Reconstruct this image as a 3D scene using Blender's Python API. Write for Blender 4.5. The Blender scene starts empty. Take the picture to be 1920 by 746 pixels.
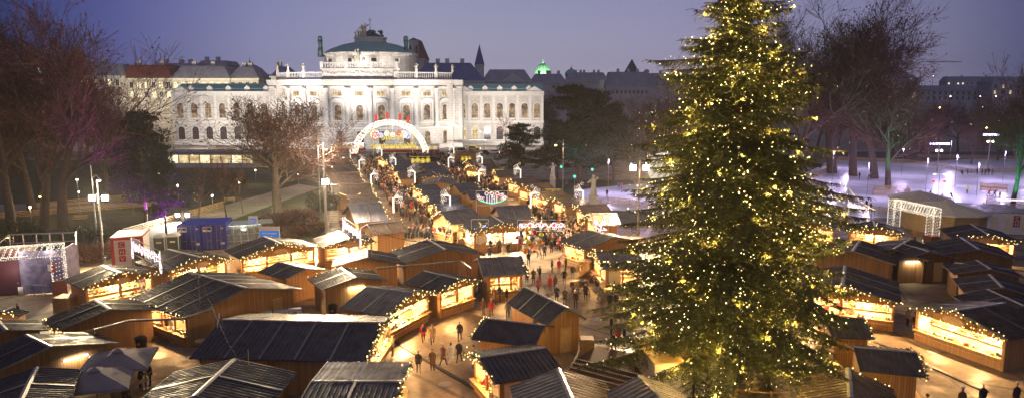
HAZE_D = 0.00018
import bpy, bmesh, math, random
from mathutils import Vector, Matrix, noise
R = math.radians
random.seed(11)
sc = bpy.context.scene
C = sc.collection
# ---------------------------------------------------------------- camera
F = 1350.0; CH = 20.0; PIT = R(8.6)
cp, sp_ = math.cos(PIT), math.sin(PIT)
def ray(px, py):
    x = (px - 960) / F; y = (373 - py) / F
    return Vector((x, cp + y * sp_, -sp_ + y * cp))
def at(px, py, z=0.0):
    d = ray(px, py); t = (z - CH) / d.z
    return Vector((d.x * t, d.y * t, z))
def atY(px, py, Y):
    d = ray(px, py); t = Y / d.y
    return Vector((d.x * t, Y, CH + d.z * t))
cam = bpy.data.cameras.new('camera'); co = bpy.data.objects.new('camera', cam); C.objects.link(co)
cam.sensor_width = 36; cam.lens = F * 36 / 1920
cam.clip_end = 6000; cam.clip_start = 0.5
co.location = (0, 0, CH); co.rotation_euler = (R(90) - PIT, 0, 0)
sc.camera = co
# ---------------------------------------------------------------- mesh builder
class MB:
    def __init__(s): s.v = []; s.f = []; s.m = []; s.M = None
    def add(s, p):
        p = Vector(p)
        if s.M is not None: p = s.M @ p
        s.v.append(p); return len(s.v) - 1
    def face(s, pts, m=0):
        s.f.append([s.add(p) for p in pts]); s.m.append(m)
    def idx(s, ids, m=0): s.f.append(list(ids)); s.m.append(m)
    def box(s, x0, x1, y0, y1, z0, z1, m=0):
        a = [s.add((x, y, z)) for z in (z0, z1) for y in (y0, y1) for x in (x0, x1)]
        for q in ((0,2,3,1),(4,5,7,6),(0,1,5,4),(2,6,7,3),(0,4,6,2),(1,3,7,5)): s.idx([a[i] for i in q], m)
    def beam(s, p, q, w, h, m=0):
        p = Vector(p); q = Vector(q); d = (q - p)
        if d.length < 1e-6: return
        d.normalize()
        up = Vector((0,0,1)) if abs(d.z) < .95 else Vector((0,1,0))
        sd = d.cross(up).normalized(); u2 = sd.cross(d)
        a = []
        for c in (p, q):
            for i, j in ((-1,-1),(1,-1),(1,1),(-1,1)): a.append(s.add(c + sd * (w/2*i) + u2 * (h/2*j)))
        for qd in ((3,2,1,0),(4,5,6,7),(0,1,5,4),(1,2,6,5),(2,3,7,6),(3,0,4,7)): s.idx([a[i] for i in qd], m)
    def prism(s, poly, y0, y1, m=0):        # poly in (x,z), extruded along y
        n = len(poly)
        a = [s.add((x, y0, z)) for x, z in poly]; b = [s.add((x, y1, z)) for x, z in poly]
        s.idx(a, m); s.idx(b[::-1], m)
        for i in range(n): s.idx([a[i], b[i], b[(i+1)%n], a[(i+1)%n]], m)
    def slab(s, poly, z0, z1, m=0):         # poly in (x,y)
        n = len(poly)
        a = [s.add((x, y, z0)) for x, y in poly]; b = [s.add((x, y, z1)) for x, y in poly]
        s.idx(a[::-1], m); s.idx(b, m)
        for i in range(n): s.idx([a[i], a[(i+1)%n], b[(i+1)%n], b[i]], m)
    def tube(s, pts, rs, n=6, m=0, cap=True):
        pts = [Vector(p) for p in pts]
        if not hasattr(rs, '__len__'): rs = [rs] * len(pts)
        rings = []
        for i, p in enumerate(pts):
            d = (pts[min(i+1, len(pts)-1)] - pts[max(i-1, 0)])
            if d.length < 1e-9: d = Vector((0,0,1))
            d.normalize()
            up = Vector((0,0,1)) if abs(d.z) < .9 else Vector((1,0,0))
            a = d.cross(up).normalized(); b = d.cross(a)
            rings.append([s.add(p + (a*math.cos(t) + b*math.sin(t)) * rs[i]) for t in [2*math.pi*k/n for k in range(n)]])
        for i in range(len(rings)-1):
            for k in range(n): s.idx([rings[i][k], rings[i][(k+1)%n], rings[i+1][(k+1)%n], rings[i+1][k]], m)
        if cap and n > 2: s.idx(rings[0][::-1], m); s.idx(rings[-1], m)
    def lathe(s, cx, cy, prof, n=12, m=0, a0=0, a1=2*math.pi):
        full = abs(a1 - a0 - 2*math.pi) < 1e-6
        k = n if full else n + 1
        rings = [[s.add((cx + r*math.cos(a0+(a1-a0)*i/n), cy + r*math.sin(a0+(a1-a0)*i/n), z)) for i in range(k)] for r, z in prof]
        for a, b in zip(rings, rings[1:]):
            for i in range(n): s.idx([a[i], a[(i+1)%k], b[(i+1)%k], b[i]], m)
        if full and prof[-1][0] > 1e-3: s.idx(rings[-1], m)
        if full and prof[0][0] > 1e-3: s.idx(rings[0][::-1], m)
    def ball(s, c, r, m=0, n=8, k=5, sz=1.0):
        c = Vector(c)
        prof = [(r*math.sin(math.pi*i/k), c.z - sz*r*math.cos(math.pi*i/k)) for i in range(k+1)]
        prof[0] = (1e-4, prof[0][1]); prof[-1] = (1e-4, prof[-1][1])
        s.lathe(c.x, c.y, prof, n, m)
    def octa(s, c, r, m=0):
        c = Vector(c)
        a = [s.add(c + Vector(d)*r) for d in ((1,0,0),(0,1,0),(-1,0,0),(0,-1,0),(0,0,1),(0,0,-1))]
        for i in range(4): s.idx([a[i], a[(i+1)%4], a[4]], m); s.idx([a[(i+1)%4], a[i], a[5]], m)
    def mesh(s, name, mats, smooth=False):
        me = bpy.data.meshes.new(name)
        me.from_pydata(s.v, [], s.f)
        for mt in mats: me.materials.append(mt)
        if len(mats) > 1: me.polygons.foreach_set('material_index', s.m)
        if smooth: me.polygons.foreach_set('use_smooth', [True]*len(s.f))
        me.update()
        return me
    def build(s, name, mats, parent=None, smooth=False, fix=False):
        if not isinstance(mats, (list, tuple)): mats = [mats]
        me = s.mesh(name, mats, smooth)
        if fix:
            bm = bmesh.new(); bm.from_mesh(me); bmesh.ops.recalc_face_normals(bm, faces=bm.faces); bm.to_mesh(me); bm.free()
        return link(name, me, parent)
def link(name, me, parent=None):
    o = bpy.data.objects.new(name, me); C.objects.link(o)
    if parent is not None: o.parent = parent
    return o
def tag(o, label=None, cat=None, group=None, kind=None):
    if label: o['label'] = label
    if cat: o['category'] = cat
    if group: o['group'] = group
    if kind: o['kind'] = kind
    return o
def thing(name, label, cat, loc=(0,0,0), rz=0, group=None, kind=None):
    o = bpy.data.objects.new(name, None); C.objects.link(o)
    o.location = loc; o.rotation_euler = (0,0,rz); o.empty_display_size = .3
    return tag(o, label, cat, group, kind)
KIDS = {}
def copy_tree(o, parent=None, loc=None, rz=None, label=None, group=None, scale=None):
    c = o.copy(); C.objects.link(c)
    if parent is not None: c.parent = parent
    if loc is not None: c.location = loc
    if rz is not None: c.rotation_euler = (0,0,rz)
    if scale is not None: c.scale = scale if hasattr(scale, '__len__') else (scale,)*3
    if label: c['label'] = label
    if group: c['group'] = group
    for ch in list(o.children): copy_tree(ch, c)
    return c
# ---------------------------------------------------------------- materials
def newmat(name):
    m = bpy.data.materials.new(name); m.use_nodes = True
    nt = m.node_tree; return m, nt, nt.nodes['Principled BSDF']
def rgba(c): return (c[0], c[1], c[2], 1)
def mat(name, col, col2=None, scale=3.0, rough=.7, metal=0, bump=0, bscale=None, trans=0, detail=4, coord='Object', spec=None):
    m, nt, b = newmat(name); N = nt.nodes; L = nt.links
    b.inputs['Roughness'].default_value = rough; b.inputs['Metallic'].default_value = metal
    if spec is not None: b.inputs['Specular IOR Level'].default_value = spec
    if trans: b.inputs['Transmission Weight'].default_value = trans
    if col2 is None: col2 = tuple(c*.72 for c in col)
    tc = N.new('ShaderNodeTexCoord'); ns = N.new('ShaderNodeTexNoise'); ns.inputs['Scale'].default_value = scale; ns.inputs['Detail'].default_value = detail
    L.new(tc.outputs[coord], ns.inputs['Vector'])
    cr = N.new('ShaderNodeValToRGB'); cr.color_ramp.elements[0].position = .3; cr.color_ramp.elements[1].position = .7
    cr.color_ramp.elements[0].color = rgba(col2); cr.color_ramp.elements[1].color = rgba(col)
    L.new(ns.outputs['Fac'], cr.inputs['Fac']); L.new(cr.outputs['Color'], b.inputs['Base Color'])
    if bump:
        n2 = N.new('ShaderNodeTexNoise'); n2.inputs['Scale'].default_value = bscale or scale*4; n2.inputs['Detail'].default_value = 5
        L.new(tc.outputs[coord], n2.inputs['Vector'])
        bp = N.new('ShaderNodeBump'); bp.inputs['Strength'].default_value = bump; bp.inputs['Distance'].default_value = .05
        L.new(n2.outputs['Fac'], bp.inputs['Height']); L.new(bp.outputs['Normal'], b.inputs['Normal'])
    return m
def emat(name, col, strength, sample=False):
    m, nt, b = newmat(name); nt.nodes.remove(b)
    e = nt.nodes.new('ShaderNodeEmission'); e.inputs['Color'].default_value = rgba(col); e.inputs['Strength'].default_value = strength
    nt.links.new(e.outputs[0], nt.nodes['Material Output'].inputs['Surface'])
    m.cycles.emission_sampling = 'AUTO' if sample else 'NONE'
    return m
def plankmat(name, col, col2, freq=6.0, horizontal=False, rough=.65):
    m, nt, b = newmat(name); N = nt.nodes; L = nt.links
    b.inputs['Roughness'].default_value = rough
    tc = N.new('ShaderNodeTexCoord'); sx = N.new('ShaderNodeSeparateXYZ'); L.new(tc.outputs['Object'], sx.inputs[0])
    def M(op, a, c=None):
        n = N.new('ShaderNodeMath'); n.operation = op
        if isinstance(a, (int, float)): n.inputs[0].default_value = a
        else: L.new(a, n.inputs[0])
        if c is not None:
            if isinstance(c, (int, float)): n.inputs[1].default_value = c
            else: L.new(c, n.inputs[1])
        return n.outputs[0]
    s = sx.outputs['Z'] if horizontal else M('ADD', sx.outputs['X'], sx.outputs['Y'])
    s = M('MULTIPLY', s, freq)
    fl = M('FLOOR', s); fr = M('FRACT', s)
    wn = N.new('ShaderNodeTexWhiteNoise'); wn.noise_dimensions = '1D'; L.new(fl, wn.inputs['W'])
    mx = N.new('ShaderNodeMix'); mx.data_type = 'RGBA'; mx.inputs[6].default_value = rgba(col2); mx.inputs[7].default_value = rgba(col)
    ns = N.new('ShaderNodeTexNoise'); ns.inputs['Scale'].default_value = 2.0; ns.inputs['Detail'].default_value = 5
    mp = N.new('ShaderNodeMapping'); mp.inputs['Scale'].default_value = (3,3,.5) if not horizontal else (.5,.5,5)
    L.new(tc.outputs['Object'], mp.inputs[0]); L.new(mp.outputs[0], ns.inputs['Vector'])
    f = M('ADD', M('MULTIPLY', wn.outputs['Value'], .6), M('MULTIPLY', ns.outputs['Fac'], .5))
    L.new(f, mx.inputs[0])
    g = M('LESS_THAN', fr, .1)
    m2 = N.new('ShaderNodeMix'); m2.data_type = 'RGBA'; L.new(g, m2.inputs[0]); L.new(mx.outputs[2], m2.inputs[6]); m2.inputs[7].default_value = rgba([c*.3 for c in col2])
    L.new(m2.outputs[2], b.inputs['Base Color'])
    return m
M_ = {}
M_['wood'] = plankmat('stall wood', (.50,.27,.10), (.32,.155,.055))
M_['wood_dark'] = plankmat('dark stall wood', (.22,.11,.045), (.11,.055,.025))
M_['wood_pale'] = mat('pale wood', (.55,.36,.17), (.42,.26,.11), 4, .6)
M_['ply'] = mat('plywood', (.55,.37,.16), (.45,.28,.11), 1.2, .6)
M_['roof'] = mat('roof metal', (.072,.062,.088), (.042,.036,.052), .9, .45, .2, bump=.15, bscale=8)
M_['roof2'] = mat('slate blue roof metal', (.15,.15,.18), (.10,.10,.125), .9, .4, .25)
M_['roof3'] = mat('brown roof metal', (.25,.18,.14), (.17,.12,.095), .9, .42, .2)
M_['roofg'] = mat('grey corrugated roof', (.34,.32,.32), (.22,.21,.21), .9, .4, .3)
M_['cap'] = mat('ridge cap metal', (.36,.34,.36), (.22,.2,.22), 2.5, .4, .5)
M_['strip'] = mat('joint strip metal', (.20,.19,.22), (.12,.11,.13), 2.5, .4, .5)
M_['white'] = mat('white paint', (.78,.76,.73), (.68,.66,.62), 2, .5)
M_['cream'] = mat('cream interior', (.80,.70,.52), (.7,.58,.4), 2, .6)
M_['garland'] = mat('garland green', (.10,.13,.035), (.05,.075,.02), 9, .8)
M_['bulb'] = emat('warm bulb', (1,.72,.28), 3.6)
M_['bulbw'] = emat('white bulb', (1,.88,.72), 1.9)
M_['bulbp'] = emat('pinkish white bulb', (1,.84,.88), 1.7)
M_['bulbg'] = emat('green bulb', (.12,.95,.6), 1.6)
M_['bulbb'] = emat('blue bulb', (.50,.58,1), 2)
M_['bulby'] = emat('yellow bulb', (1,.74,.08), 1.1)
M_['bulbr'] = emat('red bulb', (1,.09,.06), 1.0)
M_['tubelamp'] = emat('fluorescent tube', (1,.95,.72), 12)
M_['flood'] = emat('floodlight glass', (1,.97,.85), 60)
M_['sodium'] = emat('sodium lamp glass', (1,.62,.16), 22)
M_['lampw'] = emat('street lamp glass', (1,.86,.60), 14)
M_['metal'] = mat('grey metal', (.32,.31,.31), (.24,.23,.24), 5, .45, .6)
M_['black'] = mat('black plastic', (.02,.02,.022), (.012,.012,.014), 5, .5)
M_['asphalt'] = mat('asphalt', (.34,.255,.18), (.19,.14,.10), .12, .62, bump=.12, bscale=3, detail=9)
M_['road'] = mat('road asphalt', (.075,.07,.07), (.045,.042,.045), .2, .6)
M_['path'] = mat('gravel path', (.34,.29,.23), (.24,.20,.16), .5, .8)
M_['grass'] = mat('dark lawn', (.075,.075,.028), (.03,.032,.014), .35, .9, bump=.4, bscale=4)
M_['bark'] = mat('bark', (.15,.10,.075), (.08,.055,.042), 5, .9)
M_['twig'] = mat('twigs', (.18,.09,.065), (.10,.05,.04), 5, .9)
M_['deadleaf'] = mat('withered leaves', (.17,.075,.035), (.09,.045,.025), 5, .9)
M_['pine'] = mat('pine needles', (.030,.040,.020), (.012,.018,.010), 2, .85)
M_['spruce'] = mat('spruce needles', (.090,.105,.024), (.035,.045,.012), 1.2, .7)
M_['stone'] = mat('facade stone', (.62,.60,.57), (.52,.50,.47), .35, .8, bump=.2, bscale=1.5)
M_['stone2'] = mat('trim stone', (.68,.66,.62), (.58,.56,.52), 1, .8)
M_['stone3'] = mat('grey house plaster', (.60,.57,.57), (.48,.46,.46), .3, .85)
M_['copper'] = mat('green copper', (.28,.52,.50), (.21,.43,.41), .4, .6)
M_['copperd'] = mat('dark copper', (.06,.14,.14), (.03,.08,.08), .7, .6)
M_['slate'] = mat('blue slate', (.10,.14,.34), (.07,.10,.25), .5, .6)
M_['slateg'] = mat('grey slate', (.32,.32,.39), (.22,.22,.28), .4, .6)
M_['tile'] = mat('red roof tile', (.24,.07,.055), (.17,.05,.045), .6, .75)
M_['winlit'] = emat('lit window', (1,.78,.42), 1.0)
M_['winlit2'] = emat('bright office window', (1,.90,.55), 1.7)
M_['windim'] = emat('dim theatre window', (.62,.40,.20), .42)
M_['windark'] = mat('dark window glass', (.05,.045,.06), (.03,.03,.04), 1, .15)
M_['frame'] = mat('window frame wood', (.12,.075,.05), (.09,.05,.03), 3, .5)
M_['ice'] = mat('ice', (.86,.87,.90), (.55,.56,.64), .16, .3, bump=.25, bscale=.9, detail=12)
M_['blue'] = mat('blue container paint', (.03,.05,.38), (.02,.035,.28), 2, .4, .1)
M_['green'] = mat('dark green plastic', (.02,.05,.035), (.015,.035,.025), 2, .5)
M_['red'] = mat('red paint', (.45,.03,.025), (.35,.02,.02), 2, .5)
M_['fabric'] = mat('grey parasol canvas', (.26,.235,.25), (.19,.17,.185), 1, .9)
M_['glass'] = mat('shelter glass', (.55,.65,.6), (.5,.6,.55), 1, .1, trans=.7)
M_['statue'] = mat('pale statue stone', (.58,.52,.42), (.45,.40,.32), 2, .8)
M_['rubber'] = mat('tyre rubber', (.02,.02,.02), None, 3, .8)
M_['brick'] = mat('worn red base', (.32,.10,.08), (.22,.13,.10), 5, .8)
M_['graffiti'] = mat('painted printed panel', (.30,.26,.38), (.07,.07,.22), 1.6, .6, detail=8)
def asphalt():
    m, nt, b = newmat('asphalt'); N = nt.nodes; L = nt.links
    tc = N.new('ShaderNodeTexCoord')
    def ns(sc_, det, rough=.6):
        n = N.new('ShaderNodeTexNoise'); n.inputs['Scale'].default_value = sc_; n.inputs['Detail'].default_value = det; n.inputs['Roughness'].default_value = rough; L.new(tc.outputs['Object'], n.inputs['Vector']); return n
    def ramp(src, p0, c0, p1, c1):
        r = N.new('ShaderNodeValToRGB'); r.color_ramp.elements[0].position = p0; r.color_ramp.elements[0].color = rgba(c0); r.color_ramp.elements[1].position = p1; r.color_ramp.elements[1].color = rgba(c1); L.new(src, r.inputs['Fac']); return r
    a = ramp(ns(.16, 8, .62).outputs['Fac'], .36, (.15,.10,.062), .66, (.38,.29,.20))
    c = ramp(ns(1.6, 10, .7).outputs['Fac'], .35, (.62,.6,.58), .62, (1,1,1))
    v = N.new('ShaderNodeTexVoronoi'); v.feature = 'DISTANCE_TO_EDGE'; v.inputs['Scale'].default_value = .11; L.new(tc.outputs['Object'], v.inputs['Vector'])
    s = ramp(v.outputs['Distance'], .008, (.42,.4,.38), .018, (1,1,1))
    sp = ramp(ns(14, 3).outputs['Fac'], .62, (1,1,1), .72, (.55,.5,.45))
    prev = a.outputs['Color']
    for q in (c, s, sp):
        mx = N.new('ShaderNodeMix'); mx.data_type = 'RGBA'; mx.blend_type = 'MULTIPLY'; mx.inputs[0].default_value = 1; L.new(prev, mx.inputs[6]); L.new(q.outputs['Color'], mx.inputs[7]); prev = mx.outputs[2]
    L.new(prev, b.inputs['Base Color'])
    rr = ramp(ns(.35, 5).outputs['Fac'], .4, (.38,.38,.38), .6, (.75,.75,.75)); L.new(rr.outputs['Color'], b.inputs['Roughness'])
    bp = N.new('ShaderNodeBump'); bp.inputs['Strength'].default_value = .25; bp.inputs['Distance'].default_value = .04; L.new(ns(5, 6).outputs['Fac'], bp.inputs['Height']); L.new(bp.outputs['Normal'], b.inputs['Normal'])
    return m
M_['asphalt'] = asphalt()
def stonemat():
    m = mat('facade stone blocks', (.66,.64,.60), (.52,.49,.46), .30, .85, bump=.25, bscale=1.2); nt = m.node_tree; N = nt.nodes; L = nt.links; b = N['Principled BSDF']
    src = b.inputs['Base Color'].links[0].from_socket
    tc = [n for n in N if n.type == 'TEX_COORD'][0]; sx = N.new('ShaderNodeSeparateXYZ'); cb = N.new('ShaderNodeCombineXYZ'); L.new(tc.outputs['Object'], sx.inputs[0]); L.new(sx.outputs['X'], cb.inputs['X']); L.new(sx.outputs['Z'], cb.inputs['Y'])
    br = N.new('ShaderNodeTexBrick'); br.inputs['Scale'].default_value = 1; br.inputs['Brick Width'].default_value = 1.9; br.inputs['Row Height'].default_value = .85; br.inputs['Mortar Size'].default_value = .07
    br.inputs['Color1'].default_value = (1,1,1,1); br.inputs['Color2'].default_value = (.9,.89,.88,1); br.inputs['Mortar'].default_value = (.72,.70,.68,1); L.new(cb.outputs[0], br.inputs['Vector'])
    st = N.new('ShaderNodeTexNoise'); st.inputs['Scale'].default_value = .5; st.inputs['Detail'].default_value = 7; mp = N.new('ShaderNodeMapping'); mp.inputs['Scale'].default_value = (1.6,1,.22); L.new(tc.outputs['Object'], mp.inputs[0]); L.new(mp.outputs[0], st.inputs['Vector'])
    r = N.new('ShaderNodeValToRGB'); r.color_ramp.elements[0].position = .36; r.color_ramp.elements[0].color = (.83,.81,.79,1); r.color_ramp.elements[1].position = .56; L.new(st.outputs['Fac'], r.inputs['Fac']); c = src
    for q in (br.outputs['Color'], r.outputs['Color']):
        mx = N.new('ShaderNodeMix'); mx.data_type = 'RGBA'; mx.blend_type = 'MULTIPLY'; mx.inputs[0].default_value = 1; L.new(c, mx.inputs[6]); L.new(q, mx.inputs[7]); c = mx.outputs[2]
    L.new(c, b.inputs['Base Color']); return m
M_['stone'] = stonemat()
def windowmat(name, c0, c1, s_):
    m, nt, b = newmat(name); N = nt.nodes; L = nt.links; tc = N.new('ShaderNodeTexCoord'); n = N.new('ShaderNodeTexNoise'); n.inputs['Scale'].default_value = .8; n.inputs['Detail'].default_value = 3; L.new(tc.outputs['Object'], n.inputs['Vector'])
    r = N.new('ShaderNodeValToRGB'); r.color_ramp.elements[0].position = .38; r.color_ramp.elements[0].color = rgba(c0); r.color_ramp.elements[1].position = .62; r.color_ramp.elements[1].color = rgba(c1); L.new(n.outputs['Fac'], r.inputs['Fac'])
    b.inputs['Base Color'].default_value = (.03,.03,.03,1); b.inputs['Roughness'].default_value = .15; L.new(r.outputs['Color'], b.inputs['Emission Color']); b.inputs['Emission Strength'].default_value = s_; m.cycles.emission_sampling = 'NONE'; return m
M_['windim'] = windowmat('dim theatre window', (.10,.06,.035), (.75,.50,.26), .6)
M_['winlit'] = windowmat('lit window', (.5,.32,.14), (1,.78,.42), 1.0)
M_['winlit2'] = windowmat('bright office window', (.8,.62,.30), (1,.92,.62), 1.5)
def roofmat(name, a_, b_, sheen=.45):
    m, nt, b = newmat(name); N = nt.nodes; L = nt.links; tc = N.new('ShaderNodeTexCoord'); b.inputs['Metallic'].default_value = .2
    def tx(sc_, det, st=None):
        n = N.new('ShaderNodeTexNoise'); n.inputs['Scale'].default_value = sc_; n.inputs['Detail'].default_value = det; n.inputs['Roughness'].default_value = .65
        if st: mp = N.new('ShaderNodeMapping'); mp.inputs['Scale'].default_value = st; L.new(tc.outputs['Object'], mp.inputs[0]); L.new(mp.outputs[0], n.inputs['Vector'])
        else: L.new(tc.outputs['Object'], n.inputs['Vector'])
        return n.outputs['Fac']
    def rp(f, p0, c0, p1, c1):
        r = N.new('ShaderNodeValToRGB'); r.color_ramp.elements[0].position = p0; r.color_ramp.elements[0].color = rgba(c0); r.color_ramp.elements[1].position = p1; r.color_ramp.elements[1].color = rgba(c1); L.new(f, r.inputs['Fac']); return r.outputs['Color']
    c = rp(tx(.6, 7), .38, b_, .64, a_)
    for f in (rp(tx(1.0, 6, (.5,5,1)), .35, (.6,.6,.6), .6, (1,1,1)), rp(tx(7, 4), .62, (1,1,1), .74, (1.25,1.22,1.2))):
        mx = N.new('ShaderNodeMix'); mx.data_type = 'RGBA'; mx.blend_type = 'MULTIPLY'; mx.inputs[0].default_value = 1; mx.clamp_result = False; L.new(c, mx.inputs[6]); L.new(f, mx.inputs[7]); c = mx.outputs[2]
    L.new(c, b.inputs['Base Color']); L.new(rp(tx(1.4, 6), .35, (sheen-.15,)*3, .65, (sheen+.25,)*3), b.inputs['Roughness'])
    bp = N.new('ShaderNodeBump'); bp.inputs['Strength'].default_value = .2; bp.inputs['Distance'].default_value = .05; L.new(tx(2.5, 4), bp.inputs['Height']); L.new(bp.outputs['Normal'], b.inputs['Normal'])
    return m
M_['roof'] = roofmat('roof metal', (.072,.068,.104), (.044,.040,.062))
M_['roof2'] = roofmat('slate blue roof metal', (.15,.15,.19), (.09,.09,.12))
M_['roof3'] = roofmat('brown roof metal', (.26,.18,.13), (.15,.105,.08))
M_['roofg'] = roofmat('grey corrugated roof', (.34,.31,.29), (.19,.17,.165))
def col(name, c, rough=.75):
    k = 'c_' + name
    if k not in M_: M_[k] = mat(name, c, tuple(x*.7 for x in c), 6, rough)
    return M_[k]
# ---------------------------------------------------------------- world: dusk sky, lilac above the lit city, deep blue to the sides
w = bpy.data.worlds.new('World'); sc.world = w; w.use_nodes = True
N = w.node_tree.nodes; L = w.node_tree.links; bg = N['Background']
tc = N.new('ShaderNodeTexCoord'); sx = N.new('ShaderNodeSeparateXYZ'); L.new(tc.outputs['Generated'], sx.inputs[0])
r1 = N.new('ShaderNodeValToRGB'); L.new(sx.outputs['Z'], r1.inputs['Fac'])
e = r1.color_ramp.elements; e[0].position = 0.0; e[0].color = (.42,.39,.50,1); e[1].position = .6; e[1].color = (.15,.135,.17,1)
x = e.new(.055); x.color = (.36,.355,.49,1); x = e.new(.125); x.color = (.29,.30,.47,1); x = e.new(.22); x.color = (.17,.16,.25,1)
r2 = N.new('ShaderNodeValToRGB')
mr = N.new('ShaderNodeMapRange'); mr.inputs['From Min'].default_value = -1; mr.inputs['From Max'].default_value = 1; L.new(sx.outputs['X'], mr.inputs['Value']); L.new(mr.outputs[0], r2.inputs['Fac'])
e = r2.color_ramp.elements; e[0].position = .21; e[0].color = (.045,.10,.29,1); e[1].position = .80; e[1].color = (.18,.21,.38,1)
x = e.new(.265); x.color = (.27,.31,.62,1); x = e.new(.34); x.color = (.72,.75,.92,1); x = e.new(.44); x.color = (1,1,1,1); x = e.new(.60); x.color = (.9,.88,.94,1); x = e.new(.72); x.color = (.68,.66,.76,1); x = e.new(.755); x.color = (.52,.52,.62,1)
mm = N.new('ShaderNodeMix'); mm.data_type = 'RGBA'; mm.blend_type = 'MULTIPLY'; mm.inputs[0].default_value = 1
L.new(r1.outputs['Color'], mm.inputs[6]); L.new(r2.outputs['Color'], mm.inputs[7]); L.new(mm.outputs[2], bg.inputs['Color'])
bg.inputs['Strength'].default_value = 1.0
sc.view_settings.view_transform = 'Standard'; sc.view_settings.look = 'None'
sc.view_settings.exposure = 0; sc.view_settings.gamma = 1
sc.cycles.use_denoising = True
sc.cycles.sample_clamp_indirect = 4; sc.cycles.sample_clamp_direct = 0
sc.cycles.max_bounces = 5; sc.cycles.diffuse_bounces = 2; sc.cycles.glossy_bounces = 2; sc.cycles.transmission_bounces = 3; sc.cycles.volume_bounces = 0
sc.cycles.use_light_tree = True; sc.cycles.caustics_reflective = False; sc.cycles.caustics_refractive = False
# ---------------------------------------------------------------- lamps
NL = [0]
def lamp(kind, loc, energy, colr=(1,.72,.38), size=.1, aim=None, sx=None, sy=None, spot=90, blend=.5, parent=None):
    l = bpy.data.lights.new('lamp', kind); l.energy = energy; l.color = colr
    if kind == 'AREA':
        l.shape = 'RECTANGLE'; l.size = sx or size; l.size_y = sy or size
    elif kind == 'SUN': l.angle = size
    else: l.shadow_soft_size = size
    if kind == 'SPOT': l.spot_size = R(spot); l.spot_blend = blend
    o = bpy.data.objects.new('lamp', l); C.objects.link(o); o.location = loc
    if aim is not None:
        d = Vector(aim) - Vector(loc); o.rotation_euler = d.to_track_quat('-Z', 'Y').to_euler()
    if parent is not None:
        o.parent = parent
    NL[0] += 1
    return o
# ---------------------------------------------------------------- ground
def sheet(name, pts, z, m, kind='structure', label=None, cat=None):
    b = MB(); b.face([(p[0], p[1], z) for p in pts]); o = b.build(name, M_[m]); tag(o, label, cat, None, kind); 
    return o
sheet('ground', [(-3000,-200),(3000,-200),(3000,5000),(-3000,5000)], -.03, 'path')
sheet('square', [(-140,20),(140,20),(140,225),(-140,225)], 0, 'asphalt')
pl = lambda L_, z=0: [at(x, y, 0) for x, y in L_]
sheet('lawn', pl([(-300,470),(180,470),(330,425),(560,455),(610,450),(616,330),(560,300),(-300,300)]), .012, 'grass')
sheet('lawn', pl([(955,338),(1185,338),(1240,420),(1170,425),(1110,395)]), .012, 'grass')
sheet('road', [(-400,212),(400,212),(400,236),(-400,236)], .016, 'road')
sheet('pavement', [(-400,236.2),(400,236.2),(400,262),(-400,262)], .12, 'path')
k = MB(); k.box(-400,400,236,236.25,0,.13); k.build('kerb', M_['stone3'])['kind'] = 'structure'
mk = MB()
for i in range(-30, 31): mk.face([(i*6-1.5,223.9,.022),(i*6+1.5,223.9,.022),(i*6+1.5,224.05,.022),(i*6-1.5,224.05,.022)])
mk.build('road_marking', M_['white'])['kind'] = 'structure'
sheet('path', pl([(230,440),(560,345),(600,352),(330,450)]), .02, 'path')
sheet('path', pl([(-200,392),(300,372),(300,384),(-200,408)]), .02, 'path')
sheet('ice_rink', pl([(1085,392),(1240,398),(1900,415),(2400,420),(2400,300),(1820,298),(1700,306),(1560,300),(1500,330),(1180,346),(1085,356)]), .025, 'ice')
# ---------------------------------------------------------------- facade helpers
def arch_poly(cx, z0, z1, w, n=8):
    r = w/2; zs = z1 - r
    return [(cx-r, z0), (cx+r, z0)] + [(cx + r*math.cos(math.pi*i/n), zs + r*math.sin(math.pi*i/n)) for i in range(n+1)]
def ring(b, poly, t, y0, y1):                    # moulding round a polygon
    n = len(poly); cx = sum(p[0] for p in poly)/n; cz = sum(p[1] for p in poly)/n
    out = []
    for x_, z_ in poly:
        dx, dz = x_-cx, z_-cz; l = math.hypot(dx, dz); out.append((x_+dx/l*t, z_+dz/l*t))
    for i in range(n):
        j = (i+1) % n
        a, c, d, e_ = poly[i], poly[j], out[j], out[i]
        for yy in (y0,): b.face([(a[0],yy,a[1]),(c[0],yy,c[1]),(d[0],yy,d[1]),(e_[0],yy,e_[1])][::-1])
        b.face([(e_[0],y0,e_[1]),(d[0],y0,d[1]),(d[0],y1,d[1]),(e_[0],y1,e_[1])][::-1])
        b.face([(a[0],y0,a[1]),(a[0],y1,a[1]),(c[0],y1,c[1]),(c[0],y0,c[1])][::-1])
def window(rt, M, cx, z0, z1, w, arched=True, m='windim', bars=True, nm='window', fm='stone2'):
    poly = arch_poly(cx, z0, z1, w) if arched else [(cx-w/2,z0),(cx+w/2,z0),(cx+w/2,z1),(cx-w/2,z1)]
    b = MB(); b.M = M
    b.face([(x_, -.04, z_) for x_, z_ in poly])
    o = b.build(nm, M_[m], rt)
    f = MB(); f.M = M; ring(f, poly, .28, -.28, 0); f.box(cx-w/2-.45, cx+w/2+.45, -.5, 0, z0-.35, z0-.02)
    f.build('surround', M_[fm], o)
    if bars:
        g = MB(); g.M = M
        for xx in ((cx-.0,) if w < 1.6 else (cx-w/6, cx+w/6)): g.box(xx-.06, xx+.06, -.12, -.045, z0, z1-.25)
        h = z1-z0
        for t in (.33,.66): g.box(cx-w/2+.02, cx+w/2-.02, -.11, -.05, z0+h*t-.06, z0+h*t+.06)
        g.build('glazing_bars', M_['frame'], o)
    return o
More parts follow.
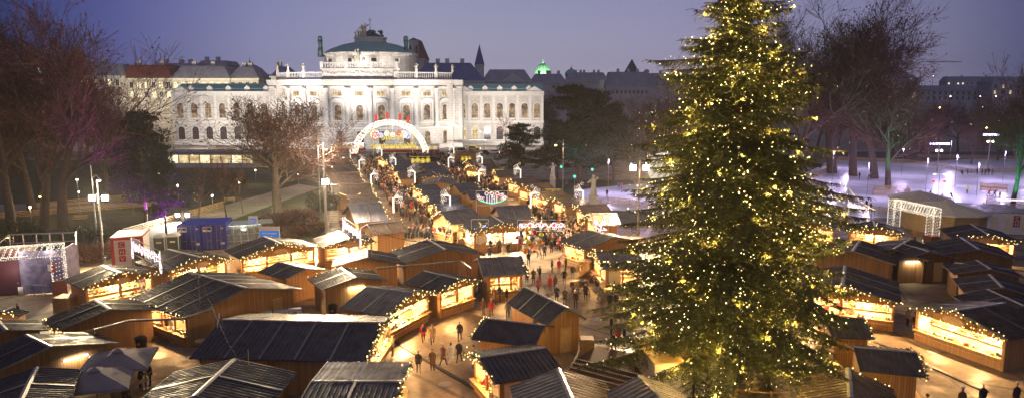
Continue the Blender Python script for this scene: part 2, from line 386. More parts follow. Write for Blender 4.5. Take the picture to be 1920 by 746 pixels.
def statue_mb(b, x, y, z, h, rnd):
    b.tube([(x,y,z),(x,y,z+h*.28),(x,y,z+h*.5),(x,y,z+h*.72),(x,y,z+h*.82)], [h*.17,h*.14,h*.11,h*.14,h*.06], 7)
    b.ball((x,y,z+h*.91), h*.085, 0, 6, 4)
    for s in (-1, 1): b.tube([(x+s*h*.13,y,z+h*.76),(x+s*h*rnd.uniform(.18,.3),y-.1,z+h*rnd.uniform(.5,.85)),(x+s*h*.15,y-h*.15,z+h*rnd.uniform(.45,1.0))], h*.045, 5)
rs = random.Random(4)
# ---------------------------------------------------------------- theatre
th = thing('theatre', 'floodlit white court theatre with curved front, arched windows and green domed roof', 'theatre', (0,0,0))
cx = -51.0; YC = 243.0; YW = 262.0
I4 = Matrix.Translation((cx, YC, 0))
# one facade strip in a local frame: x across, y into the building
def strip(M, w, bays, wid, dep=8, top=23.4, big=True, nm='wall'):
    b = MB(); b.M = M
    b.box(-w/2, w/2, 0, dep, 0, top, 0)
    c = MB(); c.M = M
    for z0, z1, o in ((6.9,7.6,.5),(8.9,9.3,.3),(20.6,21.2,.45),(21.6,22.2,.8),(22.2,23.0,1.25),(23.0,23.4,1.5),(0,1.4,.5)):
        c.box(-w/2-o*.3, w/2+o*.3, -o, .05, z0, z1)
    x_ = -w/2
    while x_ < w/2: c.box(x_, x_+.35, -1.05, -.4, 21.75, 22.18); x_ += .8
    wo = b.build(nm, M_['stone'], th); c.build('cornice', M_['stone2'], th)
    return wo
def columns(M, xs, r=.72, z0=7.6, z1=20.6, y=-.75):
    for x_ in xs:
        b = MB(); b.M = M
        b.box(x_-r*1.3, x_+r*1.3, y-r*1.3, y+r*1.3, z0, z0+.7)
        b.lathe(x_, y, [(r*1.1,z0+.7),(r,z0+1.2),(r*.97,z1-4),(r*.86,z1-1.4),(r*1.2,z1-.7),(r*1.35,z1-.35)], 12)
        b.box(x_-r*1.4, x_+r*1.4, y-r*1.4, y+r*1.4, z1-.35, z1-.003)
        b.build('column', M_['stone2'], th)
def bay(M, x_, door=False):
    window(th, M, x_, 9.9, 15.1, 2.3, True, 'windim')
    window(th, M, x_, 18.0, 19.6, 3.0, False, 'winlit', fm='stone2')
    b = MB(); b.M = M                                   # segmental pediment and side pilasters round the arched window
    b.prism([(x_-2.3,16.3),(x_+2.3,16.3),(x_+1.6,17.0),(x_,17.35),(x_-1.6,17.0)], -.6, .02)
    for s in (-1, 1): b.box(x_+s*2.0-.25, x_+s*2.0+.25, -.35, .02, 9.3, 16.3)
    b.box(x_-2.4, x_+2.4, -.45, .02, 15.9, 16.3)
    b.build('window_pediment', M_['stone2'], th)
    window(th, M, x_, 1.6, 6.2, 2.2, not door, 'windark' if door else 'windim', nm='door' if door else 'window')
# centre block with three bays
wC = 24.0
strip(I4, wC, 3, 7.4)
for x_ in (-7.3, 0, 7.3): bay(I4, x_, True)
columns(I4, (-11,-3.65,3.65,11))
fr = MB(); fr.M = I4
fr.box(-11.2, 11.2, -1.62, -1.5, 22.3, 22.9); fr.build('emissive_frieze', emat('frieze emission', (1,.86,.58), 1.5), th)  # bright frieze band put in as emission, not a lamp fitting
# curved quarter fronts: strips turned back
for s in (-1, 1):
    x0, y0, a = s*wC/2, 0.0, 0
    for k, ang in enumerate((16, 30, 44)):
        A_ = R(ang)*s; w_ = 7.2
        p0 = Vector((x0, y0, 0)); d = Vector((math.cos(A_), s*math.sin(A_), 0))*s if False else Vector((s*math.cos(R(ang)), math.sin(R(ang)), 0))
        p1 = p0 + d*w_; mid = (p0+p1)/2
        M = I4 @ Matrix.Translation(mid) @ Matrix.Rotation(s*R(ang), 4, 'Z')
        strip(M, w_+.3, 1, w_)
        bay(M, 0)
        columns(M, (s*w_/2 - s*.4,), .6)
        bl = MB(); bl.M = M
        for zz in (23.4, 25.6): bl.box(-w_/2, w_/2, -.2, .25, zz, zz+.3)
        for i in range(9): bl.lathe(-w_/2+.6+i*.75, 0, [(.12,23.7),(.2,24.3),(.1,25.0),(.15,25.6)], 5)
        bl.box(-w_/2-.4, -w_/2+.4, -.4, .4, 23.4, 26.1); bl.build('balustrade', M_['stone2'], th)
        st = MB(); st.M = M; statue_mb(st, s*w_/2, 0, 26.1, 2.7, rs); st.build('statue', M_['statue'], th, True)
        x0, y0 = p1.x, p1.y
    # flank block at the end of the curve
    xe, ye = x0, y0
    w_ = 3.2
    M = I4 @ Matrix.Translation((xe + s*w_/2, ye, 0)); strip(M, w_, 0, 0, 14)
# body behind and flat roofs
b = MB(); b.M = I4; b.box(-30.5, 30.5, 8.5, 46, 0, 23.3); b.build('wall', M_['stone'], th)
b = MB(); b.M = I4
b.box(-12.3, 12.3, 0.4, 10, 23.4, 26.9); b.box(-12.7, 12.7, 0.0, 10.4, 23.4, 24.1); b.box(-12.7, 12.7, 0.05, 10.4, 26.6, 27.1)
b.build('attic', M_['stone'], th)
b = MB(); b.M = I4
for i in range(30): b.lathe(-12+i*.83, .6, [(.13,27.3),(.22,27.7),(.12,28.3),(.16,28.7)], 5)
for xx in (-12.4,-4.2,4.2,12.4): b.box(xx-.45, xx+.45, .2, 1.0, 27.1, 29.3)
b.box(-12.4, 12.4, .35, .85, 28.7, 29.0); b.box(-12.4, 12.4, .35, .85, 27.1, 27.3); b.build('balustrade', M_['stone2'], th)
b = MB(); b.M = I4                                    # frieze relief: figures in low relief
for i in range(44): 
    xx = -11.3+i*.52; b.ball((xx, .25, 25.4+rs.uniform(-.3,.3)), rs.uniform(.2,.4), 0, 5, 4, 2.0)
b.build('relief', M_['stone2'], th, True)
st = MB(); st.M = I4; statue_mb(st, 0, -.0, 29.0, 4.6, rs); st.tube([(-1.5,0,29),(-1.9,0,30.7)], .5, 6); st.tube([(1.5,0,29),(1.9,0,30.7)], .5, 6); st.build('statue', M_['statue'], th, True)
# drum and roof of the auditorium
YD = 22
def oval(t, rx, ry, z): return (rx*math.cos(t), YD + ry*math.sin(t), z)
b = MB(); b.M = I4
n = 40
def oring(rx, ry, z, b): return [b.add(oval(2*math.pi*i/n, rx, ry, z)) for i in range(n)]
def loft(b, rs_):
    R_ = [oring(*q, b) for q in rs_]
    for p, q in zip(R_, R_[1:]):
        for i in range(n): b.idx([p[i], p[(i+1)%n], q[(i+1)%n], q[i]])
    b.idx(R_[-1])
loft(b, [(16.6,15.6,23),(16.6,15.6,31.9),(17.1,16.1,32.2),(17.1,16.1,32.8),(16.5,15.5,32.8)]); b.build('drum', M_['stone'], th)
b = MB(); b.M = I4; loft(b, [(16.9,15.9,32.8),(14,13,34.5),(9.8,9,36.0),(5.6,5.0,36.9)]); b.build('roof', M_['copper'], th)
b = MB(); b.M = I4; loft(b, [(5.7,5.1,36.7),(5.6,5.0,38.0),(5.9,5.3,38.1),(5.9,5.3,38.6)]); b.build('roof_ring', M_['stone2'], th)
b = MB(); b.M = I4; loft(b, [(3.9,3.5,38.6),(4.1,3.7,39.1),(2.2,2.0,40.1),(.4,.4,41.3)]); b.tube([(0,YD,41),(0,YD,45.8)], [.14,.05], 5); b.box(-.6,.6,YD-.06,YD+.06,44.6,44.8)
for i in range(26):
    b.ball((1.2+rs.random()*3.8, YD-3+rs.gauss(0,.5), 38.9+rs.random()*1.9), rs.uniform(.2,.45), 0, 5, 4)
b.build('lantern', M_['copperd'], th)
st = MB(); st.M = I4
for xx, hh in ((-3.4,2.8),(-2.2,4.4),(-1.1,4.9),(-4.4,2.2)): statue_mb(st, xx, YD-4, 38.5, hh, rs)
st.build('statue', M_['statue'], th, True)
for xx in (-16.6, 13.6):
    b = MB(); b.M = I4; b.tube([(xx,YD-6,31.5),(xx,YD-6,34),(xx+.1,YD-6,35.5),(xx,YD-6,37.3)], [1.1,.9,.7,.9], 8); b.ball((xx,YD-6,37.9), .9, 0, 8, 5); b.build('statue', M_['copperd'], th, True)
for xx in (-11.6,-3.9,3.9,10.9): window(th, I4 @ Matrix.Translation((0,YD-15.6 + 15.6*(1-math.sqrt(max(0,1-(xx/16.6)**2)))-.1,0)), xx, 29.5, 30.7, 2.0, False, 'windark', bars=False)
# wings
for s, wl_, nwin in ((1, 31.5, 7), (-1, 40.5, 8)):
    xa = cx + s*30.8; xb = xa + s*wl_; xm = (xa+xb)/2
    M = Matrix.Translation((xm, YW, 0))
    b = MB(); b.M = M; b.box(-wl_/2, wl_/2, 0, 16, 0, 19.3); b.build('wall', M_['stone'], th)
    c = MB(); c.M = M
    for z0, z1, o in ((0,1.6,.4),(8.3,9.0,.45),(17.9,18.5,.4),(18.5,19.2,.9),(19.2,19.5,1.1)): c.box(-wl_/2-.2, wl_/2+.2, -o, .05, z0, z1)
    for e_ in (-1, 1): c.prism([(e_*(wl_/2-3.2)-3.1,19.5),(e_*(wl_/2-3.2)+3.1,19.5),(e_*(wl_/2-3.2),21.3)], -.8, 1.0)
    for i in range(34): c.box(-wl_/2+.6+i*wl_/34-.1, -wl_/2+.6+i*wl_/34+.25, -.75, 0, 18.15, 18.5)
    c.build('cornice', M_['stone2'], th)
    b = MB(); b.M = M; b.face([(-wl_/2,.2,19.55),(wl_/2,.2,19.55),(wl_/2,8,22.3),(-wl_/2,8,22.3)]); b.box(-wl_/2, wl_/2, .3, .6, 19.5, 20.5); b.build('roof', M_['copper'], th)
    for i in range(5):
        b = MB(); b.M = M; q = -wl_/2 + wl_*(i+1)/6; b.box(q-.9, q+.9, -.1, .8, 19.52, 20.6); b.prism([(q-1.2,20.6),(q+1.2,20.6),(q,21.6)], -.2, .9); b.build('dormer', M_['stone2'], th)
    for i in range(nwin):
        q = -wl_/2 + wl_*(i+.5)/nwin
        window(th, M, q, 10.0, 15.3, 2.3, True, 'windim')
        window(th, M, q, 2.2, 6.9, 2.4, True, 'winlit' if (i in (0,1) and s > 0) else 'windark')
    for i in range(nwin+1):
        q = -wl_/2 + .4 + (wl_-.8)*i/nwin
        b = MB(); b.M = M; b.box(q-.45, q+.45, -.3, .05, 9.0, 17.9); b.build('pilaster', M_['stone2'], th)
# floodlights on the pavement throw light up the front
for x_, e_ in ((-105,2600),(-92,2600),(-78,2000),(-64,1500),(-50,1400),(-36,1500),(-22,2000),(-10,2400),(4,2200)):
    lamp('AREA', (x_, 229.5 if -70 < x_ < -30 else 238, 4.5), e_*(.85 if -82 < x_ < -20 else 2.3), (1,.90,.80) if abs(x_+50) > 18 else (1,.95,.93), sx=2, sy=1, aim=(x_, 252, 14))
for x_ in (-70,-51,-32): lamp('SPOT', (x_*1.1+5, 218, 9), 100000, (1,.9,.82), .5, aim=(x_, 255, 30), spot=50, blend=1)
for x_ in (-150,-132,-118,-104): lamp('POINT', (x_, 286, 16), 7000, (1,.86,.58), .5)
for dx_, z_ in ((-21,27),(21,27),(-9,28.6),(0,28.6),(9,28.6),(-15,27),(15,27)): lamp('POINT', (cx+dx_, 247.5 if abs(dx_) < 10 else 246.5, z_+1), 900, (1,.9,.8), .4)  # point lamps added at roof level to brighten the drum and copper dome
for x_ in (-120,-60,-5): lamp('POINT', (x_, 258, 30), 500, (1,.86,.75), .5)
# ---------------------------------------------------------------- other buildings
def building(label, x0, x1, yt, Y, dep=16, roofh=4, rows=2, cols=8, wallm='stone3', roofm='slateg', lit=.3, wz=None, name='town_house', roofin=3, wsz=(1.5,2.4), bays=None, chim=2, litm='winlit2', cat='building', step=3.9):
    a = atY(x0, yt, Y); b_ = atY(x1, yt, Y); w_ = b_.x-a.x; zt = a.z
    rt = thing(name, label, cat, ((a.x+b_.x)/2, Y, 0))
    b = MB(); b.box(-w_/2, w_/2, 0, dep, 0, zt); b.build('wall', M_[wallm], rt)
    c = MB(); c.box(-w_/2-.5, w_/2+.5, -.6, 0, zt-.6, zt); c.box(-w_/2-.3, w_/2+.3, -.35, 0, zt-5.2, zt-4.9); c.build('cornice', M_['stone2' if wallm != 'stone3' else 'stone3'], rt)
    r = MB(); i_ = roofin; z1 = zt+roofh
    A = [(-w_/2-.4,-.5,zt+.02),(w_/2+.4,-.5,zt+.02),(w_/2+.4,dep+.4,zt+.02),(-w_/2-.4,dep+.4,zt+.02)]; B = [(-w_/2+i_,i_,z1),(w_/2-i_,i_,z1),(w_/2-i_,dep-i_,z1),(-w_/2+i_,dep-i_,z1)]
    for k in range(4): r.face([A[k], A[(k+1)%4], B[(k+1)%4], B[k]])
    r.face(B); ro = r.build('roof', M_[roofm], rt)
    for k in range(chim):
        q = MB(); x_ = -w_/2+i_+ (w_-2*i_)*(k+.5)/chim + rs.uniform(-2,2); q.box(x_-.8, x_+.8, i_+1, i_+2.4, z1-.5, z1+1.8); q.build('chimney', M_['stone3'], ro)
    if rows:
        wm = None
        for j in range(rows):
            for i in range(cols):
                x_ = -w_/2 + w_*(i+.5)/cols; z_ = zt - 1.6 - wsz[1] - j*step
                l = rs.random() < lit
                b = MB(); b.face([(x_-wsz[0]/2,-.03,z_),(x_+wsz[0]/2,-.03,z_),(x_+wsz[0]/2,-.03,z_+wsz[1]),(x_-wsz[0]/2,-.03,z_+wsz[1])]); o = b.build('window', M_[litm if l else 'windark'], rt)
                f = MB(); ring(f, [(x_-wsz[0]/2,z_),(x_+wsz[0]/2,z_),(x_+wsz[0]/2,z_+wsz[1]),(x_-wsz[0]/2,z_+wsz[1])], .2, -.2, 0); f.box(x_-.04, x_+.04, -.1, -.04, z_, z_+wsz[1]); f.build('frame', M_['white'], o)
    return rt
building('pale apartment block with red tiled roof behind the left bare trees', 225, 322, 147, 300, roofh=5.5, rows=2, cols=7, roofm='tile', lit=.6, wallm='stone')
building('pale palace block with lit windows and grey roof left of the theatre', 322, 430, 147, 297, roofh=5.0, rows=2, cols=8, lit=.85, wallm='stone')
building('pale palace side wing with skylights next to the small domed turret', 430, 484, 147, 298, roofh=4.6, rows=2, cols=4, lit=.5, wallm='stone')
building('white rooftop penthouse above the palace block', 290, 372, 124, 330, rows=1, cols=5, roofh=1.2, lit=.3, wsz=(2,1.4), roofin=.5, chim=3)
building('pale rooftop block with dark ducts behind the palace', 372, 425, 122, 340, rows=1, cols=3, roofh=2, lit=.3, wsz=(1.6,1.4), roofin=1, chim=2)
building('dark old block glimpsed between the tall left trees', 20, 130, 120, 290, rows=4, cols=9, roofh=5, lit=.15)
building('old apartment block behind the left trees with a few lit windows', 130, 226, 142, 296, rows=3, cols=7, roofh=5, lit=.4)
building('bluish town house with dark mansard just left of the theatre', 508, 540, 143, 300, rows=1, cols=2, roofh=4, lit=0, roofm='slate')
building('low red roofed house between turret and theatre', 480, 512, 160, 330, rows=0, roofh=3, roofm='tile')
building('long house with deep blue mansard roof behind the theatre', 770, 908, 152, 300, rows=1, cols=12, roofh=7.5, lit=.1, roofm='slate', wsz=(1.1,1.2), chim=3, roofin=6)
building('long pale house with grey roof behind the right theatre wing', 905, 996, 152, 320, rows=1, cols=12, roofh=5, lit=.05, wallm='stone3', wsz=(1.1,2.2), chim=0)
g = thing('gabled_dormer', 'triangular gable on the grey roof right of the slender spire', 'gable', atY(962,153,318)); b = MB(); b.prism([(-6,-.5),(6,-.5),(0,3.4)], -.8, 6); b.build('wall', M_['stone3'], g)
building('dark rooftops below the green dome', 994, 1062, 155, 420, rows=0, roofh=5, roofm='slateg', chim=4, wallm='stone3')
building('row of pale roofs behind the pines, right of the green dome', 1062, 1140, 152, 520, rows=0, roofh=6, roofm='slateg', chim=5)
building('long museum-like block with dormers in its dark roof, left of the spruce', 1138, 1216, 164, 430, rows=1, cols=10, roofh=9, roofm='slateg', lit=0, chim=3, roofin=2)
building('dark flat block beside the spruce crown', 1214, 1300, 162, 450, rows=0, roofh=8, roofm='slateg', chim=2)
building('hazy block with dark hipped roof behind the rink trees', 1560, 1722, 148, 440, rows=3, cols=14, roofh=5, roofm='slateg', lit=.03, chim=2, roofin=6)
building('long low palace front far behind the dark wood at the right', 1725, 1900, 168, 560, rows=2, cols=16, roofh=3, roofm='slateg', lit=.08, chim=0)
building('pillared parliament-like front at the right edge, faintly lit', 1860, 1990, 155, 500, rows=2, cols=9, roofh=4, roofm='slateg', lit=.25, chim=0, litm='winlit')
building('distant roofscape with scattered lights on the horizon at right', 1775, 1880, 153, 900, rows=1, cols=12, roofh=6, roofm='slateg', lit=.5, chim=2, wsz=(2,2))
# turrets, spires, domes
def spire(label, px, y0, y1, y2, Y, w, bm='stone2', rm='copperd', name='church_spire', n=8, bulge=False, square=False):
    a = atY(px, y0, Y); z0 = 0; zb = atY(px, y1, Y).z; zt = atY(px, y2, Y).z
    rt = thing(name, label, 'tower', (a.x, Y, 0))
    b = MB(); b.lathe(0, 0, [(w,0),(w,zb),(w*1.15,zb),(w*1.15,zb+.5)], n); b.build('tower_wall', M_[bm], rt)
    r = MB()
    pr = [(w*1.1,zb+.5)] + ([(w*1.05,zb+(zt-zb)*.25),(w*.75,zb+(zt-zb)*.45),(w*.22,zb+(zt-zb)*.6),(.15,zb+(zt-zb)*.8)] if bulge else []) + [(.08,zt)]
    r.lathe(0, 0, pr, n); r.build('spire_roof', M_[rm], rt)
    if bulge or square:
        q = MB()
        for i in range(n): 
            t = 2*math.pi*(i+.5)/n; q.box(w*.96*math.cos(t)-.4, w*.96*math.cos(t)+.4, w*.96*math.sin(t)-.4, w*.96*math.sin(t)+.4, zb-6, zb-2)
        q.build('belfry_opening', M_['windark'], rt)
    return rt
spire('slender dark church spire rising behind the blue mansard roof', 899, 120, 123, 84, 420, 2.6, 'stone2', 'slate')
spire('small grey domed turret at the end of the palace block', 470, 143, 138, 108, 310, 4.5, 'stone3', 'slateg', 'roof_turret', 8, True)
spire('square belfry tower with low pyramid cap beside the theatre roof', 776, 100, 78, 71, 330, 2.2, 'stone3', 'copperd', 'bell_tower', 4, False, True)
rt = building('steep red church roof below the belfry tower', 768, 795, 110, 345, dep=20, rows=0, roofh=9, roofm='tile', roofin=2.9, chim=0, name='church_nave', cat='church')
spire('small green baroque steeple right of the green dome', 1071, 150, 142, 121, 560, 4.5, 'copperd', 'copper', 'church_steeple', 8, True)
spire('distant pale gothic spire on the skyline left of the spruce', 1184, 150, 138, 111, 620, 6, 'stone3', 'copperd', 'cathedral_spire', 8)
spire('short chimney-like turret right of the gothic spire', 1212, 150, 134, 130, 470, 1.6, 'stone3', 'slateg', 'roof_turret', 8)
# green dome
c_ = atY(1018, 145, 480)
rt = thing('dome', 'floodlit green copper dome with lantern on the skyline', 'dome', (c_.x, 480, 0))
Rd = 15*480/1350*1.02; z0 = c_.z
b = MB(); b.lathe(0, 0, [(Rd*.98,0),(Rd*.98,z0-2),(Rd*1.08,z0-2),(Rd*1.08,z0)], 24); b.build('drum', M_['stone3'], rt)
b = MB(); b.lathe(0, 0, [(Rd*math.cos(t*math.pi/20), z0 + 1.6*Rd*math.sin(t*math.pi/20)) for t in range(11)], 24)
for i in range(16):
    t = 2*math.pi*i/16
    b.tube([(Rd*1.01*math.cos(t)*math.cos(k*math.pi/20), Rd*1.01*math.sin(t)*math.cos(k*math.pi/20), z0 + 1.61*Rd*math.sin(k*math.pi/20)) for k in range(10)], .16, 4, cap=False)
b.build('dome_shell', mat('pale green dome copper', (.22,.50,.33), (.15,.38,.26), .3, .5), rt)
b = MB(); b.lathe(0, 0, [(1,z0+1.58*Rd),(1,z0+1.75*Rd),(.5,z0+1.9*Rd),(.05,z0+2.2*Rd)], 8); b.build('lantern', M_['copper'], rt)
for dx in (-9, 9): lamp('SPOT', (c_.x+dx, 462, z0-3), 42000, (.9,1,.62), .5, aim=(c_.x, 480, z0+5), spot=80)
# masts and cranes on the skyline
for px, y0, y1, Y, lb in [(252,150,85,320,'thin radio mast above the red tiled roof'), (300,110,98,335,'short antenna on the penthouse'), (1752,165,112,900,'construction crane far on the horizon')]:
    a = atY(px, y1, Y); b = MB(); b.tube([(0,0,0),(0,0,a.z)], [.25,.12], 5)
    if 'crane' in lb: b.beam((-14,0,a.z-3),(34,0,a.z-3), .8, .8); b.beam((0,0,a.z),(30,0,a.z-3), .25, .25)
    o = b.build('radio_mast' if Y < 500 else 'crane', M_['metal']); o.location = (a.x, Y, 0); tag(o, lb, 'mast' if Y < 500 else 'crane')
# low lit restaurant pavilion behind the left trees
pv = thing('pavilion', 'long low glass pavilion with lit windows before the left theatre wing', 'pavilion', atY(395, 320, 186) * 1)
pv.location.z = 0
b = MB(); b.box(-11, 11, 0, 7, 0, 1.2); b.box(-11, 11, 0.3, 7, 3.3, 3.8); b.box(-11,11,6,7,1.2,3.3); b.build('wall', M_['stone3'], pv)
b = MB(); b.box(-11.6, 11.6, -.6, 7.5, 3.8, 4.15); b.build('roof', M_['slateg'], pv)
for i in range(8):
    b = MB(); x_ = -11+2.75*i; b.face([(x_+.1,.3,1.22),(x_+2.6,.3,1.22),(x_+2.6,.3,3.28),(x_+.1,.3,3.28)]); b.build('window', M_['winlit'] if i % 3 else M_['winlit2'], pv)
    b = MB(); b.box(x_-.08, x_+.08, .2, .42, 1.2, 3.3); b.build('post', M_['metal'], pv)
# ---------------------------------------------------------------- market stalls
WAREC = [(.7,.08,.05),(.75,.55,.12),(.8,.75,.65),(.12,.3,.12),(.55,.25,.1),(.85,.8,.75),(.15,.2,.5),(.6,.4,.2)]
WM = [col('ware%d' % i, c, .5) for i, c in enumerate(WAREC)]
def tuft(mb, p, r, rnd, m=0, n=5):
    for _ in range(n):
        d = Vector((rnd.gauss(0,1), rnd.gauss(0,1), rnd.gauss(0,1))).normalized()
        e = d.cross(Vector((rnd.random(), rnd.random(), rnd.random()))).normalized()
        q = Vector(p) + d*r*.3
        mb.face([q - e*r*.28, q + d*r, q + e*r*.28], m)
def garland(mb, bl, pts, rnd, dens=7, r=.17, br=.055, spread=.16):
    for a, b in zip(pts, pts[1:]):
        a = Vector(a); b = Vector(b); n = max(2, int((b-a).length*dens))
        for i in range(n):
            p = a.lerp(b, (i+rnd.random())/n) + Vector((rnd.gauss(0,.05), rnd.gauss(0,.05), rnd.gauss(0,.06)))
            tuft(mb, p, r*rnd.uniform(.7,1.3), rnd)
            if rnd.random() < .75:
                bl.octa(p + Vector((rnd.gauss(0,spread*.6), rnd.gauss(0,spread*.6), rnd.gauss(0,spread))), br)
def hut(label, NL_, NR_, FAR=None, RP=None, d=None, ze=2.6, rise=None, axis='d', side='l', front='n', gar=None,
        roof='roof', wood='wood', E=420, group='wooden market stalls', sign=None, tube=None, door=None, strips=2, lamps=None,
        name='market_stall', detail=1, br=.055, far_label=None, rib=.32, lcol=(1,.55,.20), zs=2.25, posts=0, cat='stall', goods=True, warm=None, roofB=None):
    A = at(NL_[0], NL_[1], ze); B = at(NR_[0], NR_[1], ze)
    u = (B - A); u.z = 0; wd = u.length; u.normalize(); v = Vector((-u.y, u.x, 0))
    if FAR is not None:
        Cc = at(FAR[0], FAR[1], ze); base = A if side == 'l' else B
        dd = (Cc - base).dot(v)
    else: dd = d
    if axis == 'w' and RP is not None:
        if dd is None:
            # solve with slope .3 : z = ze + .3*h where h along v from near eave
            rr = ray(*RP); best = None
            for k in range(5, 90):
                h = k*.1; z = ze + .24*h; P = at(RP[0], RP[1], z); e_ = abs((P-A).dot(v) - h)
                if best is None or e_ < best[0]: best = (e_, h)
            dd = 2*best[1]; rise = .24*best[1]
        elif rise is None:
            best = None
            for k in range(3, 32):
                r_ = k*.08; P = at(RP[0], RP[1], ze + r_); e_ = abs((P-A).dot(v) - dd/2)
                if best is None or e_ < best[0]: best = (e_, r_)
            rise = best[1]
    ctr = (A + B)/2 + v*(dd/2); ctr.z = 0
    ang = math.atan2(u.y, u.x)
    S, D = wd, dd; mp = {'n':'n','f':'f','l':'l','r':'r'}
    if axis == 'w':
        ang += math.pi/2; S, D = dd, wd; mp = {'n':'l','l':'f','r':'n','f':'r'}
    if rise is None: rise = .115*S
    front = [mp[c] for c in front]; gar = front if gar is None else [mp[c] for c in gar]
    rnd = random.Random(hash(label) % 99991 if False else sum(ord(c)*(i+1) for i, c in enumerate(label)))
    rt = thing(name, label, cat, ctr, ang, group)
    hx, hy = S/2, D/2; zr = ze + rise; sl = rise/hx
    # ---- roof
    rf = MB()
    th = .07
    for sg in (-1, 1):
        mi = 0 if (roofB is None or sg == (1 if axis == 'd' else -1)) else 1
        a = (sg*hx, -hy, ze); b_ = (sg*hx, hy, ze); c = (0, hy, zr); e_ = (0, -hy, zr)
        dn = lambda p: (p[0], p[1], p[2]-th)
        q = [a, b_, c, e_] if sg > 0 else [b_, a, e_, c]
        rf.face(q, mi); rf.face([dn(p) for p in q][::-1], 2)
        rf.face([a, b_, dn(b_), dn(a)], mi); rf.face([b_, c, dn(c), dn(b_)], mi); rf.face([e_, a, dn(a), dn(e_)], mi)
        nr = max(3, int(D/rib))
        for i in range(nr+1):
            y = -hy + .02 + (D-.04)*i/nr
            rf.beam((sg*(hx+.01), y, ze+.025), (sg*.04, y, zr+.015), .055, .05, mi)
    ro = rf.build('roof', [M_[roof], M_[roofB or roof], M_['wood_dark']], rt)
    cb = MB()
    cb.face([(-.16,-hy-.03,zr+.03), (0,-hy-.03,zr+.075), (0,hy+.03,zr+.075), (-.16,hy+.03,zr+.03)][::-1])
    cb.face([(.16,-hy-.03,zr+.03), (.16,hy+.03,zr+.03), (0,hy+.03,zr+.075), (0,-hy-.03,zr+.075)][::-1])
    cb.face([(-.16,-hy-.03,zr+.03), (.16,-hy-.03,zr+.03), (0,-hy-.03,zr+.075)])
    cb.build('ridge_cap', M_['cap'], ro)
    if strips:
        st = MB(); ns = max(1, int(D/2.6)) if strips == 2 else strips
        for i in range(1, ns+1):
            y = -hy + D*i/(ns+1) + .05
            for sg in (-1, 1): st.beam((sg*hx, y, ze+.06), (sg*.1, y, zr+.055), .16, .03)
        for sg in (-1, 1):
            for yy in (-hy, hy): st.beam((sg*(hx), yy, ze-.01), (0, yy, zr-.01), .05, .13)
        st.build('joint_strip', M_['strip'], ro)
    # ---- walls
    ox = min(.45, S*.09); oy = min(.5, D*.11)
    wx, wy = hx-ox, hy-oy; zw = lambda x_: ze - th - .01 + sl*(hx-abs(x_))
    wl = MB(); t = .09; zc = .95
    def gable(y0, y1, open_):
        if open_:
            wl.box(-wx, wx, y0, y1, .02, zc); pw = .22
            for px in [-wx+pw/2, wx-pw/2] + [(-wx + 2*wx*k/(posts+1)) for k in range(1, posts+1)]:
                wl.box(px-pw/2, px+pw/2, y0-.003, y1+.003, zc, zs)
            wl.prism([(-wx,zs),(wx,zs),(wx,zw(wx)),(0,zw(0)),(-wx,zw(wx))], y0, y1)
        else:
            wl.prism([(-wx,.02),(wx,.02),(wx,zw(wx)),(0,zw(0)),(-wx,zw(wx))], y0, y1)
    def eave(x0, x1, open_):
        zt = zw(wx); pw = .2
        if open_:
            wl.box(x0, x1, -wy+t, wy-t, .02, zc); wl.box(x0, x1, -wy+t, wy-t, min(zs, zt-.15), zt)
            for py in [-wy+t+pw/2, wy-t-pw/2] + [(-wy + 2*wy*k/(posts+1)) for k in range(1, posts+1)]:
                wl.box(x0-.003, x1+.003, py-pw/2, py+pw/2, zc, min(zs, zt-.15))
        else: wl.box(x0, x1, -wy+t, wy-t, .02, zt)
    gable(-wy, -wy+t, 'n' in front); gable(wy-t, wy, 'f' in front)
    eave(-wx, -wx+t, 'l' in front); eave(wx-t, wx, 'r' in front)
    wl.build('wall', M_[wood], rt)
    if door:
        dr = MB(); s_ = mp[door[0]]; off = door[1]
        if s_ in 'nf':
            y = -wy if s_ == 'n' else wy; k = -1 if s_ == 'n' else 1
            dr.box(off-.5, off+.5, min(y, y+k*.05), max(y, y+k*.05), .05, 2.1)
        else:
            x_ = -wx if s_ == 'l' else wx; k = -1 if s_ == 'l' else 1
            dr.box(min(x_, x_+k*.05), max(x_, x_+k*.05), off-.5, off+.5, .05, 2.1)
        do = dr.build('door', M_['wood_pale'], rt)
    # ---- fronts: counter, inside lining, goods, lamp
    if front:
        cn = MB(); ln = MB(); wr = MB(); lm = MB()
        for s_ in front:
            L_, dep = (2*wx, 2*wy) if s_ in 'nf' else (2*wy, 2*wx)
            rot = {'n':0, 'f':math.pi, 'r':math.pi/2, 'l':-math.pi/2}[s_]
            off = wy if s_ in 'nf' else wx
            T = Matrix.Rotation(rot, 4, 'Z') @ Matrix.Translation((0, -off, 0))
            for q in (cn, ln, wr, lm): q.M = T
            h = L_/2
            cn.box(-h+.05, h-.05, -.38, .25, zc+.003, zc+.05)
            cn.box(-h+.15, h-.15, -.33, -.28, .62, .67)
            bk = min(1.7, dep*.45)
            ln.face([(-h+.12, bk, .2), (h-.12, bk, .2), (h-.12, bk, zs+.2), (-h+.12, bk, zs+.2)])
            ln.face([(-h+.12, .12, zs+.2), (-h+.12, bk, zs+.2), (h-.12, bk, zs+.2), (h-.12, .12, zs+.2)])
            ln.face([(-h+.11, .12, .2), (-h+.11, bk, .2), (-h+.11, bk, zs+.2), (-h+.11, .12, zs+.2)])
            ln.face([(h-.11, .12, .2), (h-.11, bk, .2), (h-.11, bk, zs+.2), (h-.11, .12, zs+.2)])
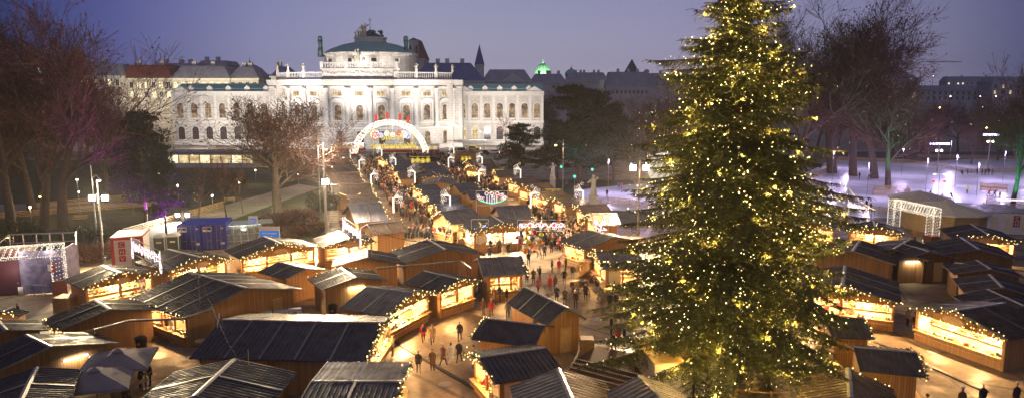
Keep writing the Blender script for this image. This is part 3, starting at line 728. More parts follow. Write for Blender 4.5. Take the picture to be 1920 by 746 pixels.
            if goods:
                for z in (1.0, 1.32, 1.64, 1.95):
                    yb = bk - .28
                    if z > 1.0: ln.box(-h+.15, h-.15, yb-.02, bk-.02, z-.04, z-.01)
                    x_ = -h+.2
                    while x_ < h-.3:
                        ww = rnd.uniform(.08,.26)*(1 if detail else 2); hh = rnd.uniform(.08,.26)
                        if rnd.random() < .8:
                            if z == 1.0:
                                yy = rnd.uniform(-.2, .1); wr.box(x_, x_+ww, yy, yy+.16, zc+.055, zc+.055+hh, rnd.randrange(8))
                            else: wr.box(x_, x_+ww, yb, yb+.18, z, z+hh, rnd.randrange(8))
                        x_ += ww + rnd.uniform(.02,.14)
                for k in range(int(L_*2.2)):
                    wr.ball((rnd.uniform(-h+.3, h-.3), rnd.uniform(.05,.5), rnd.uniform(1.75, zs)), rnd.uniform(.05,.1), rnd.randrange(8), 5, 3)
            nl = lamps or max(1, round(L_/4.5))
            for k in range(nl):
                xx = -h + L_*(k+.5)/nl
                lm.box(xx-.5, xx+.5, .45, .53, zs+.02, zs+.08)
                p = T @ Vector((xx, .48, zs-.06))
                lo = lamp('POINT', p, 3.0*E/nl*L_/5.0, warm or lcol, .12, parent=rt)
            for q in (cn, ln, wr, lm): q.M = None
        cn.build('counter', M_['wood_pale'], rt)
        ln.build('lining', M_['cream'], rt)
        lm.build('ceiling_lamp', M_['tubelamp'], rt)
        if goods:
            wo = wr.build('christmas_wares', WM); wo.location = ctr; wo.rotation_euler = (0,0,ang)
            tag(wo, 'colourful wares of the ' + ' '.join(label.split()[:12]).rstrip(','), 'wares', None, 'stuff')
    if gar:
        g = MB(); bl = MB()
        for s_ in gar:
            if s_ in 'nf':
                y = (-hy-.06) if s_ == 'n' else hy+.06
                garland(g, bl, [(-hx, y, ze-.05), (0, y, zr-.05), (hx, y, ze-.05)], rnd, 7 if detail else 4, br=br)
                if detail: garland(g, bl, [(-wx, (-wy-.1) if s_ == 'n' else wy+.1, zs+.1), (wx, (-wy-.1) if s_ == 'n' else wy+.1, zs+.1)], rnd, 4, br=br)
            else:
                x_ = -hx-.05 if s_ == 'l' else hx+.05
                garland(g, bl, [(x_, -hy, ze-.06), (x_, hy, ze-.06)], rnd, 5, br=br)
        go = g.build('garland', M_['garland'], rt); bl.build('light_string', M_['bulb'], go)
    if sign:
        sg_ = MB(); s_ = front[0]
        rot = {'n':0, 'f':math.pi, 'r':math.pi/2, 'l':-math.pi/2}[s_]; off = hy if s_ in 'nf' else hx
        sg_.M = Matrix.Rotation(rot, 4, 'Z') @ Matrix.Translation((0, -off-.12, 0))
        n = 14; w_, h_ = sign[0], sign[1]; zc_ = (zr+zs)/2-.15
        sg_.prism([(w_*math.cos(2*math.pi*i/n), zc_ + h_*math.sin(2*math.pi*i/n)) for i in range(n)], -.03, .03)
        so = sg_.build('name_board', M_[sign[2]], rt)
    if tube:
        tb = MB(); s_ = mp[tube[0]]
        rot = {'n':0, 'f':math.pi, 'r':math.pi/2, 'l':-math.pi/2}[s_]; off = wy if s_ in 'nf' else wx
        T = Matrix.Rotation(rot, 4, 'Z') @ Matrix.Translation((tube[1], -off, 0)); tb.M = T
        tb.box(-.75, .75, -.12, -.05, 2.22, 2.29)
        tb.build('wall_lamp', M_['tubelamp'], rt)
        lamp('AREA', T @ Vector((0,-.32,2.25)), 60, (1,.85,.5), sx=1.4, sy=.1, aim=T @ Vector((0,.4,1.5)), parent=rt)
    return rt
# near left block -------------------------------------------------------------
hut('stall under the longest dark ribbed roof, in front of the soldiers', (356,671), (686,678), RP=(406,599), axis='w', front='r', d=9.6, strips=4, roofB='roofg', roof='roof', group='wooden market stalls', E=500)
hut('two-tone roofed stall with bulb-lit right edge below the longest roof', (548,775), (735,775), RP=(552,718), axis='w', front='r', d=7.6, strips=1, roofB='roofg')
hut('stall roof with pale ridge strip at the bottom edge, beside the white barrier pole', (236,770), (498,772), FAR=(492,699), side='r', front='n', gar=[], E=150, strips=1)
hut('broad stall with satellite dish at its corner and three pale roof strips', (346,598), (565,541), FAR=(276,553), front='l', strips=3, E=300, posts=3, door=('n',3.2))
hut('glowing stall beside the white container, customers in red at its counter', (153,541), (299,513), FAR=(126,524), front='n', strips=1, E=620, posts=1, sign=(.7,.3,'wood_pale'))
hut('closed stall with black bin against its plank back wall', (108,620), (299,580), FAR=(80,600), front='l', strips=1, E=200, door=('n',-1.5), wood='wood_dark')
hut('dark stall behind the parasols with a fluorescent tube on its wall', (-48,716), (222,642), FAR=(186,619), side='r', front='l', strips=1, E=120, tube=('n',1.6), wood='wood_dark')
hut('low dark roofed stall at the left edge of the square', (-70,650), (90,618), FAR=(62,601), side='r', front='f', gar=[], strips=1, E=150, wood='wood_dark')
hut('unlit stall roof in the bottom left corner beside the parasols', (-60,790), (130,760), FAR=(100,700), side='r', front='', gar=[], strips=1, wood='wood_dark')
hut('glowing stall under the script light sign with small brown roof', (314,510), (437,485), FAR=(283,487), front='n', strips=1, E=620, posts=1, sign=(.7,.3,'wood_pale'))
hut('widest glowing stall next to the blue containers, hung with ornaments', (447,485), (600,463), FAR=(427,469), front='n', strips=1, E=720, posts=2, sign=(.8,.32,'wood_pale'))
hut('small closed stall between the widest glowing stall and the satellite dish stall', (535,524), (614,505), FAR=(507,505), front='f', gar=[], strips=1, E=200)
hut('stall with a fluorescent tube on its plank back and a black bin below', (603,544), (729,526), FAR=(571,524), front='f', gar=['f'], strips=1, E=200, tube=('n',.2))
hut('glowing stall with round sign board by the tall floodlight mast', (603,464), (707,454), FAR=(591,448), front='n', strips=1, E=700, posts=1, sign=(.9,.4,'wood_pale'))
hut('low closed stall with pale ridge between two plank backs', (622,500), (753,494), FAR=(611,484), front='l', gar=[], strips=1, E=150)
hut('broad closed stall with plank back facing the square, long grey pipe across it', (757,494), (910,478), FAR=(741,472), front='f', strips=1, E=420, door=('n',2.0))
hut('stall with grey ribbed awning roof and a bright shop window', (906,518), (991,513), RP=(884,485), axis='w', front='n', gar=['r'], d=6.0, strips=1, roof='roofg', E=420, posts=2)
hut('lit corner stall with shelves of trinkets right of the long food counter', (825,548), (902,525), FAR=(768,527), front='n', strips=1, E=620, posts=1)
hut('stall with long glowing counter facing the open square, blue ribbed roof', (725,592), (818,547), FAR=(650,572), front='n', strips=1, E=820, posts=0, roofB='roofg')
hut('closed hut with steep striped roof beside the lattice box', (1026,611), (1099,598), FAR=(954,568), front='', gar=[], strips=2, rise=1.15, door=('n',.2))
hut('small blue roofed stall with bulbs on its left edge and a fir tree behind it', (884,635), (1003,650), RP=(893,596), axis='w', front='l', d=4.6, strips=0, E=300)
hut('stall with ribbed blue roof and lit window beside the child in red', (928,719), (1059,697), RP=(912,667), axis='w', front='ln', gar=['l'], d=5.6, strips=0, E=330, posts=1)
hut('striped ribbed roof of a hut at the bottom edge beside the stage steps', (975,800), (1178,790), FAR=(1168,716), side='r', front='', gar=[], strips=0, rise=1.0, roofB='roofg', roof='roof3', rib=.4)
hut('ribbed roof hut at the bottom edge beneath the spruce', (1166,790), (1320,775), FAR=(1292,726), side='r', front='', gar=[], strips=0, rise=1.0, roof='roofg', rib=.4)
hut('stall with black and white ribbed roof by the lowest left branches of the spruce', (1129,504), (1212,502), RP=(1107,471), axis='w', front='nl', gar=['l'], d=6.5, strips=0, roof='roofg', E=420, posts=1)
hut('wide grey roofed hut with plank back left of the spruce, comet sign above', (1097,468), (1204,452), FAR=(1083,448), front='l', gar=['l'], strips=1, roof='roof2', E=420)
# near right block ------------------------------------------------------------
hut('glowing stall with jars and toys under the right branches of the spruce', (1472,545), (1691,570), FAR=(1716,532), side='r', front='n', strips=2, E=900, posts=1)
hut('large glowing stall with red curtains at the right edge of the square', (1701,577), (1890,637), FAR=(1925,602), side='r', front='n', strips=1, E=800, posts=0, sign=(.9,.3,'wood_pale'))
hut('dark ribbed roof stall with bulbs on its right end, below the jar stall', (1560,632), (1640,635), RP=(1556,594), axis='w', front='r', d=4.6, strips=0, E=200)
hut('dark ribbed roof stall with orange plank wall and bulb-lit right end', (1612,694), (1737,706), RP=(1606,650), axis='w', front='r', d=5.0, strips=0, E=200)
hut('greenish ribbed roof hut with slatted fence at the foot of the spruce', (1500,760), (1690,790), FAR=(1655,727), side='r', front='', gar=['f'], strips=0, rise=.9, roof='roof3', rib=.4)
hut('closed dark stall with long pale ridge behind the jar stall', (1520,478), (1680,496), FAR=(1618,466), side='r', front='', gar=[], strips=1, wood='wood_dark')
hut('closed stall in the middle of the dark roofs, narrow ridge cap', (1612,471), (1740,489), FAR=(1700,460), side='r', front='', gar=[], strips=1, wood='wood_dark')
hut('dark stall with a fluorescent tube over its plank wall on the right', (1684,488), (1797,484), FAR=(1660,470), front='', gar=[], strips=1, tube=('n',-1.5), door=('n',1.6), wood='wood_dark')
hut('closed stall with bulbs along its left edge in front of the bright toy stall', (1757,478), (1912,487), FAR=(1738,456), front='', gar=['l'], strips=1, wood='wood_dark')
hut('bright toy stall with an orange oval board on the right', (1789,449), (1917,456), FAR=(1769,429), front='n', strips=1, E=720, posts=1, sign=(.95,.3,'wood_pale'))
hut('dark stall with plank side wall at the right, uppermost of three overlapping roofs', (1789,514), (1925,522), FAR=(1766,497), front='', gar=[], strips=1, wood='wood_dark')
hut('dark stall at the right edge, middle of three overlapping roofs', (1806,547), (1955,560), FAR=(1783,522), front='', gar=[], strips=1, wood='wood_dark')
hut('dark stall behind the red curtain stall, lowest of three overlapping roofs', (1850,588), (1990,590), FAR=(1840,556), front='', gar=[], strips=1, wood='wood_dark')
hut('glowing stall between the right light arch and the jar stall, nearest of that pair', (1585,432), (1697,440), FAR=(1563,420), front='n', strips=1, E=620, posts=1)
hut('glowing stall just right of the spruce, farther of the pair by the right light arch', (1480,424), (1572,430), FAR=(1468,412), front='n', strips=1, E=620, posts=1)
# lanes -----------------------------------------------------------------------
ORD = ['first','second','third','fourth','fifth','sixth','seventh','eighth','ninth','tenth','eleventh','twelfth','thirteenth']
def row(desc, lst, front, group, **kw):
    n = len(lst)
    for i, (nl, nr, rl, d_, rf) in enumerate(lst):
        k2 = dict(kw); 
        hut('%s stall back from the square %s' % (ORD[i], desc),
            nl, nr, RP=rl, axis='w', front=front, d=d_, strips=1, roof=rf, group=group, detail=0, **k2)
row('along the left side of the left lane', [((703,441),(767,434),(688,420),5.2,'roof3'), ((666,418),(729,413),(658,383),8,'roof2'), ((655,385),(711,383),(651,373),5,'roof3'),
    ((651,375),(706,373),(648,365),5,'roof3'), ((622,366),(699,363),(624,347),7,'roof3'), ((622,345),(682,342),(626,327),8,'roof3'), ((622,324),(673,321),(628,312),6,'roof2'),
    ((625,312),(667,310),(630,304),7,'roof2'), ((630,304),(660,303),(634,298),7,'roof2')], 'r', 'stalls along the left lane', E=450, br=.08)
row('along the right side of the left lane', [((846,421),(906,412),(837,395),5.2,'roof2'), ((822,396),(877,393),(816,384),4.8,'roof2'), ((806,383),(863,381),(799,369),5,'roof2'),
    ((794,369),(843,367),(787,359),5,'roof2'), ((786,360),(828,357),(779,348),5,'roof2'), ((748,336),(781,335),(744,322),6,'roof3'), ((739,323),(776,322),(733,311),6,'roof2'), ((728,312),(772,311),(722,301),6,'roof2'), ((722,302),(760,300),(719,293),7,'roof3')], 'l', 'stalls along the left lane', E=450, br=.08)
row('along the left side of the right lane', [((938,413),(1000,410),(927,387),6,'roof2'), ((882,374),(925,372),(872,359),6,'roof2'), ((863,361),(905,358),(851,345),6,'roof2'),
    ((811,331),(849,329),(806,320),6,'roof2'), ((801,323),(842,321),(796,312),6,'roof2'), ((793,316),(826,315),(787,307),6,'roof2')], 'r', 'stalls along the right lane', E=450, br=.08)
row('along the right side of the right lane', [((1112,423),(1165,422),(1104,401),6,'roof3'), ((1094,402),(1149,400),(1081,385),5.5,'roof3'), ((1058,387),(1108,384),(1046,373),5.5,'roof3'), ((1027,375),(1073,370),(1018,361),5.5,'roof3'),
    ((998,361),(1044,357),(987,346),5.5,'roof3'), ((970,347),(1017,344),(960,336),5.5,'roof3'), ((933,333),(967,332),(925,320),6,'roof3'), ((903,322),(940,318),(892,309),6,'roof3'), ((884,311),(930,309),(874,300),6,'roof3')], 'l', 'stalls along the right lane', E=450, br=.08)
hut('big white lit food stall with green tinted roof where the two lanes meet', (884,437), (1006,430), FAR=(868,421), front='nl', strips=1, roof='roof2', E=1500, posts=1, lcol=(1,.80,.52), zs=2.3)
hut('gabled stall with glowing front between the lanes, dark gable roof before it', (790,336), (850,334), FAR=(782,326), front='n', gar=['n'], strips=1, E=600, detail=0)
hut('dark gable roofed stall behind the glowing gable between the lanes', (789,347), (853,347), FAR=(780,338), front='', gar=[], strips=1, detail=0, roof='roof2')
hut('plain brown gabled hut near the road at the far end of the right lane', (846,291), (905,291), FAR=(838,286), front='', gar=[], strips=0, detail=0, roof='roof3')
# ---------------------------------------------------------------- the big spruce
def spruce():
    rnd = random.Random(5)
    base = at(1358, 712); base.z = 0
    H_ = 28.5
    rt = thing('spruce_tree', 'giant spruce covered in warm lights, towering over the square', 'christmas tree', base)
    tr = MB(); tr.tube([(0,0,0),(0,0,8),(.05,0,18),(0,0,H_)], [.48,.38,.2,.03], 10)
    tr.build('trunk', M_['bark'], rt, True)
    nd = MB(); br = MB(); bulbs = []; lights = []
    prof = [(0,7.0),(3,7.9),(6,8.2),(10,7.7),(14,6.8),(18,5.6),(21,4.5),(24,3.3),(26.5,1.9),(28.5,.25)]
    def rad(z):
        for (a, b), (c, d) in zip(prof, prof[1:]):
            if a <= z <= c: return b + (d-b)*(z-a)/(c-a)
        return .2
    V = Vector
    def spray(p, d, ln, z0):
        # a hanging twig clothed in needles: several thin blades along it
        n = max(3, int(ln/.10))
        sd = d.cross(V((0,0,1)))
        if sd.length < 1e-3: sd = V((1,0,0))
        sd.normalize()
        for i in range(n):
            t = i/n; q = p + d*ln*t + V((0,0,-.35*ln*t*t))
            l = (.24 + .12*rnd.random())*(1-.5*t)
            for s in (-1, 1):
                e = (d*.55 + sd*s*.8 + V((0,0,rnd.uniform(-.55,.25)))).normalized()
                o = e.cross(V((rnd.gauss(0,1), rnd.gauss(0,1), 1))).normalized()*.033
                nd.face([q - o, q + e*l, q + o], 0)
    z = 2.4; k = 0
    while z < H_ - .25:
        Rz = rad(z); nb = max(6, int(5 + Rz*1.25))
        a0 = rnd.random()*6.28
        for j in range(nb):
            a = a0 + 6.283*j/nb + rnd.gauss(0,.2)
            zz = z + rnd.uniform(-.3,.3)
            L_ = Rz*rnd.choice((.5,.68,.8,.9,1.0,1.06,1.16))*rnd.uniform(.92,1.06)
            L_ *= 1 + .10*math.sin(a*3 + z*1.1) + .30*noise.noise(V((math.cos(a)*1.6, math.sin(a)*1.6, z*.33)))
            out = V((math.cos(a), math.sin(a), 0)); side = V((-out.y, out.x, 0))
            droop = .30 if zz < 18 else .12 - .05*(zz-18)/10
            up0 = .16 if zz < 12 else .3
            if zz > 24: up0 = .7
            pts = []; ns = max(5, int(L_/.45)); wob = rnd.gauss(0,.10)
            for i in range(ns+1):
                t = i/ns
                h = L_*(up0*t - (droop+up0)*1.25*t*t + (droop+up0)*.62*t**3.2)
                pts.append(V((0,0,zz)) + out*L_*t + side*wob*L_*t*t + V((0,0,h)))
            br.tube(pts, [max(.012, .055*(1-i/ns)*min(1, L_/5)+.01) for i in range(ns+1)], 4, cap=False)
            for i in range(1, ns+1):
                t = i/ns
                if t < .16: continue
                dr = (pts[i]-pts[i-1]).normalized()
                m = 3 if t < .95 else 2
                for q in range(m):
                    p = pts[i-1].lerp(pts[i], (q+rnd.random())/m)
                    tl = (.35 + 1.15*math.sin(math.pi*min(1, (t*.85+.12)))**.8)*min(1, .35+L_/7)*rnd.uniform(.5,1.1)
                    if t > .9: tl *= .7
                    for s in (-1, 1):
                        d = (dr*rnd.uniform(.5,.9) + side*s*rnd.uniform(.55,.95) + V((0,0,rnd.uniform(-.45,-.02)))).normalized()
                        spray(p, d, tl, zz)
                    if rnd.random() < .7: spray(p, (dr*.5 + V((0,0,-.9))).normalized(), tl*.6, zz)
            spray(pts[-1], (pts[-1]-pts[-2]).normalized(), .5, zz)
            # bulbs along the branch
            nbulb = int(L_*rnd.choice((.4,1.1,2.3)) + 1)
            for q in range(nbulb):
                t = rnd.uniform(.22, 1.0)**.8; i = min(ns-1, int(t*ns))
                p = pts[i].lerp(pts[i+1], t*ns-i if i < ns else 0) + V((rnd.gauss(0,.22), rnd.gauss(0,.22), rnd.gauss(-.02,.14)))
                bulbs.append(p)
            k += 1
        z += .62 if z < 20 else .50
    for i in range(230):
        z_ = rnd.uniform(4, 27); a = rnd.random()*6.28; r = rnd.uniform(.2, 1.0)
        bulbs.append(V((r*math.cos(a), r*math.sin(a), z_)))
    br.build('branches', M_['bark'], rt)
    nd.build('needles', M_['spruce'], rt)
    bl = MB()
    for p in bulbs: bl.octa(p, rnd.choice((.018,.024,.03,.038,.055)))
    o = bl.build('light_string', M_['bulby2'], None); o.location = base
    tag(o, 'warm fairy lights wound through the branches of the giant spruce', 'fairy lights')
    # real light given off by the string: sampled bulbs act as lamps
    rnd.shuffle(bulbs)
    for p in bulbs[:520]:
        lamp('POINT', base + p, 125, (1,.62,.13), .04)
    print('spruce faces', len(nd.f), 'bulbs', len(bulbs))
M_['bulby2'] = emat('spruce bulb', (1,.76,.30), 5.5)
spruce()
# ---------------------------------------------------------------- bare trees (four grown forms, reused)
def grow_tree(seed, H_=22, spread=.55, limbs=5, trunk=.28, lean=0, twigw=.016, leafy=0.0, dens=1.0, levels=4):
    rnd = random.Random(seed); big = MB(); sm = MB(); lf = MB(); ends = []
    V = Vector
    def branch(p, d, ln, r, lev):
        ns = 5 if lev < 2 else (4 if lev == 2 else 3)
        pts = [p]; rs = [r]; q = p.copy(); dd = d.copy()
        for i in range(ns):
            dd = (dd + V((rnd.gauss(0,.16), rnd.gauss(0,.16), rnd.gauss(.05,.10)))*(1 if lev else .35)).normalized()
            q = q + dd*ln/ns; pts.append(q.copy()); rs.append(max(twigw, r*(1-(i+1)/ns*.62)))
        (big if lev < 3 else sm).tube(pts, rs, 7 if lev == 0 else (5 if lev < 3 else 3), cap=False)
        if lev >= levels:
            ends.append(q)
            if rnd.random() < leafy:
                for _ in range(3):
                    e = V((rnd.gauss(0,1), rnd.gauss(0,1), rnd.gauss(0,1))).normalized()*.16
                    c = pts[rnd.randrange(1, len(pts))] + e*.5; f = e.cross(V((0,0,1))).normalized()*.1 if abs(e.z) < .15 else e.cross(V((1,0,0))).normalized()*.1
                    lf.face([c-e*.5, c+f, c+e, c-f])
            return
        n = [limbs, 7, 7, 7, 5][lev]
        n = max(2, int(n*dens + rnd.random()*.9))
        for j in range(n):
            t = rnd.uniform(.45, 1) if lev == 0 else rnd.uniform(.2, 1.0)
            if lev == 0: t = .42 + .58*j/max(1, n-1)
            i = min(ns-1, int(t*ns)); b = pts[i].lerp(pts[i+1], t*ns-i)
            par = (pts[i+1]-pts[i]).normalized()
            a = rnd.random()*6.283 if lev else 6.283*j/n + rnd.gauss(0,.3)
            o = par.cross(V((0,0,1))); 
            if o.length < .1: o = V((1,0,0))
            o.normalize(); o2 = par.cross(o)
            s_ = spread*rnd.uniform(.8,1.35) if lev else spread*rnd.uniform(.55,1.1)
            nd_ = (par + (o*math.cos(a) + o2*math.sin(a))*s_*1.3 + V((0,0,.12))).normalized()
            branch(b, nd_, ln*rnd.uniform(.48,.78)*(1.12 if lev == 0 else .95), max(twigw, rs[i]*rnd.uniform(.48,.68)), lev+1)
        if lev > 0: branch(q, dd, ln*.55, rs[-1], lev+1)
    branch(V((0,0,-.1)), V((lean, 0, 1)).normalized(), H_*.42, H_*trunk*.065, 0)
    # normalise height
    zmax = max(v.z for v in sm.v)
    k = H_/zmax
    for b in (big, sm, lf):
        for v in b.v: v.z = v.z*k
    me = (big.mesh('trunk', [M_['bark']], True), sm.mesh('crown', [M_['twig']]), lf.mesh('withered_leaves', [M_['deadleaf']]) if lf.f else None)
    return me, [V((e.x, e.y, e.z*k)) for e in ends], H_
TREES = {
 'a': grow_tree(3, 24, .62, 6, .30, 0, .014, .35),
 'b': grow_tree(8, 22, .80, 7, .36, .08, .018, .25, 1.12),
 'c': grow_tree(21, 20, .55, 5, .24, 0, .013, .1),
 'd': grow_tree(34, 26, .70, 6, .34, -.05, .015, .5),
 's': grow_tree(51, 8, .6, 4, .2, .05, .012, .2, .8, 3),
}
def bare_tree(kind, px, py, ytop, label, wscale=1.0, rz=0, group=None, lights=0, lcol='bulbw', name='bare_tree', base=None, H_=None):
    (tm, cm, lm), ends, h = TREES[kind]
    b = at(px, py) if base is None else Vector(base)
    if H_ is None:
        P = ray(px, ytop); P = P*(b.y/P.y); H_ = CH + P.z
        ratio = 1
    s = H_/h
    rt = thing(name, label, 'tree', b, rz, group); rt.scale = (s*wscale, s*wscale, s)
    link('trunk', tm, rt); cr = link('crown', cm, rt)
    if lm: link('withered_leaves', lm, rt)
    if lights:
        rnd = random.Random(int(px)); bl = MB(); Mx = Matrix.Translation(b) @ Matrix.Rotation(rz, 4, 'Z') @ Matrix.Diagonal((s*wscale, s*wscale, s, 1))
        for _ in range(lights):
            bl.octa(Mx @ (rnd.choice(ends)) , rnd.uniform(.05,.11))
        o = bl.build('light_string', M_[lcol]); tag(o, 'fairy lights in the ' + ' '.join(label.replace(' hung with lights','').split()[:11]), 'fairy lights', 'fairy lights in ' + group if group else None)
    return rt
bare_tree('a', 120, 432, -55, 'huge bare plane tree with reddish twigs, left of the twin floodlights', 1.15, .4)
bare_tree('d', 82, 428, -25, 'dense bare tree crown just left of the huge plane tree', .9, 3.3)
bare_tree('d', 22, 430, -5, 'tall bare tree at the left edge with low orange-lit boughs', 1.0, 2.1)
bare_tree('b', 60, 395, 75, 'dark bare tree behind the two tall trees at the left edge', 1.1, 4.1)
bare_tree('c', 200, 380, 120, 'slender bare tree behind the purple-lit pine', 1.0, 5.1)
bare_tree('b', 522, 402, 172, 'broad bare tree with forked trunk before the theatre', 1.85, 1.2)
bare_tree('s', 372, 415, 300, 'small bare tree leaning beside the blue containers', 1.3, .3, 'saplings by the containers')
bare_tree('s', 425, 410, 285, 'small bare sapling above the glass shelter', 1.1, 2.3, 'saplings by the containers')
bare_tree('s', 455, 400, 310, 'thin bare sapling next to the lit nativity lawn', 1.0, 4.3, 'saplings by the containers')
bare_tree('s', 640, 300, 225, 'small bare tree left of the light arch', 1.3, 4.9)
bare_tree('s', 950, 283, 205, 'small bare tree hung with lights before the right theatre wing', 1.3, 1.9, lights=60)
bare_tree('s', 392, 290, 258, 'small tree outlined in lights before the left theatre wing', 1.5, 1.9, lights=90)
bare_tree('d', 1560, 325, -20, 'bare tree crown rising just behind the right side of the spruce', 1.3, 5.0)
bare_tree('b', 1640, 335, 25, 'wide bare tree between the spruce and the spreading rink tree', 1.1, 2.2)
bare_tree('a', 1600, 330, -25, 'huge bare tree directly right of the spruce top', 1.2, 1.0)
bare_tree('d', 1490, 330, -10, 'tall bare tree mostly hidden behind the spruce crown', 1.3, 2.6)
bare_tree('b', 1665, 352, 128, 'spreading bare tree with green-lit trunk standing in the ice rink', 1.15, .6, lights=25, lcol='bulbp')
bare_tree('d', 1898, 392, 92, 'dark bare tree with green-lit trunk at the right edge of the rink', .75, 3.6)
bare_tree('c', 1290, 340, 98, 'slender bare tree left of the spruce crown', .9, 3.1)
# park trees behind the rink and left of it
rnd = random.Random(77); i = 0
wood = [('c',1190,168,235),('b',1235,178,225),('a',1155,172,260),('d',1275,190,210),('c',1330,185,240),('a',1420,180,250),('b',1540,150,240),('c',1580,165,260),('d',1640,160,270),('a',1700,180,250),
        ('c',1735,192,230),('b',1770,188,260),('d',1805,185,235),('a',1850,180,255),('c',1885,186,235),('b',1925,170,225),('c',1960,180,240),('a',1120,160,280),('b',1750,205,200),('c',1830,210,195),('d',1880,205,205),
        ('b',1210,200,190),('c',1260,215,185),('a',1700,205,215),('b',1000,165,300)]
for kd, px, yt, Y in wood:
    P = atY(px, yt, Y)
    bare_tree(kd, px, 0, 0, ('bare park tree in the dark wood beyond the ice rink', 'bare park tree in the hazy wood between theatre and spruce')[px < 1400] + (' hung with lights' if px in (1235,1210,1540,1580,1260,1640) else ''), rnd.uniform(1.0,1.35), rnd.random()*6, ('park trees beyond the ice rink','park trees between theatre and spruce')[px < 1400] + (' with lights' if px in (1235,1210,1540,1580,1260,1640) else ''),
              base=(P.x, Y, 0), H_=P.z, lights=(50 if px in (1235,1210,1540,1580,1260,1640) else 0))
for kd, px, yt, Y in [('b',-10,120,170),('c',95,170,185),('d',150,165,200),('b',215,190,190),('c',60,185,160),('a',250,205,205),('c',5,200,140)]:
    P = atY(px, yt, Y)
    bare_tree(kd, px, 0, 0, 'bare park tree in the dusk behind the tall trees on the left', rnd.uniform(1.0,1.3), rnd.random()*6, 'park trees on the left', base=(P.x, Y, 0), H_=P.z)
# ---------------------------------------------------------------- pines
def grow_pine(seed, H_=18, Rr=9, dens=1.0):
    rnd = random.Random(seed); tr = MB(); nd = MB(); V = Vector
    top = V((rnd.gauss(0,.6), rnd.gauss(0,.6), H_*.93))
    tp = [V((0,0,-.1)), V((.3,.1,H_*.3)), V((.1,.3,H_*.6)), top]; tr.tube(tp, [.42,.34,.22,.06], 8)
    for i in range(int(26*dens)):
        t = .22 + .76*i/(26*dens); z = H_*t
        j = min(2, int(t*3)); b = tp[j].lerp(tp[j+1], t*3-j)
        a = rnd.random()*6.283; L_ = Rr*(1.12-t)**.6*rnd.uniform(.55,1.08)
        if t > .85: L_ = Rr*.35
        o = V((math.cos(a), math.sin(a), 0)); pts = [b]
        for k in range(1, 5): pts.append(b + o*L_*k/4 + V((rnd.gauss(0,.2), rnd.gauss(0,.2), L_*.10*math.sin(k*.9) + rnd.gauss(0,.12))))
        tr.tube(pts, [.14,.11,.08,.05,.03], 4)
        for k in range(1, 5):
            for _ in range(int(5*dens)):
                c = pts[k] + V((rnd.gauss(0,.9), rnd.gauss(0,.9), rnd.gauss(.25,.22)))
                rr = rnd.uniform(.6,1.15)
                for _ in range(42):
                    e = V((rnd.gauss(0,1), rnd.gauss(0,1), rnd.gauss(.1,.55))).normalized(); q = c + V((e.x*rr, e.y*rr, e.z*rr*.42))*rnd.random()**.4
                    f = e.cross(V((rnd.gauss(0,1), rnd.gauss(0,1), rnd.gauss(0,1)))).normalized()*.10
                    nd.face([q-f, q+e*.38, q+f])
    return tr.mesh('trunk', [M_['bark']], True), nd.mesh('crown', [M_['pine']])
P1 = grow_pine(4, 18, 9, 1.15); P2 = grow_pine(9, 18, 10.5, 1.5)
def pine(me, px, py, yt, label, s_=1.0, rz=0, group=None):
    b = at(px, py); P = ray(px, yt); P = P*(b.y/P.y); k = (CH+P.z)/18
    rt = thing('pine_tree', label, 'tree', b, rz, group); rt.scale = (k*s_, k*s_, k)
    link('trunk', me[0], rt); link('crown', me[1], rt); return b
pine(P1, 274, 428, 188, 'dark pine with purple-lit trunk right of the twin floodlights', .62, 0)
pine(P1, 312, 440, 255, 'leaning pine lit purple from below beside the portable toilets', .5, 2)
pine(P2, 1085, 345, 150, 'large dark pine with wide flat crown right of the theatre', 1.05, .5)
pine(P2, 1150, 340, 190, 'dark pine to the right of the large one', .75, 2.5)
pine(P1, 975, 340, 222, 'low spreading pine with lit trunk and amber lamp light', .85, 1.5)
pine(P1, 1045, 338, 215, 'dark pine behind the robed statue', .8, 3.3)
# small fir trees
def grow_fir(seed, H_=3.0):
    rnd = random.Random(seed); tr = MB(); nd = MB(); tr.tube([(0,0,0),(0,0,H_)], [.05,.01], 5)
    z = .3
    while z < H_:
        r = (H_-z)*.42 + .06
        for j in range(9):
            a = rnd.random()*6.28; o = Vector((math.cos(a), math.sin(a), -.25))
            for k in range(9):
                q = Vector((0,0,z)) + o*r*k/9
                for s in (-1, 1):
                    e = (o + Vector((-o.y, o.x, 0))*s*.8 + Vector((0,0,rnd.gauss(0,.3)))).normalized()
                    f = e.cross(Vector((0,0,1))).normalized()*.025
                    nd.face([q-f, q+e*.17, q+f])
        z += .16
    return tr.mesh('trunk', [M_['bark']]), nd.mesh('crown', [M_['spruce']])
FIR = grow_fir(3)
def fir(px, py, h, label, group=None, lights=0, lp=None):
    b = at(px, py) if lp is None else Vector(lp); rt = thing('fir_tree', label, 'small tree', b, px, group); rt.scale = (h/3,)*3
    link('trunk', FIR[0], rt); link('crown', FIR[1], rt)
    if lights:
        bl = MB(); rr = random.Random(int(px))
        for _ in range(lights):
            z = rr.random()*h; a = rr.random()*6.28; r = (h-z)*.42*rr.random()
            bl.octa(b + Vector((r*math.cos(a), r*math.sin(a), z)), .04)
        o = bl.build('light_string', M_['bulb']); tag(o, 'bulbs on the ' + label, 'fairy lights')
fir(1003, 668, 3.0, 'small cut fir standing behind the blue roofed stall')
fir(1035, 655, 2.6, 'small cut fir leaning by the steep striped hut')
fir(1300, 745, 4.5, 'small fir at the foot of the giant spruce, left', lights=30)
fir(1440, 735, 3.6, 'small fir at the foot of the giant spruce, right', lights=10)
fir(1540, 700, 3.2, 'small fir beside the lit toy counter behind the spruce boughs', lights=0)
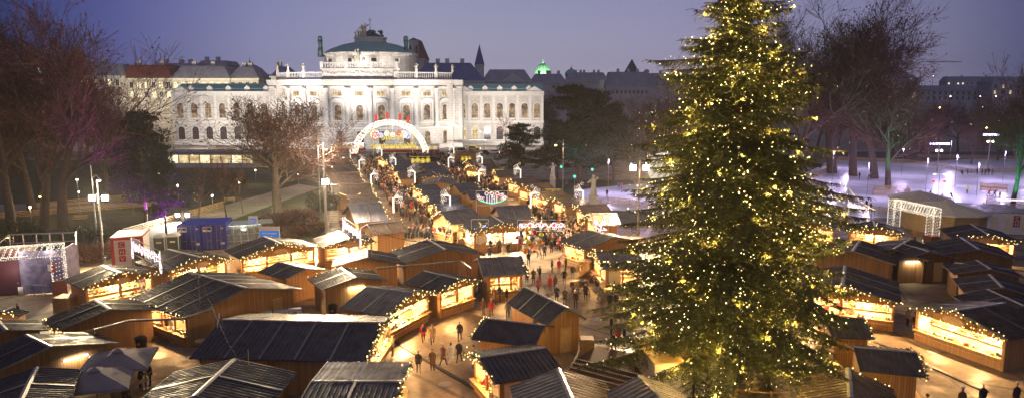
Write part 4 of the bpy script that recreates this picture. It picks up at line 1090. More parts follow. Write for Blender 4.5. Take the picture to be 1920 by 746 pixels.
# bushes
def bush(seed, r=1.5, h=1.6, n=700, mt='twig'):
    rnd = random.Random(seed); b = MB()
    for _ in range(n//6):
        a = rnd.random()*6.28; p = Vector((rnd.gauss(0,.15)*r, rnd.gauss(0,.15)*r, 0)); d = Vector((math.cos(a)*.6, math.sin(a)*.6, 1)).normalized()
        q = p + d*h*rnd.uniform(.5,1.0)*Vector((r/1.5,r/1.5,1)).length*.6
        b.tube([p, q], [.02,.012], 3, cap=False)
    for _ in range(n):
        e = Vector((rnd.gauss(0,1), rnd.gauss(0,1), rnd.gauss(0,1))).normalized()
        c = Vector((e.x*r, e.y*r, h*.55 + e.z*h*.5))*rnd.uniform(.75,1.0); c.z = max(.05, c.z)
        f = e.cross(Vector((rnd.random(), rnd.random(), rnd.random()))).normalized()*.09
        b.face([c-f, c+e*.2, c+f, c-e*.1])
    return b.mesh('shrub', [M_[mt]])
BU = [bush(1), bush(2, 2.4, 2.0, 1300), bush(3, 1.2, 1.3, 600, 'deadleaf'), bush(4, 2.2, 2.4, 1200, 'pine')]
for k, (px, py, b_, s, lb) in enumerate([(560,425,1,1.3,'brown leafless shrub at the foot of the forked bare tree'),(585,440,2,1.6,'rusty shrub left of the floodlight mast'),(605,395,3,1.3,'dark evergreen shrub behind the floodlight mast'),
      (160,470,3,1.3,'dark ivy hedge right of the left light arch'),(180,490,1,1.0,'dark shrub touching the white container'),(458,450,2,1.2,'leafy bush in front of the glass shelter'),(545,452,2,1.5,'rust coloured bush above the widest glowing stall'),
      (30,468,3,1.5,'dark shrub behind the left light arch'),(640,335,3,1.6,'green bush by the far street lamps'),(430,352,1,1.6,'bare shrub in front of the lit restaurant pavilion'),(520,430,1,1.2,'thin bare shrub next to the blue sign board')]):
    o = link('shrub', BU[b_]); o.location = at(px, py); o.scale = (s,)*3; tag(o, lb, 'shrub')
# ---------------------------------------------------------------- people
SKIN = mat('skin', (.58,.36,.25), (.52,.31,.21), 8, .6)
PM = {n: col(n, c, .8) for n, c in dict(black=(.018,.018,.022), navy=(.025,.035,.08), brown=(.13,.065,.035), grey=(.14,.14,.15), red=(.55,.025,.03), pink=(.60,.10,.20), white=(.70,.68,.64), tan=(.36,.24,.13),
      olive=(.11,.10,.055), blue=(.04,.09,.28), orange=(.60,.20,.04), yellow=(.70,.50,.05), jeans=(.06,.08,.16), purple=(.18,.06,.22), hivis=(.62,.75,.08), hair=(.05,.03,.02), blond=(.42,.28,.12), greyhair=(.35,.33,.31), camo=(.15,.13,.07), cream=(.62,.55,.42)).items()}
def figure(pose, H_=1.74, coat=True, female=False):
    """joints (x across, y forward is -y, z up) -> one continuous skinned body"""
    V = Vector; j = {}
    bm = bmesh.new(); sk = bm.verts.layers.skin.verify()
    def vt(n, p, r, root=False):
        v = bm.verts.new(p); v[sk].radius = (r, r*.86) if not hasattr(r, '__len__') else r
        if root: v[sk].use_root = True
        j[n] = v; return v
    def ed(a, b): bm.edges.new((j[a], j[b]))
    ph, hz = pose.get('hip', .94), pose.get('hipy', 0)
    lean = pose.get('lean', 0)
    vt('pel', (0,hz,ph), (.145,.11), True)
    vt('wai', (0,hz-lean*.3,ph+.16), (.135,.10)); vt('che', (0,hz-lean*.7,ph+.34), (.165,.115)); vt('nk0', (0,hz-lean,ph+.51), (.075,.07)); vt('nk', (0,hz-lean*1.05-.01,ph+.56), .055)
    vt('hd', (0,hz-lean*1.1-.02,ph+.67), (.078,.095)); vt('hd2', (0,hz-lean*1.1-.02,ph+.755), (.07,.088))
    for a, b in (('pel','wai'),('wai','che'),('che','nk0'),('nk0','nk'),('nk','hd'),('hd','hd2')): ed(a, b)
    for s, k in ((-1,'l'),(1,'r')):
        sh = V((s*.185, hz-lean*.85, ph+.44)); vt('sh'+k, sh, .068)
        el, wr = pose['arm'+k]; el = V((s*el[0], el[1], el[2])); wr = V((s*wr[0], wr[1], wr[2]))
        vt('el'+k, sh+el, .050); vt('wr'+k, sh+el+wr, .034); ed('che','sh'+k); ed('sh'+k,'el'+k); ed('el'+k,'wr'+k)
        hp = V((s*.095, hz, ph-.06)); vt('hp'+k, hp, .098)
        kn, an = pose['leg'+k]; kn = V((s*.10, kn[0], kn[1])); an = V((s*.11, an[0], an[1]))
        vt('kn'+k, kn, .064); vt('an'+k, an, .044); vt('to'+k, an + V((s*.02,-.15,-.035)), (.042,.035))
        ed('pel','hp'+k); ed('hp'+k,'kn'+k); ed('kn'+k,'an'+k); ed('an'+k,'to'+k)
    wrs = [(V(j['wr'+k].co), (V(j['wr'+k].co)-V(j['el'+k].co)).normalized(), s) for s, k in ((-1,'l'),(1,'r'))]
    ank = [V(j['an'+k].co) for k in 'lr']; head = V(j['hd2'].co); neckz = ph+.60
    me = bpy.data.meshes.new('tmp'); bm.to_mesh(me); bm.free()
    o = bpy.data.objects.new('tmp', me); C.objects.link(o)
    m1 = o.modifiers.new('s', 'SKIN'); m1.use_smooth_shade = True; m2 = o.modifiers.new('u', 'SUBSURF'); m2.levels = 1; m2.render_levels = 1
    dg = bpy.context.evaluated_depsgraph_get(); res = bpy.data.meshes.new_from_object(o.evaluated_get(dg))
    bpy.data.objects.remove(o); 
    mb = MB(); mb.v = [Vector(v.co) for v in res.vertices]
    for p in res.polygons:
        c = p.center; m = 0
        if c.z > neckz - .02 and abs(c.x) < .14: m = 3
        if (c - head).length < .30 and c.z > head.z - .005 + (.03 if c.y < head.y - .03 else -.06) and c.z > neckz: m = 4
        if c.z < ph - .02 and abs(c.x) < .22 and all((c-w_[0]).length > .11 for w_ in wrs): m = 1
        for a in ank:
            if (c - a).length < .2 and c.z < a.z + .01: m = 2
        mb.f.append(list(p.vertices)); mb.m.append(m)
    # hands: palm, four fingers of unequal length, thumb from the side
    for w_, d, s in wrs:
        sd = d.cross(V((0,1,0)));  sd = V((0,1,0)) if sd.length < .1 else sd.normalized()
        ac = V((0,-1,0)) - d*d.dot(V((0,-1,0))); ac = ac.normalized() if ac.length > .1 else V((1,0,0)); nr = d.cross(ac)
        mb.tube([w_ - d*.02, w_ + d*.04, w_ + d*.09], [.03,.038,.034], 6, 3)
        for q in range(4):
            b = w_ + d*.085 + ac*(.028 - .018*q); l = (.065,.075,.07,.052)[q]
            mb.tube([b, b + d*l*.55, b + d*l*.85 - nr*s*l*.45], [.010,.009,.007], 4, 3)
        b = w_ + d*.03 + ac*.032; mb.tube([b, b + (d+ac).normalized()*.035, b + (d*1.3+ac*.5).normalized()*.065], [.012,.010,.008], 4, 3)
    # face
    hy = head.y; hz_ = head.z - .045
    mb.face([(-.012,hy-.09,hz_-.03),(.012,hy-.09,hz_-.03),(0,hy-.118,hz_-.028),], 3); mb.face([(-.012,hy-.09,hz_-.03),(0,hy-.118,hz_-.028),(0,hy-.09,hz_+.02)], 3); mb.face([(.012,hy-.09,hz_-.03),(0,hy-.09,hz_+.02),(0,hy-.118,hz_-.028)], 3)
    for s in (-1, 1): mb.octa((s*.03, hy-.083, hz_+.005), .011, 4); mb.octa((s*.082, hy, hz_-.01), .02, 3)
    mb.face([(-.022,hy-.094,hz_-.056),(.022,hy-.094,hz_-.056),(.018,hy-.094,hz_-.066),(-.018,hy-.094,hz_-.066)], 2)
    body = mb.mesh('person', [PM['black'], PM['jeans'], PM['black'], SKIN, PM['hair']], True)
    # coat
    ct = MB(); fl = .05 if female else .02; low = ph - (.34 if female else .16)
    n = 14
    rows = [(low,.185+fl,.15+fl),(ph-.05,.175,.145),(ph+.12,.155,.128),(ph+.32,.190,.140),(ph+.44,.175,.115),(ph+.52,.095,.085),(ph+.56,.075,.075)]
    pr = None
    for z, rx, ry in rows:
        t = (z-ph)/.56; yo = hz - (lean*max(0,t)*.9)
        rg = [ct.add((rx*math.cos(2*math.pi*i/n), yo + ry*math.sin(2*math.pi*i/n), z)) for i in range(n)]
        if pr:
            for i in range(n): ct.idx([pr[i], pr[(i+1)%n], rg[(i+1)%n], rg[i]])
        pr = rg
    coatm = ct.mesh('coat', [PM['black']], True)
    hr = MB(); hr.ball((0, hy+.008, head.z-.01), .098, 0, 10, 6, 1.05); 
    hat = MB(); hat.lathe(0, hy, [(.103,head.z-.03),(.108,head.z+.01),(.095,head.z+.07),(.05,head.z+.11),(.02,head.z+.12)], 10); hat.ball((0,hy,head.z+.13), .028, 0, 6, 4)
    lg = MB(); 
    lg.tube([(0,hy+.03,head.z+.05),(0,hy+.06,head.z-.05),(0,hy+.075,head.z-.18)], [.08,.085,.05], 8)
    return body, coatm, hat.mesh('hat', [PM['red']], True), lg.mesh('hair', [PM['hair']], True)
dn = ((.04,.01,-.27),(.0,-.03,-.25))
POS = {
 'stand': dict(arml=dn, armr=dn, legl=((-.01,.50),(.02,.09)), legr=((-.01,.50),(.02,.09))),
 'walk': dict(arml=((.05,.12,-.25),(.0,.02,-.25)), armr=((.05,-.10,-.25),(-.01,-.15,-.20)), legl=((-.17,.53),(-.26,.10)), legr=((.02,.50),(.30,.16)), hip=.92),
 'pocket': dict(arml=((.10,.05,-.26),(-.10,-.12,-.17)), armr=((.10,.05,-.26),(-.10,-.12,-.17)), legl=((-.02,.50),(.0,.09)), legr=((.0,.50),(.06,.09))),
 'mug': dict(arml=dn, armr=((.05,-.04,-.27),(-.08,-.22,.08)), legl=((-.02,.50),(.02,.09)), legr=((-.04,.50),(-.02,.09))),
 'photo': dict(arml=((.04,-.16,-.16),(-.10,-.16,.17)), armr=((.04,-.16,-.16),(-.10,-.16,.17)), legl=((-.01,.50),(.02,.09)), legr=((-.03,.50),(-.03,.09))),
 'skate': dict(arml=((.18,.08,-.18),(.12,-.05,-.18)), armr=((.18,-.08,-.18),(.12,-.14,-.12)), legl=((-.22,.50),(-.12,.12)), legr=((.10,.46),(.42,.22)), lean=.24, hip=.88),
 'lean': dict(arml=((.04,-.18,-.20),(-.05,-.22,-.06)), armr=((.04,-.18,-.20),(-.05,-.22,-.06)), legl=((-.01,.50),(.03,.09)), legr=((-.01,.50),(.05,.09)), lean=.18),
 'sit': dict(arml=((.05,-.08,-.26),(-.04,-.22,-.08)), armr=((.05,-.08,-.26),(-.04,-.22,-.08)), legl=((-.42,.48),(-.42,.09)), legr=((-.42,.47),(-.36,.09)), hip=.52),
}
FIG = {}
for k, v in POS.items(): FIG[k, 0] = figure(v); FIG[k, 1] = figure(v, female=True)
def setm(o, i, m):
    s = o.material_slots[i]; s.link = 'OBJECT'; s.material = m
LEGC = ['jeans','black','black','grey','brown','navy']
def person(p, coatc, label, pose='stand', face=0, legs='black', hair='hair', hat=None, h=1.0, female=0, long=0, group=None, cat='person', pack=None, bag=None, rot=None):
    b, ct, ht, lg = FIG[pose, female]
    o = link('person', b); o.location = p; o.rotation_euler = (0,0,R(face) if rot is None else rot); o.scale = (h,)*3
    for i, c in ((0,coatc),(1,legs),(4,hair)): setm(o, i, PM[c])
    c = link('coat', ct, o); setm(c, 0, PM[coatc])
    if hat: q = link('hat', ht, o); setm(q, 0, PM[hat])
    elif long: q = link('hair', lg, o); setm(q, 0, PM[hair])
    tag(o, label, cat, group)
    if pack:
        m = MB(); m.box(-.15,.15,.14,.30,1.05,1.45); m.tube([(-.1,.14,1.4),(-.12,-.10,1.42),(-.12,-.14,1.2),(-.1,.14,1.1)], .018, 4); m.tube([(.1,.14,1.4),(.12,-.10,1.42),(.12,-.14,1.2),(.1,.14,1.1)], .018, 4)
        k = m.build('backpack', PM[pack]); k.matrix_world = Matrix.Translation(p) @ Matrix.Rotation(o.rotation_euler[2], 4, 'Z'); tag(k, pack + ' backpack of the ' + ' '.join(label.split()[:12]), 'backpack')
    if bag:
        m = MB(); m.box(.20,.32,-.17,.13,.30,.62); m.tube([(.26,-.1,.62),(.26,-.02,.78),(.26,.08,.62)], .012, 4)
        k = m.build('bag', PM[bag]); k.matrix_world = Matrix.Translation(p) @ Matrix.Rotation(o.rotation_euler[2], 4, 'Z'); tag(k, bag + ' bag of the ' + ' '.join(label.split()[:12]), 'bag')
    return o
# people on the open square: (px, py, coat, pose, facing degrees (0 = towards the camera), legs, extras, label)
SQ = [
 (794,643,'red','walk',200,'black',dict(pack='black'),'person in dark red jacket walking away with a black backpack'),
 (811,646,'tan','walk',190,'black',dict(female=1,bag='white',long=1,hair='blond'),'person in tan coat carrying a white bag, beside the one with the backpack'),
 (785,700,'black','stand',180,'grey',dict(),'person in black jacket and grey trousers standing with back turned'),
 (811,696,'brown','stand',178,'black',dict(female=1),'person in dark brown jacket next to the one in grey trousers'),
 (831,686,'brown','walk',150,'black',dict(female=1,hat='cream'),'person in brown coat walking at the left of the hurrying trio'),
 (846,683,'white','walk',165,'white',dict(female=1,long=1,hair='brown'),'person in a white outfit walking in the middle of the hurrying trio'),
 (861,681,'black','walk',170,'black',dict(h=1.06),'tall person in black coat striding at the right of the hurrying trio'),
 (704,672,'camo','mug',120,'camo',dict(),'soldier in camouflage closest to the long ribbed roof'),
 (724,660,'camo','stand',20,'camo',dict(),'soldier in camouflage in the middle of the three'),
 (737,667,'camo','mug',-60,'camo',dict(),'soldier in camouflage at the right of the three'),
 (888,690,'tan','mug',70,'jeans',dict(hat='brown'),'person in tan jacket and cap at the bulb-lit left edge of the blue roofed stall'),
 (897,718,'red','stand',20,'black',dict(h=.66),'small child in a bright red coat'),
 (912,748,'red','walk',-150,'black',dict(),'person in rust red jacket rushing past the bottom edge'),
 (922,750,'brown','walk',-150,'navy',dict(),'person in brown jacket rushing past the bottom edge'),
 (862,640,'black','walk',180,'black',dict(),'person in black coat walking behind the trio, nearest the small blue roof'),
 (906,593,'brown','walk',180,'grey',dict(hat='brown'),'person in brown coat and cap walking toward the shop window'),
 (921,595,'red','walk',175,'grey',dict(hat='cream'),'person in bright red coat and pale hat walking toward the shop window'),
 (916,562,'black','lean',150,'black',dict(female=1),'person in black leaning at the bright shop window'),
 (927,571,'brown','stand',-20,'black',dict(female=1,long=1,hair='blond'),'blond person in brown in front of the bright shop window'),
 (937,566,'navy','stand',100,'black',dict(bag='yellow'),'person with a yellow bag by the shop window'),
 (952,598,'grey','walk',0,'black',dict(),'person in grey coat beside the steep striped hut'),
 (968,600,'grey','stand',10,'black',dict(female=1,hat='cream'),'person in grey patterned coat and pale hat by the steep striped hut'),
 (950,572,'black','mug',60,'jeans',dict(),'person in black coat with raised hand behind the striped hut'),
 (976,532,'black','stand',160,'black',dict(female=1),'person in black coat near the ribbed awning roof'),
 (988,534,'olive','stand',200,'black',dict(),'person in olive coat near the ribbed awning roof'),
 (1000,532,'brown','pocket',190,'black',dict(female=1),'person in long brown coat among the group behind the red coats'),
 (1012,527,'navy','stand',120,'jeans',dict(pack='grey'),'person in navy jacket with grey backpack'),
 (1009,548,'pink','walk',20,'black',dict(female=1,hat='pink',h=.92),'person in salmon pink jacket and hat walking to the viewer'),
 (1031,546,'red','stand',160,'black',dict(female=1,hat='red'),'person in red coat and red hat, nearest of the red coats'),
 (1041,543,'brown','stand',200,'black',dict(female=1,h=.92,long=1),'person in brown coat right of the one in red coat and hat'),
 (1035,512,'black','stand',100,'black',dict(),'person in black jacket left of the one wearing a red santa hat'),
 (1048,513,'red','stand',190,'black',dict(hat='red'),'person in bright red jacket wearing a red santa hat'),
 (1058,535,'black','pocket',180,'tan',dict(h=1.05),'tall person in black jacket and tan trousers'),
 (1061,508,'brown','mug',-100,'black',dict(hat='red'),'person in brown with a small red hat'),
 (1074,524,'black','stand',180,'grey',dict(),'person in black coat and grey trousers near the benches'),
 (1086,520,'tan','stand',180,'tan',dict(h=1.06),'tall person in beige coat by the lattice screen'),
 (1044,567,'navy','mug',-10,'navy',dict(female=1,hat='white'),'person in navy coat and white hat facing the viewer'),
 (1059,572,'olive','mug',10,'jeans',dict(hat='tan'),'person in olive jacket and tan hat with jeans'),
 (1079,580,'black','stand',0,'navy',dict(h=1.05),'person in black jacket standing alone in front of the benches'),
 (1098,563,'black','stand',170,'black',dict(female=1),'person in black beside the barrel'),
 (1124,564,'grey','walk',70,'grey',dict(),'blurred grey person crossing in front of the barrel'),
 (1143,583,'black','stand',180,'jeans',dict(h=1.05),'person in black jacket and jeans at the left twigs of the spruce'),
 (1155,581,'navy','stand',170,'white',dict(),'person in navy jacket and pale trousers at the left twigs of the spruce'),
 (1175,570,'brown','walk',90,'black',dict(),'person in brown half hidden by the spruce boughs'),
 (1185,578,'red','stand',0,'black',dict(h=.8),'child in red jacket half hidden by the spruce boughs'),
 (1146,628,'black','stand',100,'black',dict(),'person in black with hood under the left spruce boughs'),
 (1158,648,'red','stand',140,'black',dict(),'person in dark red jacket under the left spruce boughs'),
 (1150,664,'black','walk',160,'black',dict(h=1.04),'person in black by the stage steps'),
 (1170,650,'navy','stand',90,'black',dict(),'person in navy between stage steps and spruce'),
 (1057,480,'pink','stand',0,'black',dict(h=.86,bag='grey'),'child in pink jacket standing in the middle of the square'),
 (1034,474,'black','stand',180,'black',dict(female=1),'person in black coat left of the child in pink'),
 (1021,484,'navy','walk',0,'black',dict(),'person in dark blue jacket right of the balloons'),
 (1011,484,'brown','walk',110,'brown',dict(),'blurred brown person right of the balloons'),
 (953,479,'black','stand',200,'black',dict(),'person in black between food stall and balloons'),
 (944,478,'cream','sit',180,'brown',dict(female=1),'crouching person in cream coat before the food stall'),
 (936,472,'olive','stand',190,'black',dict(),'person in olive coat before the big food stall'),
 (927,471,'white','stand',180,'brown',dict(female=1),'person in pale coat before the big food stall'),
 (919,472,'black','stand',175,'black',dict(female=1),'person in black coat before the big food stall'),
 (911,470,'grey','stand',185,'black',dict(h=1.05),'tall person in grey coat before the big food stall'),
 (918,487,'navy','stand',180,'black',dict(female=1),'person in navy coat standing apart from the food stall queue'),
 (1047,470,'red','stand',180,'black',dict(),'person in red jacket inside the crowd by the berries sign'),
 (1715,454,'orange','photo',180,'black',dict(),'person in orange jacket taking a photo at the right light arch'),
 (1713,625,'brown','stand',150,'cream',dict(pack='black'),'person in pale trousers with black backpack between the two glowing stalls'),
 (1701,612,'tan','stand',90,'black',dict(),'person in tan jacket beside the one in pale trousers'),
 (1598,603,'brown','lean',-170,'olive',dict(hat='brown'),'person in brown at the counter of the jar stall'),
 (1548,600,'red','stand',170,'black',dict(h=.9),'person in red at the jar stall counter'),
 (1500,590,'black','stand',180,'black',dict(),'person in black at the jar stall, half hidden by spruce'),
 (1735,790,'white','stand',170,'grey',dict(hat='brown'),'person in patterned white coat cut by the bottom edge'),
 (1762,800,'brown','stand',170,'black',dict(hair='blond',h=.96),'blond person in brown cut by the bottom edge'),
 (1801,775,'brown','stand',175,'black',dict(hat='white'),'person in dark brown coat and white hat at the bottom edge'),
 (1840,768,'black','stand',180,'black',dict(hair='blond'),'fair haired person in black coat at the bottom edge'),
 (1903,766,'black','stand',185,'black',dict(hat='cream'),'person in black coat and pale hat in the bottom right corner'),
 (36,604,'black','stand',120,'black',dict(female=1,long=1,hair='blond'),'blond person in black by the small lit stall at the left edge'),
 (6,548,'black','stand',90,'black',dict(h=1.05),'dark figure under the left light arch, at the picture edge'),
 (16,548,'brown','stand',270,'black',dict(),'dark figure in brown under the left light arch'),
 (264,728,'black','lean',90,'black',dict(),'person in black at the small high table beside the parasols'),
 (283,723,'brown','mug',-60,'navy',dict(hat='white'),'person in white hat holding food at the small high table'),
 (236,755,'brown','sit',60,'black',dict(hat='red'),'person with red cap seated on the bench beneath the parasol'),
 (229,560,'brown','lean',170,'black',dict(female=1),'person in brown at the glowing stall beside the red coat'),
 (240,560,'black','lean',180,'black',dict(),'person in black at the glowing stall beside the red coat'),
 (254,561,'red','lean',185,'black',dict(h=1.05),'person in red coat at the counter of the glowing stall on the left'),
 (270,564,'navy','stand',170,'black',dict(female=1),'person in navy to the right of the red coat at the glowing stall'),
 (171,572,'brown','lean',180,'black',dict(),'person at the left end of the glowing stall with the red coat'),
 (183,571,'red','lean',180,'black',dict(h=.9),'person in dark red at the left end of the glowing stall'),
 (381,696,'black','stand',180,'black',dict(),'person in black in the gap between the near roofs'),
 (640,510,'brown','lean',190,'black',dict(female=1),'person in brown at the stall with the round sign'),
 (652,508,'red','lean',180,'black',dict(),'person in red at the stall with the round sign'),
 (672,505,'tan','lean',175,'black',dict(),'person in tan at the stall with the round sign'),
 (628,400,'black','walk',180,'black',dict(),'person in black walking behind the left row of stalls'),
]
rp = random.Random(9)
for (px, py, c, pose, f, lg, kw, lb) in SQ: person(at(px, py), c, lb, pose, f, lg, **kw)
# visitors in the lanes and around the crossing
POLYS = [
 ('in the left lane near the light arch', 'crowd in the far left lane', [(684,330),(776,330),(800,352),(708,356)], 30, .62),
 ('in the left lane between the stall rows', 'crowd in the middle of the left lane', [(706,352),(800,350),(812,372),(740,402),(728,380)], 32, .8),
 ('in the open part of the left lane', 'crowd in the near left lane', [(742,398),(822,378),(850,405),(872,436),(785,440)], 32, .9),
 ('in front of the closed plank-backed stall', 'crowd behind the plank-backed stall', [(700,462),(722,450),(800,438),(878,440),(880,462),(790,446),(742,470)], 22, .62),
 ('in the right lane', 'crowd in the right lane', [(826,300),(850,298),(902,340),(925,362),(898,362),(856,345),(835,320)], 16, .8),
 ('by the red curtained stall in the right lane', 'crowd in the near right lane', [(975,352),(990,352),(1052,395),(1112,440),(1080,452),(1000,412),(985,385)], 34, .8),
 ('at the berries sign where the square opens', 'crowd under the berries sign', [(1005,438),(1085,440),(1108,452),(1090,478),(1060,470),(1010,462)], 18, .75),
]
PALC = ['black']*7 + ['brown']*4 + ['navy']*3 + ['grey']*4 + ['tan','tan','olive','olive','red','red','white','cream','blue','pink','purple','orange','white']
def inpoly(x_, y_, P):
    c = False; n = len(P)
    for i in range(n):
        a, b = P[i], P[(i+1)%n]
        if (a[1] > y_) != (b[1] > y_) and x_ < (b[0]-a[0])*(y_-a[1])/(b[1]-a[1]) + a[0]: c = not c
    return c
npp = 0; taken = []
for place, grp, P, cnt, md in POLYS:
    W_ = [at(*q) for q in P]; xs = [q.x for q in W_]; ys = [q.y for q in W_]; k = 0; tr = 0
    PW = [(q.x, q.y) for q in W_]
    while k < cnt and tr < 4000:
        tr += 1; x_ = rp.uniform(min(xs), max(xs)); y_ = rp.uniform(min(ys), max(ys))
        if not inpoly(x_, y_, PW) or any((x_-a)**2 + (y_-b)**2 < md*md for a, b in taken[-90:]): continue
        taken.append((x_, y_)); c = rp.choice(PALC); hatc = rp.choice([None,None,None,'red','white','cream','black','grey','pink'])
        lab = 'person in %s coat%s %s' % (c, '' if not hatc else ' and %s hat' % hatc, place)
        person(Vector((x_, y_, 0)), c, lab, rp.choice(['stand','walk','walk','pocket','mug','stand','lean']), rp.choice([0,180,160,-20,90,200,20,-90]) + rp.uniform(-25,25), rp.choice(LEGC), rp.choice(['hair','hair','blond','greyhair']),
               hatc, rp.uniform(.9,1.05), rp.random() < .5, rp.random() < .5, grp + ' in %s and %s' % (c, hatc or 'no hat'))
        k += 1; npp += 1
print('lane people', npp)
# the far, densest part of the crowd reads as one mass
cm = MB()
def lowman(mb, x_, y_, h, m, a):
    mb.tube([(x_-.09,y_,0),(x_-.09,y_,.8*h)], [.07,.1], 5, 5); mb.tube([(x_+.09,y_,0),(x_+.09,y_,.8*h)], [.07,.1], 5, 5)
    mb.tube([(x_,y_,.72*h),(x_,y_,1.1*h),(x_,y_,1.4*h),(x_,y_,1.5*h)], [.2,.18,.2,.08], 7, m)
    mb.ball((x_,y_,1.62*h), .12, 6 if rp.random() < .6 else 7, 6, 4)
    for s in (-1, 1): mb.tube([(x_+s*.2,y_,1.4*h),(x_+s*.27,y_+.05,1.1*h),(x_+s*.24,y_-.12,.85*h)], [.07,.055,.04], 4, m)
for P, cnt in (([(668,300),(748,297),(756,310),(674,314)], 170), ([(760,296),(822,292),(848,300),(830,306),(790,302)], 120), ([(690,332),(705,330),(790,348),(760,352),(715,356)], 90), ([(826,300),(850,298),(902,340),(925,362),(898,362),(856,345),(835,320)], 130),([(862,330),(925,345),(975,352),(985,368),(920,362)], 100),([(672,312),(752,308),(778,335),(690,335)], 110),([(706,352),(800,350),(812,372),(740,402),(728,380)], 110),([(1005,438),(1085,440),(1108,452),(1090,470),(1060,462),(1010,458)], 60),([(975,352),(990,352),(1052,395),(1112,440),(1080,452),(1000,412)], 90),([(715,462),(722,450),(800,438),(878,440),(880,455),(790,446)], 40),([(745,405),(800,385),(822,382),(850,405),(862,425),(800,436)], 45),([(1005,440),(1085,440),(1100,465),(1030,465)], 30)):
    PW = [(at(*q).x, at(*q).y) for q in P]; k = 0
    while k < cnt:
        x_ = rp.uniform(min(q[0] for q in PW), max(q[0] for q in PW)); y_ = rp.uniform(min(q[1] for q in PW), max(q[1] for q in PW))
        if inpoly(x_, y_, PW) and not any((x_-a)**2 + (y_-b)**2 < .16 for a, b in taken): taken.append((x_, y_)); lowman(cm, x_, y_, rp.uniform(.92,1.05), rp.randrange(5), 0); k += 1
o = cm.build('crowd', [PM['black'], PM['brown'], PM['grey'], PM['navy'], PM['tan'], PM['black'], SKIN, PM['hair']], None, True)
tag(o, 'dense far crowd filling the lanes beneath the light arch', 'crowd', None, 'stuff')
# skaters
for (px, py, c, pose, f, lg, kw, lb) in [
 (1742,371,'black','skate',70,'navy',dict(),'skater in black bending forward beside a child'), (1747,373,'blue','skate',70,'black',dict(h=.7),'child skater in blue next to the one in black'),
 (1763,379,'pink','skate',30,'grey',dict(female=1),'skater in pink close to the lamp post'), (1784,376,'black','skate',-80,'black',dict(),'skater in black crouched low near the tent'),
 (1813,363,'hivis','stand',0,'navy',dict(),'rink steward in a yellow vest standing on the ice'), (1853,369,'red','skate',60,'black',dict(),'skater in red beside the barrier on the right'),
 (1864,370,'black','skate',60,'black',dict(),'skater in black beside the one in red'), (1874,372,'tan','stand',0,'black',dict(h=.8),'child skater in tan near the barrier on the right'),
 (1611,336,'black','walk',10,'black',dict(),'dark skater alone on the left part of the ice'), (1628,339,'brown','skate',30,'black',dict(),'skater in brown on the left part of the ice'), (1632,338,'navy','skate',-30,'black',dict(),'skater in navy on the left part of the ice'),
 (1832,328,'black','stand',0,'black',dict(),'black clad onlooker leaning on the rink barrier, leftmost of five'), (1841,328,'navy','stand',40,'black',dict(),'navy clad onlooker at the rink barrier, second of five'), (1847,329,'brown','stand',0,'black',dict(female=1),'brown clad onlooker at the rink barrier, middle of five'),
 (1853,328,'black','pocket',0,'navy',dict(),'onlooker with hands in pockets at the rink barrier, fourth of five'), (1860,329,'grey','stand',-30,'black',dict(),'grey clad onlooker at the rink barrier, last of five'),
 (1803,328,'black','sit',0,'black',dict(),'person crouching by the far rink barrier'), (1814,327,'blue','stand',0,'black',dict(h=.8),'child in blue by the far rink barrier'),
 (1624,392,'black','walk',-60,'black',dict(),'person in black walking past the lit letters by the rink fence'), (1632,398,'brown','walk',-60,'black',dict(),'person in brown behind the one in black at the rink fence'),
 (1668,404,'blue','stand',0,'black',dict(h=.9),'visitor in blue left of the right light arch'), (1681,406,'white','walk',40,'grey',dict(),'visitor in white beneath the right light arch'), (1690,403,'black','stand',100,'black',dict(),'visitor in black beneath the right light arch'), (1697,405,'purple','stand',0,'black',dict(female=1),'visitor in purple beneath the right light arch'),
 (1560,420,'black','walk',60,'black',dict(),'person in black on the path behind the brown tents'), (1570,424,'tan','walk',60,'black',dict(),'person in tan on the path behind the brown tents'),
 (1776,392,'black','stand',180,'black',dict(),'spectator in black behind the tent, leftmost of three'), (1786,394,'grey','stand',180,'black',dict(h=1.05),'tall spectator in grey behind the tent'), (1794,395,'pink','stand',180,'black',dict(h=.9),'small spectator in pink behind the tent'),
 (1843,398,'navy','stand',180,'black',dict(),'spectator behind the container roofs'),
 (1090,352,'purple','skate',30,'black',dict(),'skater seen between the two statues'), (1098,356,'black','skate',70,'black',dict(),'dark skater between the two statues'), (1138,371,'black','stand',0,'black',dict(),'dark person at the curved rink fence left of the spruce'), (1062,352,'blue','walk',20,'black',dict(),'blue clad person behind the slender lamp post'),
 (1165,356,'pink','skate',10,'black',dict(h=.9),'skater in pink beside the left spruce twigs'), (1160,357,'blue','skate',-30,'black',dict(),'skater in blue beside the left spruce twigs')]:
    person(at(px, py), c, lb, pose, f, lg, **kw)
